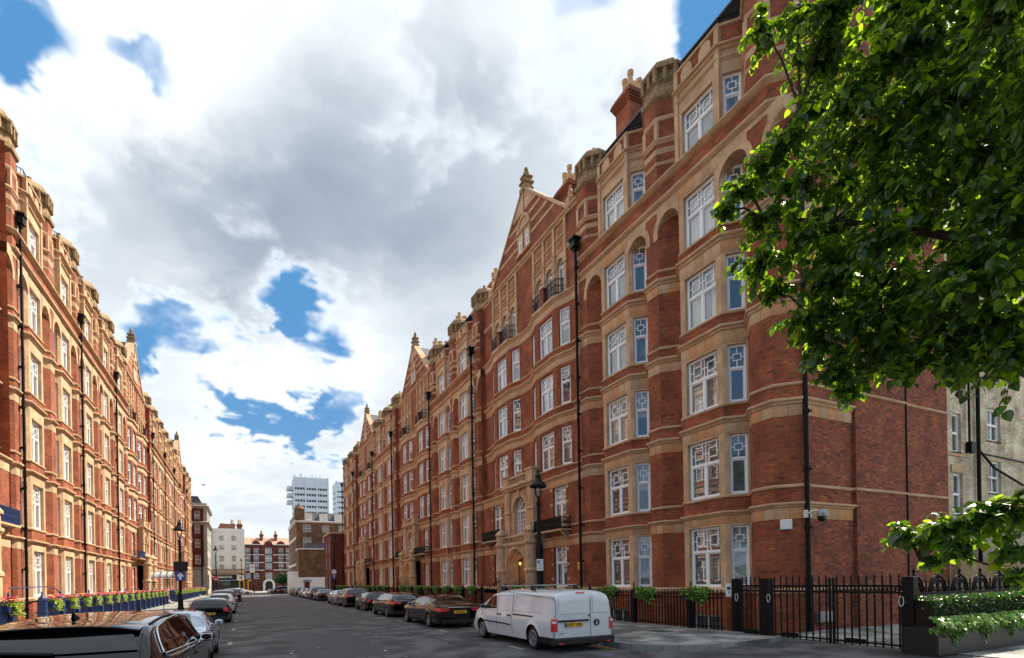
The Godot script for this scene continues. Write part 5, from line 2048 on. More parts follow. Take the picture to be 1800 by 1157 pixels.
# at: where the middle of the tail touches the road; the car points down the street (-z)
func car(kind: String, paint: Material, at: Vector3, label: String, group: String, number := "", k := Vector3.ONE, rim: Material = null, turn := 0.0, called := "parked_car") -> Node3D:
	var d: Dictionary = SHAPES[kind]
	var b := make_body(kind, k)
	var o := thing(called, label, "car", at, turn, group)
	part("body", b.shell(), paint, o)
	var S := func(p: Array) -> Vector2: return Vector2(p[0] * k.z, p[1] * k.y)
	var E := func(p: Array) -> Vector2: return Vector2(p[0] * k.x, p[1] * k.y)
	for s: float in [-1.0, 1.0]:
		for w: Array in d.win:
			var g := MB.new()
			b.side_patch(g, s, w.map(S))
			part("side_window", g, M.car_glass, o)
		var tr := MB.new()
		var first: Array = d.win[0]
		var last: Array = d.win[-1]
		var lower := []
		var upper := []
		for i in 11:
			lower.append(S.call(first[0]).lerp(S.call(last[1]), i / 10.0))
		b.side_line(tr, s, lower, 0.014)
		var arch_line := []
		for w: Array in d.win:
			arch_line.append(S.call(w[3]))
			arch_line.append(S.call(w[2]))
		arch_line.insert(0, S.call(first[0]))
		arch_line.append(S.call(last[1]))
		if rim == null and kind != "suv":
			b.side_line(tr, s, arch_line, 0.011)
		part("window_trim", tr, M.chrome, o)
		for h: float in d.handles:
			var hm := MB.new()
			var t := h * k.z
			var y: float = b.yb(t) - 0.1
			b.side_line(hm, s, [Vector2(t - 0.1, y), Vector2(t, y + 0.005), Vector2(t + 0.1, y)], 0.014, 0.02)
			part("door_handle", hm, M.chrome if rim == null else paint, o)
		# door shut lines
		var sl := MB.new()
		for h: float in d.handles:
			var t := (h - 0.16) * k.z
			var pts := []
			for i in 7:
				pts.append(Vector2(t, lerpf(b.clear + 0.12, b.yb(t), i / 6.0)))
			b.side_line(sl, s, pts, 0.004, 0.001)
		part("door_seam", sl, M.black, o)
		var li := MB.new()
		var q: Array = d.lights
		b.corner_light(li, s, q[0] * k.z, q[1] * k.x, q[2] * k.y, q[3] * k.y, q[4])
		part("tail_light", li, M.tail, o)
		var sk := MB.new()
		b.side_patch(sk, s, [Vector2(b.wheels[0] + b.R + 0.08, b.clear), Vector2(b.wheels[1] - b.R - 0.08, b.clear), Vector2(b.wheels[1] - b.R - 0.08, b.clear + 0.09), Vector2(b.wheels[0] + b.R + 0.08, b.clear + 0.09)], 0.008)
		part("sill", sk, M.trim, o)
		var hl := MB.new()
		b.side_patch(hl, s, [Vector2(b.L - 0.45, b.yb(b.L - 0.45) - 0.13), Vector2(b.L - 0.05, b.yb(b.L - 0.06) - 0.1), Vector2(b.L - 0.05, b.yb(b.L - 0.06) - 0.02), Vector2(b.L - 0.5, b.yb(b.L - 0.5) - 0.03)], 0.008)
		part("headlight", hl, M.chrome, o)
	var rg := MB.new()
	b.end_patch(rg, d.rear.map(E))
	part("rear_window", rg, M.car_glass, o)
	var fg := MB.new()
	b.end_patch(fg, d.front.map(E), 0.014, false)
	part("windscreen", fg, M.car_glass, o)
	var bm := MB.new()
	b.end_patch(bm, [Vector2(-b.W * 0.40, b.clear), Vector2(b.W * 0.40, b.clear), Vector2(b.W * 0.42, b.clear + 0.16), Vector2(-b.W * 0.42, b.clear + 0.16)], 0.012)
	part("rear_bumper_trim", bm, M.trim, o)
	plate(o, number, Vector3(0, d.plate[0] * k.y, 0.016))
	mirror(o, b, d.win[-1][1][0] * k.z - 0.12, d.win[-1][1][1] * k.y + 0.05, paint)
	add_wheels(o, b, 0.22, 5, rim if rim else M.rim)
	return o

const K := Vector3(1.0, 0.865, 1.12)

func van() -> void:
	var k := Vector3(1.0, 0.85, 1.11)
	var b := Body.new()
	b.L = 4.88 * k.z
	b.W = 1.79
	b.R = 0.33 * k.y + 0.02
	b.clear = 0.26 * k.y
	b.tum = 0.17
	b.tail_round = 0.035
	b.nose_round = 0.16
	b.flare = 0.03
	b.wheels = [0.95 * k.z, 3.95 * k.z]
	b.top = [[0, 1.56], [0.02, 1.66], [0.07, 1.75], [0.2, 1.80], [0.6, 1.825], [1.6, 1.835], [2.8, 1.82], [3.3, 1.74], [3.75, 1.46], [4.12, 1.19], [4.3, 1.12], [4.65, 1.0], [4.82, 0.84], [4.88, 0.6]].map(func(p): return [p[0] * k.z, p[1] * k.y])
	b.belt = [[0, 1.06], [2.0, 1.06], [3.9, 1.02], [4.4, 0.92], [4.88, 0.56]].map(func(p): return [p[0] * k.z, p[1] * k.y])
	var o := thing("parked_van", "white panel van with roof bars parked at the kerb corner", "van", Vector3(6.66 + 0.895, 0, -11.35))
	part("body", b.shell(), M.van_white, o)
	var S := func(t: float, y: float) -> Vector2: return Vector2(t * k.z, y * k.y)
	for s: float in [-1.0, 1.0]:
		var g := MB.new()
		b.side_patch(g, s, [S.call(3.02, 1.16), S.call(3.92, 1.12), S.call(3.42, 1.55), S.call(3.12, 1.62)])
		part("side_window", g, M.car_glass, o)
		var sl := MB.new()
		for t: float in [0.05, 2.05, 2.95, 3.95]:
			var pts := []
			for i in 9:
				pts.append(S.call(t, lerpf(0.40, 1.08, i / 8.0)))
			if t < 3.5 and t > 0.1:
				pts.append(S.call(t + 0.05, 1.5))
				pts.append(S.call(t + 0.06, 1.68))
			b.side_line(sl, s, pts, 0.005, 0.002)
		part("door_seam", sl, M.trim, o)
		var pn := MB.new()
		for e: Array in [[0.5, 1.98], [2.13, 2.88]]:
			var pts := []
			for c: Array in [[e[0] + 0.1, 1.62], [e[1] - 0.06, 1.62], [e[1], 1.56], [e[1], 1.2], [e[1] - 0.06, 1.15], [e[0], 1.15]]:
				pts.append(S.call(c[0], c[1]))
			b.side_line(pn, s, pts, 0.009, 0.0)
		part("pressed_panel", pn, M.van_white, o)
		var st := MB.new()
		b.side_line(st, s, [S.call(2.12, 0.66), S.call(2.5, 0.68), S.call(3.75, 0.70)], 0.022, 0.006)
		part("rubbing_strip", st, M.trim, o)
		var rl := MB.new()
		b.side_line(rl, s, [S.call(0.95, 1.0), S.call(1.5, 1.01), S.call(2.0, 1.01)], 0.022, 0.0)
		part("slide_rail", rl, M.trim, o)
		for t: float in [2.2, 2.8]:
			var h := MB.new()
			b.side_line(h, s, [S.call(t - 0.1, 0.97), S.call(t + 0.1, 0.97)], 0.022, 0.016)
			part("door_handle", h, M.trim, o)
		var li := MB.new()
		b.corner_light(li, s, 0.12, 0.76, 0.62 * k.y, 0.98 * k.y)
		var lt := part("tail_light", li, M.tail, o)
		var cl := MB.new()
		b.corner_light(cl, s, 0.06, 0.80, 0.86 * k.y, 0.92 * k.y, 0.0, 0.014)
		part("reversing_lamp", cl, M.sign_white, lt)
		var bc := MB.new()
		b.side_patch(bc, s, [Vector2(0.0, b.clear - 0.02), Vector2(b.wheels[0] - b.R - 0.06, b.clear - 0.02), Vector2(b.wheels[0] - b.R - 0.06, 0.44 * k.y), Vector2(0.0, 0.44 * k.y)], 0.02)
		part("rear_bumper", bc, M.trim, o)
	var bm := MB.new()
	bm.cbox(Vector3(-0.9, b.clear - 0.03, -0.1), Vector3(0.9, 0.44 * k.y, 0.07), 0.03)
	part("rear_bumper", bm, M.trim, o)
	for s: float in [-0.7, 0.7]:
		var rf := MB.new()
		rf.cbox(Vector3(s - 0.07, 0.25 * k.y, 0.06), Vector3(s + 0.07, 0.29 * k.y, 0.076), 0.005)
		part("reflector", rf, M.tail, o)
	# two rear doors with pressed panels, split off-centre
	var seam := MB.new()
	for e: Array in [[0.2, 0.2], [-0.84, -0.80], [0.84, 0.80]]:
		var pts := []
		for i in 9:
			var y := lerpf(0.46, 1.74, i / 8.0) * k.y
			var x := lerpf(e[0], e[1], i / 8.0)
			pts.append(Vector3(x, y, -b.rear_t(x, y) + 0.002))
		seam.tube(pts, 0.007, 5)
	part("door_seam", seam, M.trim, o)
	for e: Array in [[-0.74, 0.13], [0.27, 0.76]]:
		var pp := MB.new()
		b.end_patch(pp, [Vector2(e[0], 1.12 * k.y), Vector2(e[1], 1.12 * k.y), Vector2(e[1] - (0.05 if e[1] > 0.5 else 0.0), 1.66 * k.y), Vector2(e[0] + (0.05 if e[0] < -0.5 else 0.0), 1.66 * k.y)], 0.012)
		part("blanked_window", pp, M.van_panel, o)
	var hb := MB.new()
	hb.cbox(Vector3(-0.74, 0.89 * k.y, -0.02), Vector3(0.14, 0.945 * k.y, 0.045), 0.015)
	part("plate_lamp_bar", hb, M.trim, o)
	plate(o, "GU67 CPK", Vector3(-0.3, 0.80 * k.y, 0.016))
	var eu := MB.new()
	eu.box(Vector3(-0.56, 0.80 * k.y - 0.055, 0.02), Vector3(-0.52, 0.80 * k.y + 0.055, 0.0235))
	part("plate_band", eu, M.sign_blue, o)
	var em := MB.new()
	em.lathe([Vector2(0.085, 0.0), Vector2(0.085, 0.02), Vector2(0.07, 0.024), Vector2(0.068, 0.012), Vector2(0.0, 0.012)], 20, Transform3D(Basis(Vector3.RIGHT, PI / 2), Vector3(0.38, 0.84 * k.y, 0.0)))
	var emb := part("emblem", em, M.dark_rim, o)
	part("emblem_letter", lettering("V", 0.05, 0.006), M.chrome, emb, Transform3D(Basis(), Vector3(0.38, 0.84 * k.y + 0.028, 0.016)))
	part("emblem_letter", lettering("W", 0.06, 0.006), M.chrome, emb, Transform3D(Basis(), Vector3(0.38, 0.84 * k.y - 0.028, 0.016)))
	part("badge", lettering("CADDY", 0.035), M.chrome, o, Transform3D(Basis(), Vector3(-0.66, 0.56 * k.y, 0.008)))
	var lk := MB.new()
	lk.cbox(Vector3(0.13, 1.02 * k.y, 0.0), Vector3(0.17, 1.08 * k.y, 0.02), 0.006)
	part("door_lock", lk, M.black, o)
	var br := MB.new()
	b.end_patch(br, [Vector2(-0.2, 1.70 * k.y), Vector2(0.06, 1.70 * k.y), Vector2(0.06, 1.735 * k.y), Vector2(-0.2, 1.735 * k.y)], 0.014)
	part("brake_light", br, M.tail, o)
	var fg := MB.new()
	b.end_patch(fg, [Vector2(-0.74, 1.2 * k.y), Vector2(0.74, 1.2 * k.y), Vector2(0.6, 1.66 * k.y), Vector2(-0.6, 1.66 * k.y)], 0.008, false)
	part("windscreen", fg, M.car_glass, o)
	for t: float in [1.25, 2.95]:
		var rb := MB.new()
		var y := b.yt(t * k.z)
		bar(rb, Vector3(-0.68, y + 0.10, -t * k.z), Vector3(0.68, y + 0.10, -t * k.z), 0.07, 0.03)
		var r := part("roof_bar", rb, M.rim, o)
		for s: float in [-1.0, 1.0]:
			var ft := MB.new()
			ft.cbox(Vector3(s * 0.66 - 0.06, y - 0.04, -t * k.z - 0.05), Vector3(s * 0.66 + 0.06, y + 0.09, -t * k.z + 0.05), 0.015)
			part("bar_foot", ft, M.trim, r)
	mirror(o, b, 3.78 * k.z, 1.2 * k.y, M.trim)
	add_wheels(o, b, 0.21, 7, M.rim)

func traffic() -> void:
	M.van_white = car_paint(Color(0.83, 0.84, 0.85), 0.0, 0.3)
	M.van_panel = car_paint(Color(0.86, 0.87, 0.88), 0.0, 0.25)
	var black := car_paint(Color(0.022, 0.023, 0.026), 0.0, 0.25)
	var black2 := car_paint(Color(0.03, 0.028, 0.03), 0.2, 0.3)
	var grey := car_paint(Color(0.20, 0.21, 0.22), 0.6, 0.35)
	var graphite := car_paint(Color(0.10, 0.105, 0.115), 0.5, 0.35)
	var silver := car_paint(Color(0.66, 0.68, 0.71), 0.6, 0.35)
	var bluesil := car_paint(Color(0.58, 0.64, 0.73), 0.6, 0.3)
	var white := car_paint(Color(0.84, 0.85, 0.85), 0.0, 0.3)
	var right := "cars parked along the shaded right kerb"
	var left := "cars parked along the left kerb"
	van()
	var m := car("saloon", black, Vector3(6.52 + 0.93, 0, -19.7), "black saloon with swept red tail lights parked in front of the white van", right, "F6 AFM", K)
	m.set_meta("category", "car")
	var ex := MB.new()
	for x: float in [-0.62, -0.48, 0.48, 0.62]:
		ex.tube([Vector3(x, 0.27, -0.25), Vector3(x, 0.27, 0.035)], 0.045, 10, false)
	part("exhaust", ex, M.chrome, m)
	var bt := MB.new()
	bt.cbox(Vector3(-0.5, 0.79, -0.01), Vector3(0.5, 0.81, 0.012), 0.004)
	part("boot_trim", bt, M.chrome, m)
	car("estate", black2, Vector3(6.62 + 0.92, 0, -27.3), "black estate car parked ahead of the black saloon", right, "KX16 LVB", K)
	var mini := car("hatch", black, Vector3(6.88 + 0.87, 0, -34.9), "small black hatchback with square red lights in chrome surrounds", right, "LB15 ODK", K)
	car("suv", black2, Vector3(6.68 + 0.95, 0, -41.3), "large black off-road car ahead of the small hatchback", right, "", K)
	car("saloon", silver, Vector3(6.72 + 0.93, 0, -47.0), "silver saloon parked ahead of the large black off-road car", right, "", K)
	car("saloon", black, Vector3(6.76 + 0.93, 0, -59.0), "black saloon with yellow plate farther along the right kerb", right, "EK14 ZZP", K)
	car("suv", graphite, Vector3(6.70 + 0.95, 0, -65.5), "dark grey off-road car in the far part of the right row", right, "", K)
	car("hatch", white, Vector3(6.80 + 0.87, 0, -73.0), "nearer of two pale hatchbacks far along the right kerb", right, "", K)
	car("hatch", silver, Vector3(6.80 + 0.87, 0, -79.0), "farther of two pale hatchbacks far along the right kerb", right, "", K)
	car("saloon", graphite, Vector3(6.70 + 0.93, 0, -86.5), "dark grey saloon beyond the pale hatchbacks on the right", right, "", K)
	car("estate", black2, Vector3(6.70 + 0.92, 0, -94.0), "dark estate car at the far end of the right row", right, "", K)
	car("saloon", grey, Vector3(5.9, 0, -116.0), "grey saloon standing at the junction at the end of the street", "", "", K)
	car("estate", silver, Vector3(-3.5, 0, -124.5), "silver estate car crossing the end of the street sideways", "", "", K, null, -PI / 2)
	car("suv", white, Vector3(9.4, 0, -122.5), "white car behind the grey saloon at the junction", "", "", K, null, PI / 2)
	# left kerb
	var fg := car("suv", black, Vector3(-1.66, 0, -6.1), "black coupe-like car with roof spoiler and chrome window line, nearest the camera", left, "", Vector3(0.99, 0.885, 1.1), M.dark_rim, -0.045)
	coupe_details(fg)
	var sv := car("saloon", bluesil, Vector3(-1.58, 0, -12.2), "pale blue silver saloon parked ahead of the nearest black car", left, "", K)
	var ae := MB.new()
	ae.lathe([Vector2(0.05, 0), Vector2(0.035, 0.03), Vector2(0.0, 0.035)], 8, Transform3D(Basis(), Vector3(0.0, 1.235, -1.75)))
	ae.tube([Vector3(0.0, 1.25, -1.75), Vector3(0.0, 1.50, -1.62)], 0.008, 5)
	part("aerial", ae, M.black, sv)
	car("hatch", black, Vector3(-1.53, 0, -29.3), "small black soft-top car with a yellow plate on the left kerb", left, "RO15 VRX", Vector3(1.03, 0.85, 1.1))
	car("hatch", white, Vector3(-1.45, 0, -38.6), "white hatchback parked ahead of the small black soft-top", left, "", Vector3(1.02, 0.92, 1.1))
	car("suv", graphite, Vector3(-1.55, 0, -48.0), "dark grey car ahead of the white hatchback on the left", left, "", K)
	car("suv", black2, Vector3(-1.30, 0, -66.0), "dark car with bright red lights farthest on the left kerb", left, "", K)
	car("estate", white, Vector3(-3.9, 0, -112.0), "white car seen over the parked cars before the coffee shop", "", "", K, null, -PI / 2)

func coupe_details(o: Node3D) -> void:
	var b := make_body("suv", Vector3(0.99, 0.885, 1.1))
	var k := Vector3(0.99, 0.885, 1.1)
	# spoiler over the rear window
	var rows := []
	for i in 9:
		var x := lerpf(-0.68, 0.68, i / 8.0)
		var bow := 0.05 * (1.0 - pow(x / 0.68, 2))
		var y: float = b.top_y(0.75, x)
		rows.append(PackedVector3Array([Vector3(x, y + 0.008, -0.86), Vector3(x, y + 0.002, -0.72), Vector3(x, y - 0.02 + bow * 0.2, -0.50 + bow), Vector3(x, y - 0.04 + bow * 0.2, -0.495 + bow), Vector3(x, y - 0.06, -0.60), Vector3(x, y - 0.05, -0.72)]))
	var sp := MB.new()
	sp.grid(rows, Vector3(0, 1, 0))
	var paint: Material = (o.get_node("body") as MeshInstance3D).material_override
	part("roof_spoiler", sp, paint, o)
	var fin := MB.new()
	var r2 := []
	for i in 7:
		var t := i / 6.0
		var w := 0.035 * sin(PI * clampf(t * 0.9 + 0.05, 0, 1))
		var h := 0.095 * pow(1.0 - t, 1.2) + 0.01
		var z := -1.02 - t * 0.2
		var y: float = b.top_y(-z, 0.0) - 0.01
		r2.append(PackedVector3Array([Vector3(-w - 0.01, y, z), Vector3(-w * 0.5, y + h * 0.8, z + 0.02), Vector3(0, y + h, z + 0.03), Vector3(w * 0.5, y + h * 0.8, z + 0.02), Vector3(w + 0.01, y, z)]))
	fin.grid(r2, Vector3(0, 1, 0))
	part("roof_fin", fin, M.black, o)
	# chrome line round the side glass
	var S := func(t: float, y: float) -> Vector2: return Vector2(t * k.z, y * k.y)
	for s: float in [-1.0, 1.0]:
		var ch := MB.new()
		b.side_line(ch, s, [S.call(0.60, 1.26), S.call(0.64, 1.21), S.call(0.75, 1.185), S.call(1.3, 1.155), S.call(2.2, 1.125), S.call(3.16, 1.10)], 0.014)
		b.side_line(ch, s, [S.call(0.60, 1.26), S.call(0.66, 1.40), S.call(0.76, 1.51), S.call(0.86, 1.545), S.call(1.4, 1.595), S.call(2.2, 1.615), S.call(2.78, 1.535), S.call(3.16, 1.13)], 0.014)
		part("chrome_surround", ch, M.chrome, o)
		var rr := MB.new()
		var pts := []
		for i in 12:
			var t := lerpf(0.8, 2.75, i / 11.0) * k.z
			var x := b.side_x(t, b.ye(t)) * 0.93
			pts.append(Vector3(s * x, b.top_y(t, x) + 0.006, -t))
		rr.tube(pts, 0.014, 6)
		part("roof_channel", rr, M.black, o)
	o.get_node("rear_window").free()
	var rg := MB.new()
	b.end_patch(rg, [Vector2(-0.70, 1.335 * k.y), Vector2(0.70, 1.335 * k.y), Vector2(0.60, 1.57 * k.y), Vector2(-0.60, 1.57 * k.y)], 0.016)
	part("rear_window", rg, M.car_glass, o)
	var seam := MB.new()
	for s: float in [-1.0, 1.0]:
		var pts := []
		for i in 8:
			var y := lerpf(0.7, 1.5, i / 7.0) * k.y
			var x := s * lerpf(0.78, 0.70, i / 7.0)
			pts.append(Vector3(x, y + 0.002, -b.rear_t(x, y) + 0.004))
		seam.tube(pts, 0.005, 5)
	part("tailgate_seam", seam, M.trim, o)
	var wp := MB.new()
	var wa := Vector2(0.05, 1.33 * k.y)
	var wb := Vector2(-0.45, 1.37 * k.y)
	bar(wp, Vector3(wa.x, wa.y + 0.02, -b.rear_t(wa.x, wa.y) + 0.03), Vector3(wb.x, wb.y + 0.02, -b.rear_t(wb.x, wb.y) + 0.03), 0.03, 0.02)
	part("rear_wiper", wp, M.black, o)

# ------------------------------------------------------------------ railings, gates, lamps, signs
func bar_mesh(h: float, finial := true) -> Mesh:
	var mb := MB.new()
	mb.box(Vector3(-0.015, 0, -0.015), Vector3(0.015, h, 0.015))
	if finial:
		mb.lathe([Vector2(0.012, h), Vector2(0.03, h + 0.015), Vector2(0.03, h + 0.035), Vector2(0.012, h + 0.05), Vector2(0.026, h + 0.09), Vector2(0.0, h + 0.19)], 6)
	return mb.mesh()

func post_mesh(h: float, w: float, ornate := true) -> Mesh:
	var mb := MB.new()
	mb.cbox(Vector3(-w / 2, 0, -w / 2), Vector3(w / 2, h, w / 2), 0.012)
	if ornate:
		mb.cbox(Vector3(-w * 0.62, 0, -w * 0.62), Vector3(w * 0.62, 0.16, w * 0.62), 0.012)
		mb.cbox(Vector3(-w * 0.64, h * 0.62, -w * 0.64), Vector3(w * 0.64, h * 0.66, w * 0.64), 0.01)
		mb.cbox(Vector3(-w * 0.64, h - 0.02, -w * 0.64), Vector3(w * 0.64, h + 0.03, w * 0.64), 0.01)
		for y: float in [h * 0.2, h * 0.34, h * 0.48, h * 0.8]:
			for q in 4:
				var d := Vector3(cos(q * PI / 2), 0, sin(q * PI / 2))
				mb.lathe([Vector2(0.0, 0.02), Vector2(w * 0.2, 0.015), Vector2(w * 0.3, 0.0)], 6, Transform3D(Basis(Quaternion(Vector3.UP, d)), d * w * 0.5 + Vector3(0, y, 0)))
		mb.lathe([Vector2(w * 0.55, h + 0.03), Vector2(w * 0.5, h + 0.09), Vector2(w * 0.25, h + 0.17), Vector2(w * 0.12, h + 0.24), Vector2(w * 0.2, h + 0.28), Vector2(0.0, h + 0.38)], 8)
	return mb.mesh()

func ring_frieze(a: Vector3, b: Vector3, n: int, r: float) -> MB:
	var mb := MB.new()
	for k in n:
		var c := a.lerp(b, (k + 0.5) / n)
		var d := (b - a).normalized()
		var path := []
		for j in 11:
			var t := TAU * j / 10.0
			path.append(c + d * cos(t) * r + Vector3.UP * sin(t) * r)
		mb.tube(path, 0.013, 5, false)
	return mb

# railing from a to b on the ground; single: every bar a part of its own
func railing_run(o: Node3D, a: Vector3, b: Vector3, h: float, gap: float, m: Material, single: bool, finial := true) -> void:
	var n := maxi(2, int(a.distance_to(b) / gap))
	var rails := MB.new()
	for y: float in [0.12, h - 0.10]:
		bar(rails, a + Vector3(0, y, 0), b + Vector3(0, y, 0), 0.035, 0.035)
	part("rail", rails, m, o)
	var bm: Mesh = bar_mesh(h, finial)
	if single:
		for k in n:
			part("bar", bm, m, o, Transform3D(Basis(), a.lerp(b, (k + 0.5) / n)))
	else:
		var mb := MB.new()
		for k in n:
			var c := a.lerp(b, (k + 0.5) / n)
			mb.box(c + Vector3(-0.011, 0, -0.011), c + Vector3(0.011, h, 0.011))
			if finial:
				mb.lathe([Vector2(0.03, h), Vector2(0.0, h + 0.16)], 4, Transform3D(Basis(), c))
		var p := part("bars", mb, m, o)
		p.set_meta("kind", "stuff")

func gates() -> void:
	var X := 13.3
	var pm: Mesh = post_mesh(1.73, 0.2, false)
	for q: Array in [[-11.72, "square black gate post with the intercom beside the area railing"], [-10.66, "square black post between the pedestrian gate and the drive gates"], [-6.93, "square black post at the hedge end of the drive gates"]]:
		solo("gate_post", pm, M.iron, q[1], "gate post", "", Transform3D(Basis(), Vector3(X, 0, q[0])))
	var loop := MB.new()
	var path := []
	for j in 13:
		var t := PI * (0.12 + 1.76 * j / 12.0)
		path.append(Vector3(0, 0.12 * cos(t), 0.05 * sin(t)))
	loop.tube(path, 0.009, 5)
	var lm := loop.mesh()
	var n := 0
	for z: float in [-11.6, -10.5, -7.06]:
		solo("chain_loop", lm, M.off_white, ["white gate loop hanging at the intercom post", "white gate loop hanging at the middle gate post", "white gate loop hanging at the hedge post"][n], "gate loop", "", Transform3D(Basis(), Vector3(X - 0.13, 1.18, z)))
		n += 1
	var ic := MB.new()
	ic.cbox(Vector3(-0.09, -0.2, -0.03), Vector3(0.09, 0.2, 0.03), 0.01)
	var icn := solo("intercom", ic, M.sign_white, "pale grey intercom panel by the pedestrian gate", "intercom", "", Transform3D(Basis(Vector3.UP, -PI / 2 + 0.7), Vector3(X - 0.05, 1.38, -11.95)))
	var ib := MB.new()
	ib.box(Vector3(-0.05, 0.02, 0.03), Vector3(0.05, 0.1, 0.035))
	ib.lathe([Vector2(0.025, 0.0), Vector2(0.02, 0.01), Vector2(0, 0.01)], 8, Transform3D(Basis(Vector3.RIGHT, PI / 2), Vector3(0, -0.06, 0.03)))
	part("button", ib, M.ink, icn)
	var leaves := [["pedestrian_gate", -11.58, -10.80, 5, "narrow black pedestrian gate with spear tops"], ["drive_gate", -10.5, -8.78, 9, "left leaf of the black drive gates across the mews"], ["drive_gate", -8.72, -7.06, 9, "right leaf of the black drive gates next to the hedge"]]
	var bm: Mesh = bar_mesh(1.56)
	for q: Array in leaves:
		var g := thing(q[0], q[4], "gate", Vector3(X, 0, q[1]), 0.0)
		var len: float = q[2] - q[1]
		var fr := MB.new()
		for y: float in [0.16, 1.36, 1.52]:
			bar(fr, Vector3(0, y, 0), Vector3(0, y, len), 0.045, 0.04)
		for z: float in [0.02, len - 0.02]:
			fr.box(Vector3(-0.025, 0.06, z - 0.025), Vector3(0.025, 1.72, z + 0.025))
		part("gate_frame", fr, M.iron, g)
		part("ring_frieze", ring_frieze(Vector3(0, 1.44, 0), Vector3(0, 1.44, len), q[3] * 2, 0.06), M.iron, g)
		for k in int(q[3]):
			part("bar", bm, M.iron, g, Transform3D(Basis(), Vector3(0, 0.08, len * (k + 0.6) / (q[3] + 0.2))))
		var lk := MB.new()
		lk.cbox(Vector3(-0.04, 0.12, len * 0.2), Vector3(0.04, 0.24, len * 0.2 + 0.45), 0.01)
		part("gate_bolt", lk, M.iron, g)

func fences() -> void:
	var X := 13.12
	var y := 0.12
	# near railing in front of the corner block: every bar its own piece
	var f := thing("area_railing", "black spear-topped railing in front of the corner block", "railing", Vector3(X, y, 0))
	var zs := [-11.95, -13.4, -16.3, -19.2, -22.1]
	var pm: Mesh = post_mesh(1.18, 0.16)
	for k in 4:
		railing_run(f, Vector3(0, 0, zs[k] - 0.1), Vector3(0, 0, zs[k + 1] + 0.1), 1.12, 0.145, M.iron, k < 3)
	for k in range(1, 5):
		part("post", pm, M.iron, f, Transform3D(Basis(), Vector3(0, 0, zs[k])))
	var ends := [[-22.2, -27.4], [-31.0, -46.5]]
	for i in 3:
		var d := -24.15 * i
		var lab: String = ["black area railing on both sides of the first porch", "black area railing along the second gabled block", "black area railing along the farthest gabled block"][i]
		var g := thing("area_railing", lab, "railing", Vector3(X, y, d))
		for e: Array in ends:
			var n := int((e[0] - e[1]) / 2.6)
			for k in n:
				var z0: float = lerpf(e[0], e[1], k / float(n))
				var z1: float = lerpf(e[0], e[1], (k + 1) / float(n))
				railing_run(g, Vector3(0, 0, z0 - 0.1), Vector3(0, 0, z1 + 0.1), 1.12, 0.145, M.iron, false)
				part("post", pm, M.iron, g, Transform3D(Basis(), Vector3(0, 0, z1)))
		for z: float in [-27.5, -30.95]:
			# raking rails up the steps
			var r := MB.new()
			bar(r, Vector3(0.0, 1.0, z), Vector3(1.6, 1.85, z), 0.04, 0.04)
			bar(r, Vector3(0.0, 0.15, z), Vector3(1.6, 1.0, z), 0.03, 0.03)
			for k in 10:
				var t := (k + 0.5) / 10.0
				var c := Vector3(1.6 * t, 0.15 + 0.85 * t, z)
				r.box(c + Vector3(-0.011, 0, -0.011), c + Vector3(0.011, 1.05, 0.011))
				r.lathe([Vector2(0.03, 0), Vector2(0.0, 0.16)], 4, Transform3D(Basis(), c + Vector3(0, 1.05, 0)))
			part("stair_rail", r, M.iron, g)
			part("post", pm, M.iron, g, Transform3D(Basis(), Vector3(0, 0, z)))
	# the blue railing on the sunlit side
	var LX := -6.78
	var lp: Mesh = post_mesh(1.24, 0.25)
	var runs := [[17.0, 22.7, "blue cast iron railing nearest the camera on the left"], [25.9, 62.0, "blue cast iron railing before the sunlit mansion blocks"], [65.4, 101.4, "blue railing beyond the white entrance canopy"], [104.8, 118.0, "farthest stretch of blue railing on the left"]]
	for q: Array in runs:
		var g := thing("blue_railing", q[2], "railing", Vector3(LX, y, 0))
		var n := int((q[1] - q[0]) / 2.2)
		for k in n + 1:
			var d: float = lerpf(q[0], q[1], k / float(n))
			part("post", lp, M.blue_iron, g, Transform3D(Basis(), Vector3(0, 0, -d)))
			if k < n:
				var d1: float = lerpf(q[0], q[1], (k + 1) / float(n))
				railing_run(g, Vector3(0, 0, -d - 0.12), Vector3(0, 0, -d1 + 0.12), 1.12, 0.12, M.blue_iron, d1 < 36.0, true)
	var hr := MB.new()
	var hp := []
	for k in 9:
		var t := k / 8.0
		hp.append(Vector3(0.0, 1.72 + 0.06 * sin(t * 2.4) - 0.55 * pow(maxf(t - 0.72, 0) / 0.28, 2), -23.5 - t * 6.0))
	hr.tube(hp, 0.022, 6)
	solo("handrail", hr, M.blue_iron, "thin dark handrail curving down to the blue railing", "handrail", "", Transform3D(Basis(), Vector3(-7.0, 0.1, 0)))

# leaf-sized faces round a set of arcs: [a, b, droop]
func leaf_spray(mb: MB, r: RandomNumberGenerator, n: int, size: float, lo: Vector3, hi: Vector3, hang: float) -> void:
	for k in n:
		var p := Vector3(r.randf_range(lo.x, hi.x), r.randf_range(lo.y, hi.y), r.randf_range(lo.z, hi.z))
		p.y -= hang * pow(r.randf(), 1.7) * (0.4 + 0.6 * absf(p.z))
		var d := Vector3(r.randf_range(-1, 1), r.randf_range(-0.9, 0.6), r.randf_range(-1, 1)).normalized()
		var s := d.cross(Vector3(r.randf_range(-0.4, 0.4), 1, r.randf_range(-0.4, 0.4))).normalized() * size * 0.34
		var l := d * size * r.randf_range(0.7, 1.3)
		mb.quad(p, p + l * 0.45 + s, p + l, p + l * 0.45 - s)

const ORDINAL := ["first", "second", "third", "fourth", "fifth", "sixth", "seventh", "eighth", "ninth", "tenth", "eleventh", "twelfth", "thirteenth", "fourteenth", "fifteenth", "sixteenth", "seventeenth", "eighteenth", "nineteenth", "twentieth"]

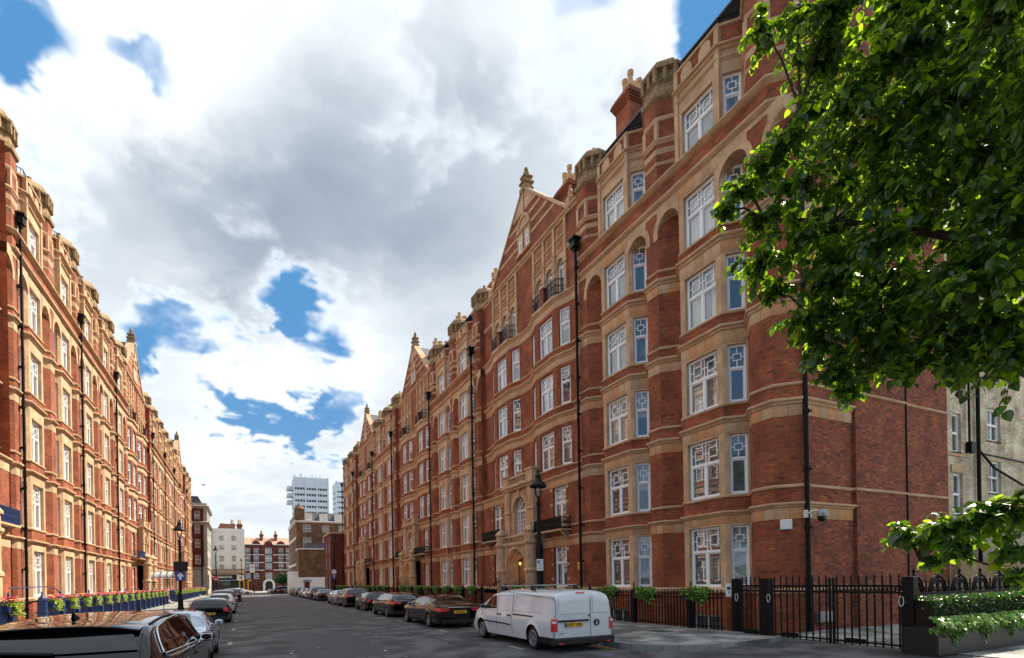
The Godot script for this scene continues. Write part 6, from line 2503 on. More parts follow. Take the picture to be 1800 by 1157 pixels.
func flower_boxes() -> void:
	var r := RandomNumberGenerator.new()
	r.seed = 9
	# planters hung on the black railing
	var protos := []
	for v in 3:
		var o := Node3D.new()
		var tr := MB.new()
		tr.cbox(Vector3(-0.14, -0.02, -0.5), Vector3(0.14, 0.2, 0.5), 0.015)
		part("trough", tr, M.trim, o)
		var fo := MB.new()
		leaf_spray(fo, r, 420, 0.13, Vector3(-0.16, 0.16, -0.5), Vector3(0.16, 0.38, 0.55), 0.0)
		leaf_spray(fo, r, 380, 0.12, Vector3(-0.26, 0.2, -0.1), Vector3(-0.08, 0.3, 0.6), 0.55)
		part("foliage", fo, M.trail, o)
		if v == 1:
			var fl := MB.new()
			for k in 14:
				fl.lathe([Vector2(0.0, -0.02), Vector2(0.03, 0.0), Vector2(0.0, 0.02)], 6, Transform3D(Basis(), Vector3(r.randf_range(-0.2, 0.1), r.randf_range(0.3, 0.42), r.randf_range(-0.5, 0.4))))
			part("flowers", fl, M.flower[0], o)
		protos.append(o)
	var ds := [13.1, 15.55, 17.8, 20.3, 23.2, 25.6, 32.2, 34.6, 37.0, 39.4, 41.8, 44.2, 47.0, 49.4, 56.5, 59.0, 61.5, 64.0, 66.5, 69.0, 72.0, 81.0, 84.0, 87.0, 90.0]
	for k in ds.size():
		var lab := "black trough of trailing green plants on the area railing"
		if k < 3:
			lab = ["black trough of trailing ferns with pink flowers, nearest the gates", "black trough of trailing ferns between the first two railing posts", "black trough of trailing ferns right of the white van's roof"][k]
		if k > 2 and k < 20:
			lab = "%s black trough of trailing plants on the area railing, counted from the gates" % ORDINAL[k]
		var c: Node3D = protos[1 if k == 0 else (k * 2) % 3].duplicate()
		c.name = numbered("planter_trough")
		add_child(c)
		c.position = Vector3(13.0, 1.08, -ds[k])
		tag(c, lab, "planter", "plant troughs on the black railing")
	for p: Node3D in protos:
		p.free()
	# bright boxes on the blue railing
	var bl := []
	for v in 3:
		var o := Node3D.new()
		var tr := MB.new()
		tr.cbox(Vector3(-0.14, -0.04, -0.5), Vector3(0.14, 0.18, 0.5), 0.015)
		part("trough", tr, M.blue_iron, o)
		var fo := MB.new()
		leaf_spray(fo, r, 260, 0.11, Vector3(-0.18, 0.12, -0.52), Vector3(0.2, 0.30, 0.52), 0.0)
		leaf_spray(fo, r, 330, 0.10, Vector3(0.06, 0.14, -0.42), Vector3(0.24, 0.26, 0.25), 0.62)
		part("foliage", fo, M.trail_bright, o)
		for c in 4:
			var fl := MB.new()
			for k in [26, 20, 30, 14][(c + v) % 4]:
				var at := Vector3(r.randf_range(-0.2, 0.26), r.randf_range(0.26, 0.42), r.randf_range(-0.52, 0.52))
				var s := r.randf_range(0.05, 0.085)
				for e in 5:
					var t := TAU * e / 5.0
					var d := Vector3(cos(t), r.randf_range(0.1, 0.5), sin(t)) * s
					mb_petal(fl, at, d)
			part("flowers", fl, M.flower[c], o)
		bl.append(o)
	var d := 18.2
	var i := 0
	var shown := 0
	while d < 117.0:
		if not ((d > 22.7 and d < 26.4) or (d > 61.6 and d < 66.0) or (d > 101.0 and d < 105.4)):
			var c: Node3D = bl[i % 3].duplicate()
			c.name = numbered("flower_box")
			add_child(c)
			c.position = Vector3(-6.74, 1.12, -d)
			if i % 2: c.rotation.y = 0.06
			var lab := "blue flower box of pink and yellow flowers on the blue railing"
			if i == 2:
				lab = "flower box with pink flowers at the left picture edge, nearest the camera"
			elif i > 2 and shown < 20:
				lab = "%s flower box after the large post, counting down the blue railing" % ORDINAL[shown]
				shown += 1
			tag(c, lab, "flower box", "flower boxes along the blue railing")
		i += 1
		d += 2.2 if d < 60 else 2.4
	for p: Node3D in bl:
		p.free()

func mb_petal(mb: MB, at: Vector3, d: Vector3) -> void:
	var s := d.cross(Vector3.UP).normalized() * d.length() * 0.45
	mb.quad(at, at + d * 0.6 + s, at + d, at + d * 0.6 - s, Vector3.UP)

func street_lamp(at: Vector3, h: float, label: String) -> Node3D:
	var o := thing("street_lamp", label, "street lamp", at, 0.0, "old-fashioned street lamps")
	var mb := MB.new()
	mb.lathe([Vector2(0.17, 0), Vector2(0.17, 0.5), Vector2(0.13, 0.6), Vector2(0.11, 1.3), Vector2(0.075, 1.38), Vector2(0.065, h - 1.25), Vector2(0.09, h - 1.22), Vector2(0.09, h - 1.16), Vector2(0.05, h - 1.1), Vector2(0.05, h - 0.95)], 10)
	part("post", mb, M.iron, o)
	var arm := MB.new()
	arm.tube([Vector3(0.0, h - 1.0, 0), Vector3(-0.09, h - 0.9, 0), Vector3(-0.11, h - 0.58, 0)], 0.025, 6)
	arm.tube([Vector3(0.0, h - 1.0, 0), Vector3(0.09, h - 0.9, 0), Vector3(0.11, h - 0.58, 0)], 0.025, 6)
	part("yoke", arm, M.iron, o)
	var hat := MB.new()
	hat.lathe([Vector2(0.30, h - 0.62), Vector2(0.31, h - 0.58), Vector2(0.25, h - 0.50), Vector2(0.15, h - 0.40), Vector2(0.10, h - 0.34), Vector2(0.095, h - 0.2), Vector2(0.05, h - 0.15), Vector2(0.035, h - 0.1), Vector2(0.05, h - 0.05), Vector2(0.0, h)], 16)
	hat.lathe([Vector2(0.000, h - 0.5), Vector2(0.27, h - 0.6), Vector2(0.30, h - 0.62)], 16)
	var ht := part("lamp_hat", hat, M.iron, o)
	var gl := MB.new()
	gl.lathe([Vector2(0.000, h - 0.94), Vector2(0.056, h - 0.92), Vector2(0.099, h - 0.82), Vector2(0.112, h - 0.72), Vector2(0.105, h - 0.62)], 14)
	part("lamp_glass", gl, M.glass, ht)
	return o

func round_sign(o: Node3D, y: float, r: float, m: Material, called := "round_sign", z := 0.09) -> MeshInstance3D:
	var mb := MB.new()
	mb.lathe([Vector2(0.0, -0.01), Vector2(r, -0.01), Vector2(r, 0.0), Vector2(0, 0.0)], 20, Transform3D(Basis(Vector3.RIGHT, PI / 2), Vector3(0, y, z)))
	return part(called, mb, m, o)

func arrow(mb: MB, y: float, s: float, z: float) -> void:
	mb.slab(PackedVector2Array([Vector2(-0.14 * s, y - 0.42 * s), Vector2(0.14 * s, y - 0.42 * s), Vector2(0.14 * s, y + 0.05 * s), Vector2(0.34 * s, y - 0.12 * s), Vector2(0.34 * s, y + 0.1 * s), Vector2(0, y + 0.45 * s), Vector2(-0.34 * s, y + 0.1 * s), Vector2(-0.34 * s, y - 0.12 * s), Vector2(-0.14 * s, y + 0.05 * s)]), z, z + 0.003)

func furniture() -> void:
	var l := street_lamp(Vector3(9.25, 0.11, -16.6), 5.55, "tall black lamp post rising behind the white van")
	var ps := MB.new()
	ps.cbox(Vector3(-0.13, -0.2, 0), Vector3(0.13, 0.2, 0.012), 0.008)
	var psign := solo("parking_sign", ps, M.sign_white, "white parking notice strapped to the lamp post behind the van", "sign", "", Transform3D(Basis(), Vector3(9.2, 2.32, -16.48)))
	var pt := MB.new()
	pt.box(Vector3(-0.10, 0.06, 0.012), Vector3(-0.02, 0.16, 0.015))
	part("sign_symbol", pt, M.sign_blue, psign)
	var pl := MB.new()
	for k in 6:
		pl.box(Vector3(0.0 if k < 2 else -0.1, 0.14 - k * 0.055, 0.012), Vector3(0.1, 0.152 - k * 0.055, 0.015))
	part("sign_print", pl, M.ink, psign)
	var l2 := street_lamp(Vector3(-3.1, 0.11, -34.0), 5.3, "black lamp post on the left pavement, carrying the blue arrow sign")
	var bs := MB.new()
	bs.cbox(Vector3(-0.33, -0.27, -0.02), Vector3(0.33, 0.27, 0.02), 0.01)
	solo("sign_back", bs, M.ink, "plain black rectangular sign above the blue arrow", "sign", "", Transform3D(Basis(), Vector3(-3.06, 2.86, -33.86)))
	var ar := MB.new()
	ar.cbox(Vector3(-0.23, -0.23, -0.01), Vector3(0.23, 0.23, 0.01), 0.008)
	var ars := solo("one_way_sign", ar, M.sign_blue, "square blue one-way sign with a white arrow pointing up", "sign", "", Transform3D(Basis(), Vector3(-3.08, 2.34, -33.86)))
	var aw := MB.new()
	arrow(aw, 0.0, 0.42, 0.01)
	part("arrow", aw, M.sign_white, ars)
	var a3 := street_lamp(Vector3(-3.1, 0.11, -75.0), 6.6, "far left lamp post before the white building")
	var ne := thing("no_entry_sign", "small round red sign low on the far left lamp post", "sign", Vector3(-3.1, 0.11, -74.9))
	round_sign(ne, 2.5, 0.28, M.sign_red)
	var neb := MB.new()
	neb.box(Vector3(-0.19, 2.44, 0.09), Vector3(0.19, 2.56, 0.095))
	part("sign_bar", neb, M.sign_white, ne)
	street_lamp(Vector3(9.0, 0.11, -63.0), 7.2, "far right lamp post before the small red brick house")
	var bs2 := thing("round_sign", "round blue and white signs on the far right lamp post", "sign", Vector3(8.9, 0.11, -62.8))
	round_sign(bs2, 3.0, 0.26, M.sign_white)
	var bb := round_sign(bs2, 2.45, 0.26, M.sign_blue)
	var bar2 := MB.new()
	bar2.box(Vector3(-0.04, 2.3, 0.09), Vector3(0.04, 2.55, 0.095))
	bar2.box(Vector3(-0.14, 2.55, 0.09), Vector3(0.14, 2.61, 0.095))
	part("sign_print", bar2, M.sign_white, bs2)
	street_lamp(Vector3(-0.6, 0.1, -128.5), 7.5, "farthest lamp post beside the coffee shop corner")
	var np := thing("notice_post", "tall grey pole with a white upright notice at the junction", "sign", Vector3(1.3, 0.1, -112.0))
	var npm := MB.new()
	npm.tube([Vector3(0, 0, 0), Vector3(0, 8.6, 0)], 0.09, 8)
	part("pole", npm, M.iron, np)
	var npn := MB.new()
	npn.cbox(Vector3(-0.4, 4.0, 0.1), Vector3(0.4, 5.6, 0.14), 0.01)
	var nb := part("notice", npn, M.sign_white, np)
	var npi := MB.new()
	npi.box(Vector3(-0.1, 4.9, 0.14), Vector3(0.1, 5.3, 0.145))
	part("notice_print", npi, M.sign_red, nb)
	for k in 2:
		var hp := MB.new()
		var x := -2.1 + k * 1.5
		hp.tube([Vector3(x, 0, 0), Vector3(x, 2.5, 0), Vector3(x + 0.05, 2.6, 0), Vector3(x + 0.7, 2.6, 0), Vector3(x + 0.75, 2.5, 0), Vector3(x + 0.75, 0, 0)], 0.1, 8)
		solo("height_barrier", hp, M.sign_yellow, ["left yellow tubular barrier at the junction by the coffee shop", "right yellow tubular barrier at the junction by the coffee shop"][k], "barrier", "yellow barriers at the junction", Transform3D(Basis(), Vector3(1.2, 0.1, -118.0)))
	# at the corner wall
	var wb := MB.new()
	wb.cbox(Vector3(-0.17, -0.16, 0), Vector3(0.17, 0.16, 0.14), 0.02)
	var n := Vector3(-1, 0, 1).normalized()
	var fb := Basis(Vector3(1, 0, 1).normalized(), Vector3.UP, n)
	solo("alarm_box", wb, M.sign_white, "white square box on the corner pier below the stone band", "alarm box", "", Transform3D(fb, Vector3(15.52, 3.42, -11.68)))
	var cm := thing("security_camera", "grey dome security camera on an arm at the corner drainpipe", "camera", Vector3(15.9, 3.72, -11.25))
	var ca := MB.new()
	ca.tube([Vector3(0, 0, 0.05), Vector3(0.0, 0.08, 0.3), Vector3(0.02, 0.02, 0.5)], 0.035, 8)
	ca.box(Vector3(-0.12, -0.12, 0.0), Vector3(0.12, 0.12, 0.1))
	part("bracket", ca, M.off_white, cm)
	var cd := MB.new()
	cd.lathe([Vector2(0.0, 0.1), Vector2(0.1, 0.08), Vector2(0.15, -0.02), Vector2(0.15, -0.12)], 14, Transform3D(Basis(), Vector3(0.02, 0, 0.52)))
	part("housing", cd, M.rim, cm)
	var ce := MB.new()
	ce.lathe([Vector2(0.14, -0.12), Vector2(0.12, -0.22), Vector2(0.06, -0.28), Vector2(0.0, -0.29)], 14, Transform3D(Basis(), Vector3(0.02, 0, 0.52)))
	part("dome", ce, M.car_glass, cm)
	var ys := MB.new()
	ys.cbox(Vector3(-0.13, -0.19, 0), Vector3(0.13, 0.19, 0.012), 0.006)
	var ysn := solo("warning_sign", ys, M.sign_yellow, "yellow camera warning sign on the brick wall left of the drainpipe", "sign", "", Transform3D(Basis(Vector3.UP, -PI / 2), Vector3(15.33, 2.48, -23.35)))
	var yp := MB.new()
	yp.slab(PackedVector2Array([Vector2(-0.06, 0.05), Vector2(0.03, 0.09), Vector2(0.06, 0.05), Vector2(-0.03, 0.01)]), 0.012, 0.015)
	for k in 3:
		yp.box(Vector3(-0.09, -0.05 - k * 0.045, 0.012), Vector3(0.09, -0.035 - k * 0.045, 0.015))
	part("sign_print", yp, M.ink, ysn)
	for k in 2:
		var ub := MB.new()
		ub.cbox(Vector3(0, 0, 0), Vector3(0.3, 0.34, 0.14), 0.015)
		solo("meter_box", ub, M.sign_white if k else M.rim, ["grey meter box low on the side wall behind the gates", "white meter box low on the side wall behind the gates"][k], "meter box", "", Transform3D(Basis(), Vector3(16.35 + k * 0.4, 0.28, -11.3)))
	for q: Array in [[11.0, -15.6, 0.9, 0.6, "rectangular"], [11.7, -13.3, 0.62, 0.62, "square"]]:
		var mh := MB.new()
		mh.cbox(Vector3(-q[2] / 2, -q[3] / 2, 0), Vector3(q[2] / 2, q[3] / 2, 0.012), 0.01)
		var mo := solo("manhole_cover", mh, M.patch, "%s iron cover set in the pavement beside the van" % q[4], "manhole cover", "", Transform3D(Basis(Vector3.RIGHT, -PI / 2), Vector3(q[0], 0.118, q[1])))
	# white barrel canopy over the left entrance
	var cp := thing("entrance_canopy", "white barrel-roofed canopy on thin posts at the left entrance", "canopy", Vector3(-6.9, 0.11, -63.7))
	var rows := []
	for x: float in [-1.6, 0.6]:
		var row := PackedVector3Array()
		for k in 11:
			var t := PI * k / 10.0
			row.append(Vector3(x, 2.55 + 0.62 * sin(t), 1.25 * cos(t)))
		rows.append(row)
	var cr := MB.new()
	cr.grid(rows, Vector3.UP)
	part("canopy_roof", cr, M.canopy, cp)
	var hoops := MB.new()
	for x: float in [-1.58, -1.0, -0.45, 0.1, 0.6]:
		var pth := []
		for k in 11:
			var t := PI * k / 10.0
			pth.append(Vector3(x, 2.55 + 0.64 * sin(t), 1.27 * cos(t)))
		hoops.tube(pth, 0.045, 6)
	part("hoop", hoops, M.blue_iron, cp)
	for z: float in [-1.3, 1.3]:
		for x: float in [-1.5, 0.58]:
			var po := MB.new()
			po.tube([Vector3(x, 0, z), Vector3(x, 2.45, z)], 0.035, 6)
			part("post", po, M.blue_iron, cp)
		var lat := MB.new()
		for k in 9:
			lat.box(Vector3(-1.5 + k * 0.25, 1.7, z - 0.01), Vector3(-1.48 + k * 0.25, 2.4, z + 0.01))
		for k in 4:
			lat.box(Vector3(-1.5, 1.7 + k * 0.22, z - 0.012), Vector3(0.55, 1.72 + k * 0.22, z + 0.012))
		part("lattice", lat, M.iron, cp)

# ------------------------------------------------------------------ the end of the street and the mews
func sash(root: Node, w: float, h: float, cols: int, rws: int, at: Transform3D, frame: Material = null) -> void:
	var key := "sash_%.2f_%.2f_%d_%d" % [w, h, cols, rws]
	if not win_cache.has(key):
		var fr := MB.new()
		var t := 0.09
		fr.box(Vector3(0, 0, -0.08), Vector3(t, h, 0))
		fr.box(Vector3(w - t, 0, -0.08), Vector3(w, h, 0))
		fr.box(Vector3(t, 0, -0.08), Vector3(w - t, t, 0))
		fr.box(Vector3(t, h - t, -0.08), Vector3(w - t, h, 0))
		fr.box(Vector3(t, h / 2 - 0.05, -0.08), Vector3(w - t, h / 2 + 0.05, 0.01))
		for k in range(1, cols):
			var x := w * k / cols
			fr.box(Vector3(x - 0.025, t, -0.06), Vector3(x + 0.025, h - t, -0.02))
		for k in range(1, rws):
			if k * 2 == rws:
				continue
			var y := h * k / rws
			fr.box(Vector3(t, y - 0.025, -0.059), Vector3(w - t, y + 0.025, -0.021))
		fr.box(Vector3(-0.08, -0.1, -0.1), Vector3(w + 0.08, 0, 0.12))
		var gl := MB.new()
		for z: float in [-0.05, -0.06]:
			gl.quad(Vector3(t, t, z), Vector3(w - t, t, z), Vector3(w - t, h - t, z), Vector3(t, h - t, z), Vector3.BACK)
		win_cache[key] = {"frame": fr.mesh(), "pane": gl.mesh()}
	var f := part("window", win_cache[key].frame, frame if frame else M.white, root, at)
	part("pane", win_cache[key].pane, M.glass, f)

# wall from a to b (plan, world) with sash windows: [middle along the wall, bottom, w, h, cols, rows]
func far_wall(root: Node3D, m: Material, a: Vector2, b: Vector2, y0: float, y1: float, wins := [], called := "wall") -> MeshInstance3D:
	var mb := MB.new()
	var holes := []
	for w: Array in wins:
		holes.append([w[0] - w[2] / 2, w[0] + w[2] / 2, w[1], w[1] + w[3]])
		sash(root, w[2], w[3], w[4], w[5], on_seg(a, b, w[0] - w[2] / 2, w[1], 0.12))
	mb.wall(a, b, y0, y1, holes, 0.2)
	if wins.size():
		var d := (b - a).normalized()
		var back := Vector2(d.y, -d.x) * 1.6
		var inner := MB.new()
		inner.wall(a + back + d * 0.3, b + back - d * 0.3, y0, y1)
		inner.quad(Vector3(a.x, y1 - 0.1, a.y), Vector3(b.x, y1 - 0.1, b.y), Vector3(b.x + back.x, y1 - 0.1, b.y + back.y), Vector3(a.x + back.x, y1 - 0.1, a.y + back.y), Vector3.DOWN)
		part("inner_wall", inner, M.dark_room, root)
	return part(called, mb, m, root)

func box_shell(root: Node3D, m: Material, x0: float, x1: float, z0: float, z1: float, y: float, called := "roof") -> void:
	var mb := MB.new()
	mb.box(Vector3(x0, y - 0.2, z0), Vector3(x1, y, z1))
	part(called, mb, m, root)

func far_buildings() -> void:
	# white rendered house with the coffee shop
	var w := thing("rendered_house", "white rendered house above the dark coffee shop front", "building")
	var wins := []
	for y: float in [12.1, 9.9, 7.3, 5.3]:
		for x: float in [2.1, 4.6]:
			wins.append([x, y, 1.05, 1.15 if y > 9 else 1.35, 3, 4])
	far_wall(w, M.render_white, Vector2(-6.7, -140), Vector2(0.1, -140), 4.6, 14.7, wins)
	far_wall(w, M.render_white, Vector2(0.1, -140), Vector2(0.1, -152), 0.0, 14.7, [])
	far_wall(w, M.render_white, Vector2(-6.7, -152), Vector2(-6.7, -140), 0.0, 14.7, [])
	var band := MB.new()
	band.box(Vector3(-6.75, 14.0, -140.1), Vector3(0.15, 14.8, -139.92))
	band.box(Vector3(-6.75, 12.0 - 1.4, -140.05), Vector3(0.15, 10.75, -139.97))
	part("parapet_band", band, M.render_white, w)
	var bal := MB.new()
	bal.box(Vector3(-6.9, 4.3, -140.2), Vector3(0.2, 4.6, -139.2))
	for k in 24:
		bal.box(Vector3(-6.8 + k * 0.29, 4.6, -139.35), Vector3(-6.66 + k * 0.29, 5.4, -139.25))
	bal.box(Vector3(-6.9, 5.35, -139.4), Vector3(0.2, 5.55, -139.2))
	part("balcony", bal, M.old_stone, w)
	box_shell(w, M.slate, -6.7, 0.1, -152, -140, 14.6)
	var tile := MB.new()
	tile.slab(PackedVector2Array([Vector2(-5.6, 14.6), Vector2(-1.6, 14.6), Vector2(-2.0, 16.0), Vector2(-4.8, 16.2)]), -150, -142)
	part("tiled_roof", tile, M.tile_red, w)
	for k in 2:
		var x := -2.4 + k * 1.5
		chimney(w, Vector3(x, 14.4, -143), 1.0, 0.9, 1.8, 4)
	var shop := MB.new()
	shop.box(Vector3(-6.6, 3.0, -139.75), Vector3(0.05, 4.28, -139.5))
	shop.box(Vector3(-6.6, 0, -139.75), Vector3(-6.2, 3.0, -139.5))
	shop.box(Vector3(-0.35, 0, -139.75), Vector3(0.05, 3.0, -139.5))
	shop.box(Vector3(-2.9, 0, -139.75), Vector3(-2.7, 3.0, -139.55))
	var sf := part("shop_front", shop, M.black, w)
	part("shop_lettering", lettering("STARBUCKS", 0.52, 0.03), M.sign_white, sf, Transform3D(Basis(), Vector3(-4.5, 3.72, -139.47)))
	var sgl := MB.new()
	sgl.quad(Vector3(-6.2, 0.3, -139.7), Vector3(-2.9, 0.3, -139.7), Vector3(-2.9, 3.0, -139.7), Vector3(-6.2, 3.0, -139.7), Vector3.BACK)
	part("shop_window", sgl, M.glass, sf)
	var sin := MB.new()
	sin.box(Vector3(-6.6, 0, -144), Vector3(0.05, 3.0, -143.8))
	sin.box(Vector3(-2.7, 0.2, -139.8), Vector3(-0.35, 2.6, -139.72))
	part("shop_interior", sin, M.green_paint, sf)
	var ss := MB.new()
	ss.cbox(Vector3(-1.6, 3.0, -139.3), Vector3(-0.1, 4.2, -139.2), 0.02)
	var hs := solo("projecting_sign", ss, M.sign_white, "white rectangular sign projecting from the coffee shop corner", "sign")
	var hsp := MB.new()
	hsp.box(Vector3(-1.1, 3.5, -139.2), Vector3(-0.6, 3.72, -139.19))
	part("sign_print", hsp, M.ink, hs)
	# red mansion facing down the street
	var r := thing("red_mansion", "dark red mansion with white window bays closing the street", "building")
	var z := -172.0
	var rw := []
	for y: float in [11.2, 9.0, 6.8, 4.0]:
		rw.append([6.3 + 1.0, y - 0.55, 1.7, 1.85, 4, 4])
		for x: float in [3.1, 9.6, 0.9, 11.6]:
			rw.append([x + 1.0, y - 0.45, 1.2, 1.6, 2, 2])
	far_wall(r, M.red_brick, Vector2(-1.0, z), Vector2(13.0, z), 0, 13.5, rw)
	var bands := MB.new()
	for y: float in [10.35, 8.15, 5.95, 13.3]:
		bands.box(Vector3(-1.0, y, z), Vector3(5.2, y + 0.2, z + 0.35))
		bands.box(Vector3(7.5, y, z), Vector3(13.0, y + 0.2, z + 0.35))
	part("white_band", bands, M.off_white, r)
	for k in 3:
		for e: Array in [[-0.8, 4.6], [8.0, 12.8]]:
			var rl := MB.new()
			var y := 10.55 - k * 2.2
			bar(rl, Vector3(e[0], y + 0.7, z + 0.32), Vector3(e[1], y + 0.7, z + 0.32), 0.06, 0.06)
			for j in 18:
				var x := lerpf(e[0], e[1], (j + 0.5) / 18.0)
				rl.box(Vector3(x - 0.03, y, z + 0.3), Vector3(x + 0.03, y + 0.7, z + 0.34))
			part("balcony_rail", rl, M.iron, r)
	for x: float in [3.1, 6.3, 9.6]:
		var gb := MB.new()
		gb.slab(PackedVector2Array([Vector2(x - 1.2, 13.4), Vector2(x + 1.2, 13.4), Vector2(x + 0.9, 14.1), Vector2(x, 14.5), Vector2(x - 0.9, 14.1)]), z - 0.3, z + 0.1)
		part("gable", gb, M.red_brick, r)
	var rr := MB.new()
	rr.quad(Vector3(-1, 13.4, z), Vector3(13, 13.4, z), Vector3(13, 15.7, z - 4), Vector3(-1, 15.7, z - 4), Vector3(0, 1, 1))
	rr.quad(Vector3(-1, 15.7, z - 4), Vector3(13, 15.7, z - 4), Vector3(13, 13, z - 9), Vector3(-1, 13, z - 9), Vector3(0, 1, -1))
	part("roof", rr, M.tile_pale, r)
	chimney(r, Vector3(4.6, 13.6, z - 3), 0.8, 1.5, 3.0, 4)
	chimney(r, Vector3(8.4, 13.6, z - 3), 0.8, 1.5, 3.0, 4)
	var rd := MB.new()
	ring_slab(rd, 6.3, 1.9, 1.0, 1.6, 1.9, z, z + 0.5)
	part("door_surround", rd, M.off_white, r)
	var rdd := MB.new()
	rdd.slab(arch_pts(6.3, 1.9, 1.0), z + 0.02, z + 0.1)
	rdd.box(Vector3(5.3, 0, z + 0.02), Vector3(7.3, 1.9, z + 0.1))
	part("door", rdd, M.trim, r)
	# brown brick house on the far right corner
	var b := thing("brown_brick_house", "tall brown brick house with grey mansard and white dormers at the far right", "building")
	var bw := [[2.1, 12.4, 1.5, 1.6, 4, 4], [5.8, 12.4, 1.4, 1.5, 4, 4], [2.1, 9.6, 1.5, 1.7, 4, 4], [5.8, 9.6, 1.4, 1.6, 4, 4], [9.0, 12.4, 1.3, 1.5, 4, 4]]
	far_wall(b, M.brown_brick, Vector2(9.5, -118), Vector2(20, -118), 0.0, 14.6, bw)
	far_wall(b, M.brown_brick, Vector2(9.5, -138), Vector2(9.5, -118), 0.0, 14.6, [[4, 5.0, 1.3, 1.8, 3, 4], [10, 5.0, 1.3, 1.8, 3, 4], [4, 9, 1.3, 1.8, 3, 4], [10, 9, 1.3, 1.8, 3, 4], [15.5, 9, 1.3, 1.8, 3, 4], [15.5, 5, 1.3, 1.8, 3, 4]])
	var wb := MB.new()
	for y: float in [14.4, 11.0, 5.6, 3.9]:
		wb.sweep(PackedVector2Array([Vector2(9.5, -138), Vector2(9.5, -117.9)]), cornice_prof(y, y + 0.45, 0.3 if y > 14 else 0.12))
	wb.sweep(PackedVector2Array([Vector2(9.5, -118), Vector2(20, -118)]), cornice_prof(14.35, 14.7, 0.3))
	part("white_cornice", wb, M.off_white, b)
	var tp := MB.new()
	tp.cbox(Vector3(9.3, 14.8, -119.6), Vector3(11.2, 17.2, -118.1), 0.05)
	tp.lathe([Vector2(1.0, 17.2), Vector2(0.7, 17.6), Vector2(0.3, 17.9), Vector2(0.2, 18.3), Vector2(0, 18.4)], 8, Transform3D(Basis(), Vector3(10.2, 0, -118.9)))
	part("corner_turret", tp, M.brown_brick, b)
	var ms := MB.new()
	ms.quad(Vector3(9.7, 14.6, -118.3), Vector3(20, 14.6, -118.3), Vector3(20, 16.6, -119.6), Vector3(9.7, 16.6, -119.6), Vector3(0, 0.5, 1))
	ms.quad(Vector3(9.7, 16.6, -119.6), Vector3(20, 16.6, -119.6), Vector3(20, 16.6, -137), Vector3(9.7, 16.6, -137), Vector3.UP)
	ms.quad(Vector3(9.7, 14.6, -137), Vector3(9.7, 14.6, -118.3), Vector3(9.7, 16.6, -119.6), Vector3(9.7, 16.6, -137), Vector3(-1, 0.5, 0))
	part("mansard", ms, M.slate, b)
	for x: float in [11.9, 14.9, 17.9]:
		var dm := MB.new()
		dm.box(Vector3(x - 0.8, 14.8, -119.5), Vector3(x + 0.8, 16.3, -118.45))
		var d := part("dormer", dm, M.off_white, b)
		sash(b, 1.1, 1.1, 3, 3, Transform3D(Basis(), Vector3(x - 0.55, 15.0, -118.43)))
	var lo := thing("low_brick_wing", "low windowless brown brick wing with a white painted base", "building")
	far_wall(lo, M.brown_brick, Vector2(9.4, -112), Vector2(15.0, -112), 3.1, 8.5, [])
	far_wall(lo, M.brown_brick, Vector2(9.4, -117.9), Vector2(9.4, -112), 3.1, 8.5, [])
	var lb := MB.new()
	lb.box(Vector3(7.7, 0, -117.8), Vector3(15.0, 3.1, -111.9))
	lb.box(Vector3(7.7, 3.1, -117.8), Vector3(9.38, 4.3, -113.0))
	part("painted_base", lb, M.render_white, lo)
	var lc := MB.new()
	lc.box(Vector3(9.3, 8.5, -118), Vector3(15.0, 8.75, -111.85))
	part("coping", lc, M.off_white, lo)
	var lr := MB.new()
	lr.slab(PackedVector2Array([Vector2(10.2, 8.75), Vector2(15.0, 8.75), Vector2(15.0, 9.9), Vector2(11.0, 9.9)]), -117.5, -112.6)
	part("roof", lr, M.slate, lo)
	var ld := MB.new()
	ld.box(Vector3(10.35, 0.0, -111.9), Vector3(11.3, 2.2, -111.84))
	part("door", ld, M.red_brick, lo)
	var lh := MB.new()
	lh.box(Vector3(10.1, 2.35, -111.9), Vector3(11.6, 2.5, -111.4))
	part("door_hood", lh, M.trim, lo)
	for y: float in [6.2, 4.3]:
		var bl := MB.new()
		bl.box(Vector3(12.6, y, -112.0), Vector3(14.2, y + 1.3, -111.97))
		bl.box(Vector3(12.5, y - 0.15, -112.0), Vector3(14.3, y, -111.88))
		part("blind_window", bl, M.brown_brick, lo)
	# small red brick house at the end of the right terrace
	var s := thing("small_brick_house", "small red brick house with white windows at the end of the right terrace", "building")
	far_wall(s, M.red_brick, Vector2(13.4, -106), Vector2(13.4, -97.5), 0, 10.4, [[2.2, 7.2, 1.4, 2.0, 2, 4], [5.6, 7.2, 1.4, 2.0, 2, 4], [2.2, 4.2, 1.4, 2.2, 2, 4], [5.6, 4.2, 1.4, 2.2, 2, 4], [2.2, 0.8, 1.4, 2.4, 2, 4], [5.6, 0.8, 1.4, 2.4, 2, 4]])
	far_wall(s, M.red_brick, Vector2(13.4, -97.5), Vector2(24, -97.5), 0, 10.4, [])
	var scp := MB.new()
	scp.box(Vector3(13.2, 10.4, -106), Vector3(24, 10.7, -97.3))
	part("coping", scp, M.stone, s)
	# dark red building with stone dressings at the end of the left terrace
	var l := thing("stone_dressed_building", "dark brick building with heavy grey stone cornices after the left terrace", "building")
	far_wall(l, M.red_brick, Vector2(-14, -125), Vector2(-6.7, -125), 0, 18.0, [[5.7, 15.2, 0.9, 1.6, 2, 2], [5.7, 12.4, 0.9, 1.6, 2, 2], [5.7, 9.5, 0.9, 1.7, 2, 2], [5.7, 6.2, 0.9, 1.8, 2, 2], [2.0, 9.5, 0.9, 1.7, 2, 2], [2.0, 6.2, 0.9, 1.8, 2, 2]])
	var lw := []
	for y: float in [15.2, 12.2, 9.3, 6.0]:
		for u: float in [2.5, 5.5, 8.5, 11.5]:
			lw.append([u, y, 1.1, 1.8, 2, 2])
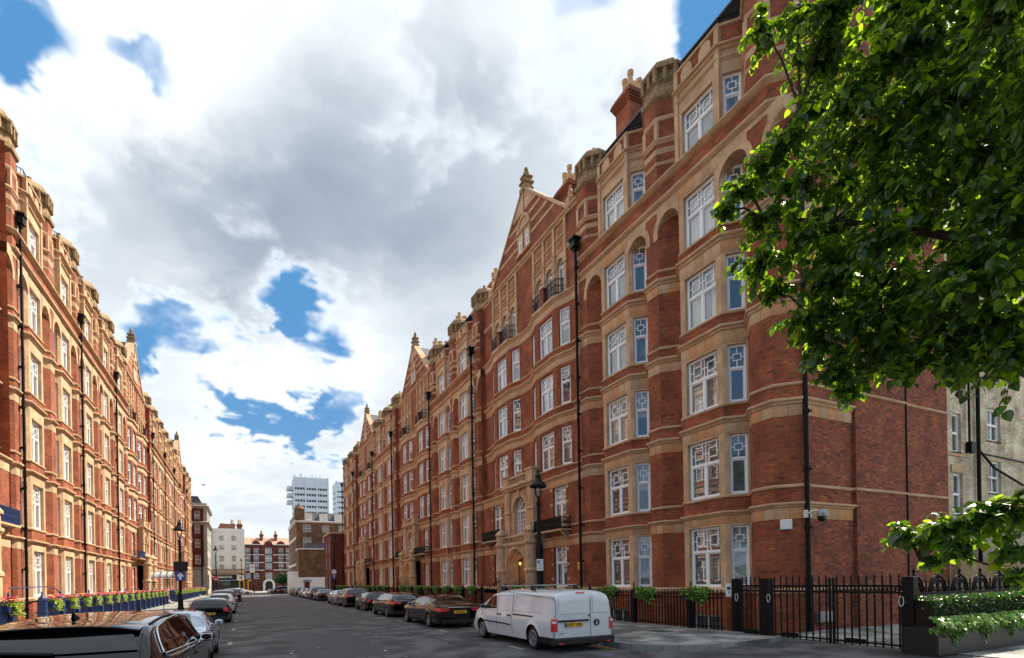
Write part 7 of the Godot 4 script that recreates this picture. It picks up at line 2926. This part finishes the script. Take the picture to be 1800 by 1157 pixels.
	far_wall(l, M.old_grey, Vector2(-6.7, -125), Vector2(-6.7, -139), 0, 18.0, lw)
	var lcn := MB.new()
	var lpn := PackedVector2Array([Vector2(-14, -125), Vector2(-6.7, -125), Vector2(-6.7, -139)])
	lcn.sweep(lpn, cornice_prof(14.0, 14.7, 0.5))
	lcn.sweep(lpn, cornice_prof(17.3, 17.9, 0.5))
	lcn.sweep(lpn, cornice_prof(5.0, 5.5, 0.25))
	lcn.box(Vector3(-14, 17.9, -138.9), Vector3(-6.6, 18.4, -124.9))
	part("cornice", lcn, M.old_grey, l)
	var lqs := MB.new()
	lqs.box(Vector3(-7.2, 0, -125.1), Vector3(-6.6, 18.0, -124.9))
	lqs.box(Vector3(-14, 0, -125.2), Vector3(-6.65, 5.0, -124.85))
	part("stone_pier", lqs, M.old_grey, l)
	var lm := MB.new()
	lm.slab(PackedVector2Array([Vector2(-13.5, 18.4), Vector2(-7.4, 18.4), Vector2(-8.2, 19.9), Vector2(-13.5, 19.9)]), -138, -126)
	part("mansard", lm, M.slate, l)
	var lp := MB.new()
	lp.tube([Vector3(-7.6, 0, -124.7), Vector3(-7.6, 14, -124.7)], 0.12, 6)
	part("drainpipe", lp, M.pipe, l)
	var la := MB.new()
	la.quad(Vector3(-6.6, 4.2, -127), Vector3(-5.0, 3.0, -127), Vector3(-5.0, 3.0, -131), Vector3(-6.6, 4.2, -131), Vector3.UP)
	part("awning", la, M.awning, l)
	# towers
	for q: Array in [["tower_block", "white ribbed concrete tower block rising behind the brown brick house", 23.6, 40.2, -300.0, 57.2, 13], ["pale_tower", "narrow pale tower partly hidden by the right terrace", 49.0, 62.0, -330.0, 61.5, 14]]:
		var t := thing(q[0], q[1], "tower")
		var x0: float = q[2]
		var x1: float = q[3]
		var tz: float = q[4]
		var body := MB.new()
		body.box(Vector3(x0 + 0.3, 0, tz - 16), Vector3(x1 - 0.3, q[5] - 1.4, tz - 0.6))
		part("core", body, M.tower_glass, t)
		for f in int(q[6]):
			var y: float = q[5] - 4.6 - f * 3.1
			var sp := MB.new()
			sp.box(Vector3(x0, y - 0.7, tz - 16.2), Vector3(x1, y + 1.15, tz))
			part("spandrel", sp, M.tower_white, t)
			for k in 3:
				var xa := lerpf(x0, x1, k / 3.0) + 0.5
				var xb := lerpf(x0, x1, (k + 1) / 3.0) - 0.5
				for j in 4:
					var wx := lerpf(xa, xb, (j + 0.5) / 4.0)
					if tz > -310:
						var wf := MB.new()
						wf.box(Vector3(wx - 0.52, y - 1.95, tz - 0.55), Vector3(wx + 0.42, y - 0.7, tz - 0.42))
						part("window", wf, M.car_glass if (f + j + k) % 4 else M.lead, t)
			var mul := MB.new()
			for k in 13:
				var mx := lerpf(x0, x1, k / 12.0)
				mul.box(Vector3(mx - 0.16, y - 1.96, tz - 0.6), Vector3(mx + 0.16, y - 0.69, tz - 0.3))
			part("mullions", mul, M.tower_white, t)
		var crown := MB.new()
		crown.box(Vector3(x0, q[5] - 3.5, tz - 16.2), Vector3(x1, q[5], tz))
		for k in 4:
			var mx := lerpf(x0, x1, k / 3.0)
			crown.box(Vector3(mx - 0.4, q[5] - 46, tz - 0.2), Vector3(mx + 0.4, q[5] + 0.3, tz + 0.35))
		part("crown", crown, M.tower_white, t)
		if tz > -310:
			for f in 3:
				var bx := MB.new()
				var y: float = q[5] - 6 - f * 3.6
				bx.box(Vector3(x0 - 3.0, y, tz - 12), Vector3(x0, y + 1.6, tz - 3))
				part("side_balcony", bx, M.tower_white, t)
			var ae := MB.new()
			for x: float in [24.5, 27.0, 27.6, 33.0, 37.0]:
				ae.tube([Vector3(x, q[5], tz - 5), Vector3(x, q[5] + 1.6 + fmod(x, 2.0), tz - 5)], 0.12, 5)
			part("aerials", ae, M.lead, t)
	# little tree and the bird
	var tr := thing("street_tree", "small round green tree at the far end of the street", "tree", Vector3(7.0, 0, -121.0))
	var trunk := MB.new()
	trunk.tube([Vector3(0, 0, 0), Vector3(0.05, 1.5, 0), Vector3(0, 3.4, 0)], [0.12, 0.1, 0.04], 7)
	part("trunk", trunk, M.bark, tr)
	var rr2 := RandomNumberGenerator.new()
	rr2.seed = 3
	var cr := MB.new()
	for k in 1500:
		var v := Vector3(rr2.randfn(0, 1), rr2.randfn(0, 1) * 0.8, rr2.randfn(0, 1)).normalized() * pow(rr2.randf(), 0.4)
		var c := Vector3(v.x * 1.75, 3.0 + v.y * 1.35, v.z * 1.75)
		var d := Vector3(rr2.randf_range(-1, 1), rr2.randf_range(-1, 1), rr2.randf_range(-1, 1)).normalized() * 0.3
		var sd := d.cross(Vector3(0.2, 1, 0.1)).normalized() * 0.13
		cr.quad(c, c + d * 0.5 + sd, c + d, c + d * 0.5 - sd)
	part("crown", cr, M.ivy, tr)
	var bird := MB.new()
	bird.grid([PackedVector3Array([Vector3(-0.35, 0.06, 0.02), Vector3(-0.16, 0.12, 0), Vector3(0, 0, 0), Vector3(0.16, 0.12, 0), Vector3(0.35, 0.05, 0.02)]), PackedVector3Array([Vector3(-0.36, 0.05, 0.1), Vector3(-0.16, 0.1, 0.16), Vector3(0, 0.02, 0.2), Vector3(0.16, 0.1, 0.16), Vector3(0.36, 0.04, 0.1)])], Vector3.UP)
	bird.tube([Vector3(0, 0, -0.12), Vector3(0, 0.0, 0.08), Vector3(0, 0.0, 0.32)], [0.02, 0.06, 0.02], 6)
	solo("bird", bird, M.trim, "dark bird gliding in the sky beside the left terrace", "bird", "", Transform3D(Basis(Vector3.UP, 0.5), Vector3(-3.44, 11.5, -60)))

func mews() -> void:
	var m := thing("mews_house", "cream brick house with white sash windows behind the gates", "building")
	far_wall(m, M.cream_brick, Vector2(24.0, -13.0), Vector2(29.6, -13.0), -0.2, 20.0, [[4.75, 7.2, 0.75, 1.75, 1, 2], [4.8, 4.4, 0.8, 1.85, 1, 2], [4.85, 1.7, 0.8, 1.5, 1, 2], [4.75, 10.4, 0.75, 1.7, 1, 2]])
	var rt := MB.new()
	rt.wall(Vector2(29.6, -13.0), Vector2(29.6, -13.6), -0.2, 20.0)
	part("return_wall", rt, M.cream_brick, m)
	far_wall(m, M.cream_brick, Vector2(29.6, -13.6), Vector2(48, -13.6), -0.2, 20.0, [[0.85, 6.0, 0.75, 1.35, 1, 2], [3.95, 8.3, 1.3, 1.6, 2, 2], [4.0, 5.7, 1.2, 1.6, 2, 2], [0.85, 8.9, 0.8, 1.3, 1, 2], [4.0, 11.2, 1.3, 1.6, 2, 2], [9.0, 5.7, 1.2, 1.6, 2, 2], [9.0, 8.3, 1.3, 1.6, 2, 2]])
	var rf := MB.new()
	rf.box(Vector3(24, 20, -24), Vector3(48, 20.3, -12.9))
	rf.box(Vector3(24, -0.2, -24), Vector3(48, 20, -23.8))
	rf.box(Vector3(47.8, -0.2, -24), Vector3(48, 20, -13.6))
	part("roof", rf, M.slate, m)
	var pp := MB.new()
	pp.tube([Vector3(31.7, 0, -13.45), Vector3(31.7, 19, -13.45)], 0.09, 8)
	pp.tube([Vector3(31.7, 7.5, -13.42), Vector3(34, 7.45, -13.42), Vector3(40, 7.3, -13.42)], 0.045, 6)
	pp.tube([Vector3(31.7, 7.6, -13.40), Vector3(33, 6.9, -13.40), Vector3(36.0, 6.2, -13.40)], 0.06, 6)
	pp.tube([Vector3(29.5, 7.6, -12.85), Vector3(29.5, 12, -12.85)], 0.05, 6)
	pp.tube([Vector3(31.7, 4.3, -13.42), Vector3(36, 4.2, -13.42)], 0.05, 6)
	part("drainpipe", pp, M.pipe, m)
	var hop := MB.new()
	hop.cbox(Vector3(29.45, 7.2, -12.98), Vector3(29.85, 7.7, -12.75), 0.02)
	part("hopper", hop, M.pipe, m)
	var st := MB.new()
	st.box(Vector3(24, 7.0, -13.0), Vector3(29.65, 7.12, -12.93))
	st.box(Vector3(28.2, 6.27, -13.0), Vector3(29.35, 6.6, -12.95))
	part("stone_band", st, M.stone, m)
	var hd := MB.new()
	for k in 5:
		hd.cbox(Vector3(30.6 + k * 1.9, 0, -11.1), Vector3(32.46 + k * 1.9, 3.3, -11.0), 0.02)
	solo("site_hoarding", hd, M.hoarding, "plain brownish grey hoarding standing in front of the cream house", "hoarding")
	var bx := MB.new()
	bx.cbox(Vector3(-0.5, 0, -0.35), Vector3(0.5, 0.42, 0.35), 0.02)
	solo("crate", bx, M.cardboard, "cardboard-coloured box on the wall below the cream house", "box", "", Transform3D(Basis(), Vector3(27.2, 2.2, -10.6)))
	var lw := MB.new()
	lw.box(Vector3(24.2, -0.2, -11.2), Vector3(48, 2.2, -10.9))
	solo("yard_wall", lw, M.old_stone, "low grey yard wall behind the hedge", "wall")
	# planter with hedge and trailing ivy, crested ironwork behind
	var pl := thing("hedge_planter", "long black planter with clipped hedge and trailing ivy beside the gates", "planter", Vector3(13.15, 0, -6.7))
	var tb := MB.new()
	tb.cbox(Vector3(0, 0, -0.35), Vector3(7.5, 0.62, 0.35), 0.03)
	part("trough", tb, M.trim, pl)
	var soil := MB.new()
	soil.box(Vector3(0.05, 0.62, -0.3), Vector3(7.4, 0.66, 0.3))
	part("soil", soil, M.soil, pl)
	var r := RandomNumberGenerator.new()
	r.seed = 21
	var core := MB.new()
	core.box(Vector3(0.12, 0.64, -0.26), Vector3(7.4, 1.2, 0.2))
	part("hedge_wood", core, M.soil, pl)
	scatter(pl, "hedge_leaves", leaf_mesh(0.05), M.hedge, 7000, func() -> Transform3D:
		var f := r.randi_range(0, 2)
		var p := Vector3(r.randf_range(0.05, 7.4), r.randf_range(0.68, 1.27), r.randf_range(-0.32, 0.27))
		if f == 0: p.z = 0.24 + r.randf_range(-0.06, 0.06)
		if f == 1: p.y = 1.22 + r.randf_range(-0.06, 0.06)
		return Transform3D(Basis.from_euler(Vector3(r.randf_range(-1.4, 1.4), r.randf() * TAU, r.randf_range(-1, 1))), p))
	scatter(pl, "trailing_ivy", leaf_mesh(0.085), M.trail, 3600, func() -> Transform3D:
		var x := r.randf_range(-0.15, 7.5)
		var len := 0.30 + 0.34 * absf(sin(x * 2.3) * sin(x * 5.1 + 1.0))
		var t := pow(r.randf(), 1.3)
		var p := Vector3(x, 0.86 - t * len, 0.28 + 0.16 * sin(PI * clampf(t * 1.2, 0, 1)) + r.randf_range(-0.08, 0.08))
		return Transform3D(Basis.from_euler(Vector3(r.randf_range(0.2, 1.6), r.randf_range(-0.9, 0.9), r.randf_range(-0.7, 0.7))), p))
	var cf := thing("crested_railing", "black cast iron railing with round scrolled crests behind the hedge", "railing", Vector3(13.5, 0, -7.25))
	for k in 7:
		var x := 0.55 + k * 1.0
		var mb := MB.new()
		for rr: float in [0.38, 0.29]:
			var path := []
			for j in 15:
				var t := PI * j / 14.0
				path.append(Vector3(x + cos(t) * rr, 1.34 + sin(t) * rr * 1.05, 0))
			mb.tube(path, 0.03, 6)
		for s: float in [-1.0, 1.0]:
			var path := []
			for j in 13:
				var t := TAU * j / 12.0
				path.append(Vector3(x + s * 0.125 + cos(t) * 0.095, 1.47 + sin(t) * 0.095, 0))
			mb.tube(path, 0.022, 5, false)
		mb.lathe([Vector2(0.03, 1.34), Vector2(0.025, 1.72), Vector2(0.06, 1.76), Vector2(0.02, 1.8), Vector2(0.045, 1.86), Vector2(0, 1.92)], 8, Transform3D(Basis(), Vector3(x, 0, 0)))
		mb.box(Vector3(x - 0.5, 1.28, -0.02), Vector3(x + 0.5, 1.34, 0.02))
		part("crest", mb, M.iron, cf)
		for q: float in [-0.5, -0.25, 0.0, 0.25]:
			part("bar", bar_mesh(1.28, false) if q > -0.45 else bar_mesh(1.5), M.iron, cf, Transform3D(Basis(), Vector3(x + q, 0, 0)))

func leaf_mesh(s: float) -> ArrayMesh:
	# a pointed heart-shaped leaf folded along its midrib, stalk end at the origin, tip along +z
	var mb := MB.new()
	var half := [Vector2(0, 0), Vector2(0.28, -0.06), Vector2(0.44, 0.16), Vector2(0.42, 0.42), Vector2(0.24, 0.72), Vector2(0, 1.0)]
	for e: float in [-1.0, 1.0]:
		var row0 := PackedVector3Array()
		var row1 := PackedVector3Array()
		for p: Vector2 in half:
			var sag := -0.12 * p.y * p.y
			row0.append(Vector3(0, sag * s, p.y * s))
			row1.append(Vector3(e * p.x * s, (sag + absf(p.x) * 0.22) * s, p.y * s))
		mb.grid([row0, row1], Vector3.UP)
	return mb.mesh()

func scatter(root: Node3D, called: String, mesh: Mesh, m: Material, n: int, place: Callable) -> void:
	var mm := MultiMesh.new()
	mm.transform_format = MultiMesh.TRANSFORM_3D
	mm.mesh = mesh
	mm.instance_count = n
	for k in n:
		mm.set_instance_transform(k, place.call())
	var o := MultiMeshInstance3D.new()
	o.name = called
	o.multimesh = mm
	o.material_override = m
	o.set_meta("kind", "stuff")
	root.add_child(o, true)

# ------------------------------------------------------------------ the big tree at the right
# leafy boughs: where each hangs, and its radius
const BOUGHS := [
	[6.13, 8.82, -4.78, 0.28], [6.50, 8.99, -4.60, 0.4], [6.56, 8.21, -4.35, 0.42], [6.45, 7.65, -4.40, 0.38], [6.28, 7.38, -4.60, 0.36], [6.14, 7.09, -4.78, 0.34],
	[5.84, 6.77, -4.93, 0.26], [5.63, 6.50, -5.03, 0.15], [6.00, 6.30, -4.74, 0.36], [5.88, 5.77, -4.69, 0.36], [6.09, 6.58, -4.36, 0.42], [6.02, 5.86, -4.28, 0.42],
	[6.13, 5.22, -4.12, 0.42], [6.10, 4.92, -4.36, 0.36], [6.27, 4.59, -4.16, 0.34], [6.45, 4.22, -4.07, 0.26], [5.97, 5.34, -4.64, 0.2], [6.41, 4.77, -3.87, 0.42],
	[6.54, 4.32, -3.69, 0.36], [6.41, 3.94, -3.98, 0.14], [6.64, 4.33, -3.20, 0.42], [6.66, 3.98, -2.96, 0.3], [6.68, 3.89, -2.51, 0.42], [6.71, 4.19, -2.83, 0.4],
	[6.58, 4.11, -3.45, 0.26], [6.49, 2.26, -3.49, 0.16], [6.60, 2.19, -3.33, 0.22], [6.65, 2.29, -3.08, 0.26], [6.70, 2.35, -2.83, 0.28], [6.76, 2.41, -2.58, 0.3],
	[6.71, 1.94, -3.27, 0.1], [6.67, 2.01, -2.51, 0.2], [6.63, 2.10, -2.98, 0.2], [6.64, 1.77, -2.53, 0.1], [6.37, 8.50, -4.03, 0.5], [6.69, 8.45, -4.25, 0.5],
	[6.22, 7.23, -3.77, 0.5], [7.10, 7.64, -4.55, 0.5], [6.84, 6.74, -4.25, 0.5], [7.08, 6.43, -4.53, 0.5], [6.26, 5.39, -4.05, 0.5], [7.13, 5.31, -4.54, 0.5],
	[6.85, 8.35, -3.64, 0.5], [6.49, 7.55, -3.46, 0.5], [7.34, 7.83, -3.96, 0.5], [6.57, 6.70, -3.57, 0.5], [6.46, 6.10, -3.49, 0.5], [6.23, 5.44, -3.47, 0.5],
	[7.27, 5.52, -4.05, 0.5], [6.54, 4.59, -3.61, 0.5], [6.89, 8.14, -3.31, 0.5], [6.73, 7.62, -3.30, 0.5], [6.55, 6.72, -3.15, 0.5], [8.03, 7.29, -3.85, 0.5],
	[7.39, 6.55, -3.62, 0.5], [7.88, 6.37, -3.93, 0.5], [6.95, 5.10, -3.48, 0.5], [7.32, 4.93, -3.64, 0.5], [7.16, 7.91, -3.01, 0.5], [7.48, 7.81, -3.28, 0.5],
	[6.54, 6.68, -2.92, 0.5], [7.00, 6.27, -2.96, 0.5], [7.81, 6.50, -3.48, 0.5], [7.99, 5.97, -3.50, 0.5], [6.48, 4.87, -2.83, 0.5], [7.91, 4.92, -3.48, 0.5],
	[6.54, 7.15, -2.51, 0.5], [8.27, 7.88, -3.14, 0.5], [7.62, 7.14, -3.01, 0.5], [7.64, 6.57, -2.90, 0.5], [6.75, 5.49, -2.59, 0.5], [8.19, 5.78, -3.17, 0.5],
	[6.40, 4.58, -2.56, 0.5], [6.78, 4.33, -2.63, 0.5], [7.65, 7.74, -2.55, 0.5], [7.29, 7.11, -2.50, 0.5], [6.55, 6.20, -2.29, 0.5], [7.57, 6.23, -2.63, 0.5],
	[6.63, 5.23, -2.23, 0.5], [6.88, 5.17, -2.43, 0.5], [8.04, 5.08, -2.77, 0.5], [7.66, 4.45, -2.67, 0.5],
]

func big_tree() -> void:
	var r := RandomNumberGenerator.new()
	r.seed = 15
	var base := Vector3(10.4, 0, -1.2)
	var o := thing("lime_tree", "large leafy tree with heart-shaped leaves hanging in at the right", "tree", base)
	var trunk := MB.new()
	trunk.tube([Vector3.ZERO, Vector3(-0.05, 1.2, 0), Vector3(-0.1, 3.0, -0.1), Vector3(-0.3, 5.5, -0.3), Vector3(-0.6, 8.0, -0.6), Vector3(-0.9, 11.5, -0.8)], [0.42, 0.33, 0.3, 0.26, 0.2, 0.08], 12)
	part("trunk", trunk, M.bark, o)
	var clumps := []
	for b: Array in BOUGHS:
		clumps.append([Vector3(b[0], b[1], b[2]) - base, b[3], true])
	# the rest of the crown, above and beside the picture
	for k in 70:
		var p := Vector3(r.randf_range(5.6, 13.5), r.randf_range(6.0, 12.5), r.randf_range(-1.8, 3.6))
		if p.y < 8.0 and p.x < 8.2:
			p.y += 3.0
		clumps.append([p - base, r.randf_range(0.45, 0.8), false])
	for k in 60:
		clumps.append([Vector3(r.randf_range(5.8, 12.0), r.randf_range(9.8, 12.4), r.randf_range(-3.0, 2.5)) - base, r.randf_range(0.6, 0.95), false])
	var limb := MB.new()
	var twig := MB.new()
	var ends := []
	for k in 9:
		var c: Array = clumps[[3, 8, 13, 20, 24, 30, 44, 60, 70][k]]
		var to: Vector3 = c[0]
		var y0 := clampf(to.y * 0.62, 2.2, 8.0)
		var from := Vector3(-0.1 - y0 * 0.04, y0, -0.04 * y0)
		var path := []
		for j in 7:
			var t := j / 6.0
			path.append(from.lerp(to, t) + Vector3(0.12 * sin(t * 5.0 + k), 0.5 * sin(PI * t), 0.1 * cos(t * 4.0 + k)))
		limb.tube(path, [0.11, 0.09, 0.075, 0.06, 0.045, 0.03, 0.015], 8)
		ends.append(path)
	part("limb", limb, M.bark, o)
	var spots := []
	for c: Array in clumps:
		var at: Vector3 = c[0]
		var rad: float = c[1]
		var near := Vector3.ZERO
		var best := 1e9
		for path: Array in ends:
			for p: Vector3 in path:
				if p.distance_to(at) < best:
					best = p.distance_to(at)
					near = p
		if c[2]:
			twig.tube([near, near.lerp(at, 0.5) + Vector3(0, 0.1, 0), at], [0.022, 0.014, 0.007], 5, false)
		var twigs := int(lerpf(6, 26, clampf(rad / 0.5, 0, 1)))
		for q in twigs:
			var dir := Vector3(r.randfn(0, 1), r.randfn(-0.15, 0.8), r.randfn(0, 1)).normalized()
			var len := rad * r.randf_range(0.55, 1.25)
			var tip := at + dir * len + Vector3(0, -0.12 * len, 0)
			if c[2]:
				twig.tube([at, at.lerp(tip, 0.5) + Vector3(0, 0.05, 0), tip], [0.006, 0.005, 0.003], 4, false)
			var leaves := int(len * 34.0) + 5
			for j in leaves:
				var t := (j + r.randf()) / leaves
				var p := at.lerp(tip, t) + Vector3(0, 0.05 * sin(PI * t), 0)
				var side := Vector3(r.randfn(0, 1), r.randf_range(-0.9, 0.25), r.randfn(0, 1)).normalized()
				var zz := (side + Vector3(0, -0.45, 0) + dir * 0.4).normalized()
				var up := (Vector3(r.randfn(0, 0.45), 1, r.randfn(0, 0.45)) + dir * 0.2).normalized()
				var xx := up.cross(zz).normalized()
				var yy := zz.cross(xx)
				var s := r.randf_range(0.5, 1.25)
				spots.append([Transform3D(Basis(xx * s, yy * s, zz * s), p + zz * 0.03), c[2]])
	part("twigs", twig, M.bark, o)
	# the leaves that show largest are pieces of their own
	var cam := Vector3(0, 1.8, 0) - base
	spots.sort_custom(func(a, b): return a[0].origin.distance_squared_to(cam) < b[0].origin.distance_squared_to(cam))
	var lm := leaf_mesh(0.094)
	var own := 0
	var t1 := []
	var t2 := []
	var t3 := []
	for k in spots.size():
		var t: Transform3D = spots[k][0]
		if spots[k][1] and own < 300 and k % 3 == 0:
			part("leaf", lm, M.leaf2 if k % 2 else M.leaf, o, t)
			own += 1
		elif k % 9 < 4:
			t1.append(t)
		elif k % 9 < 7:
			t2.append(t)
		else:
			t3.append(t)
	for q: Array in [[t1, M.leaf], [t2, M.leaf2], [t3, M.leaf3]]:
		var i := [0]
		scatter(o, "foliage", lm, q[1], q[0].size(), func() -> Transform3D:
			i[0] += 1
			return q[0][i[0] - 1])

func _ready() -> void:
	setup()
	materials()
	grounds()
	mansions()
	traffic()
	gates()
	fences()
	flower_boxes()
	furniture()
	far_buildings()
	mews()
	big_tree()
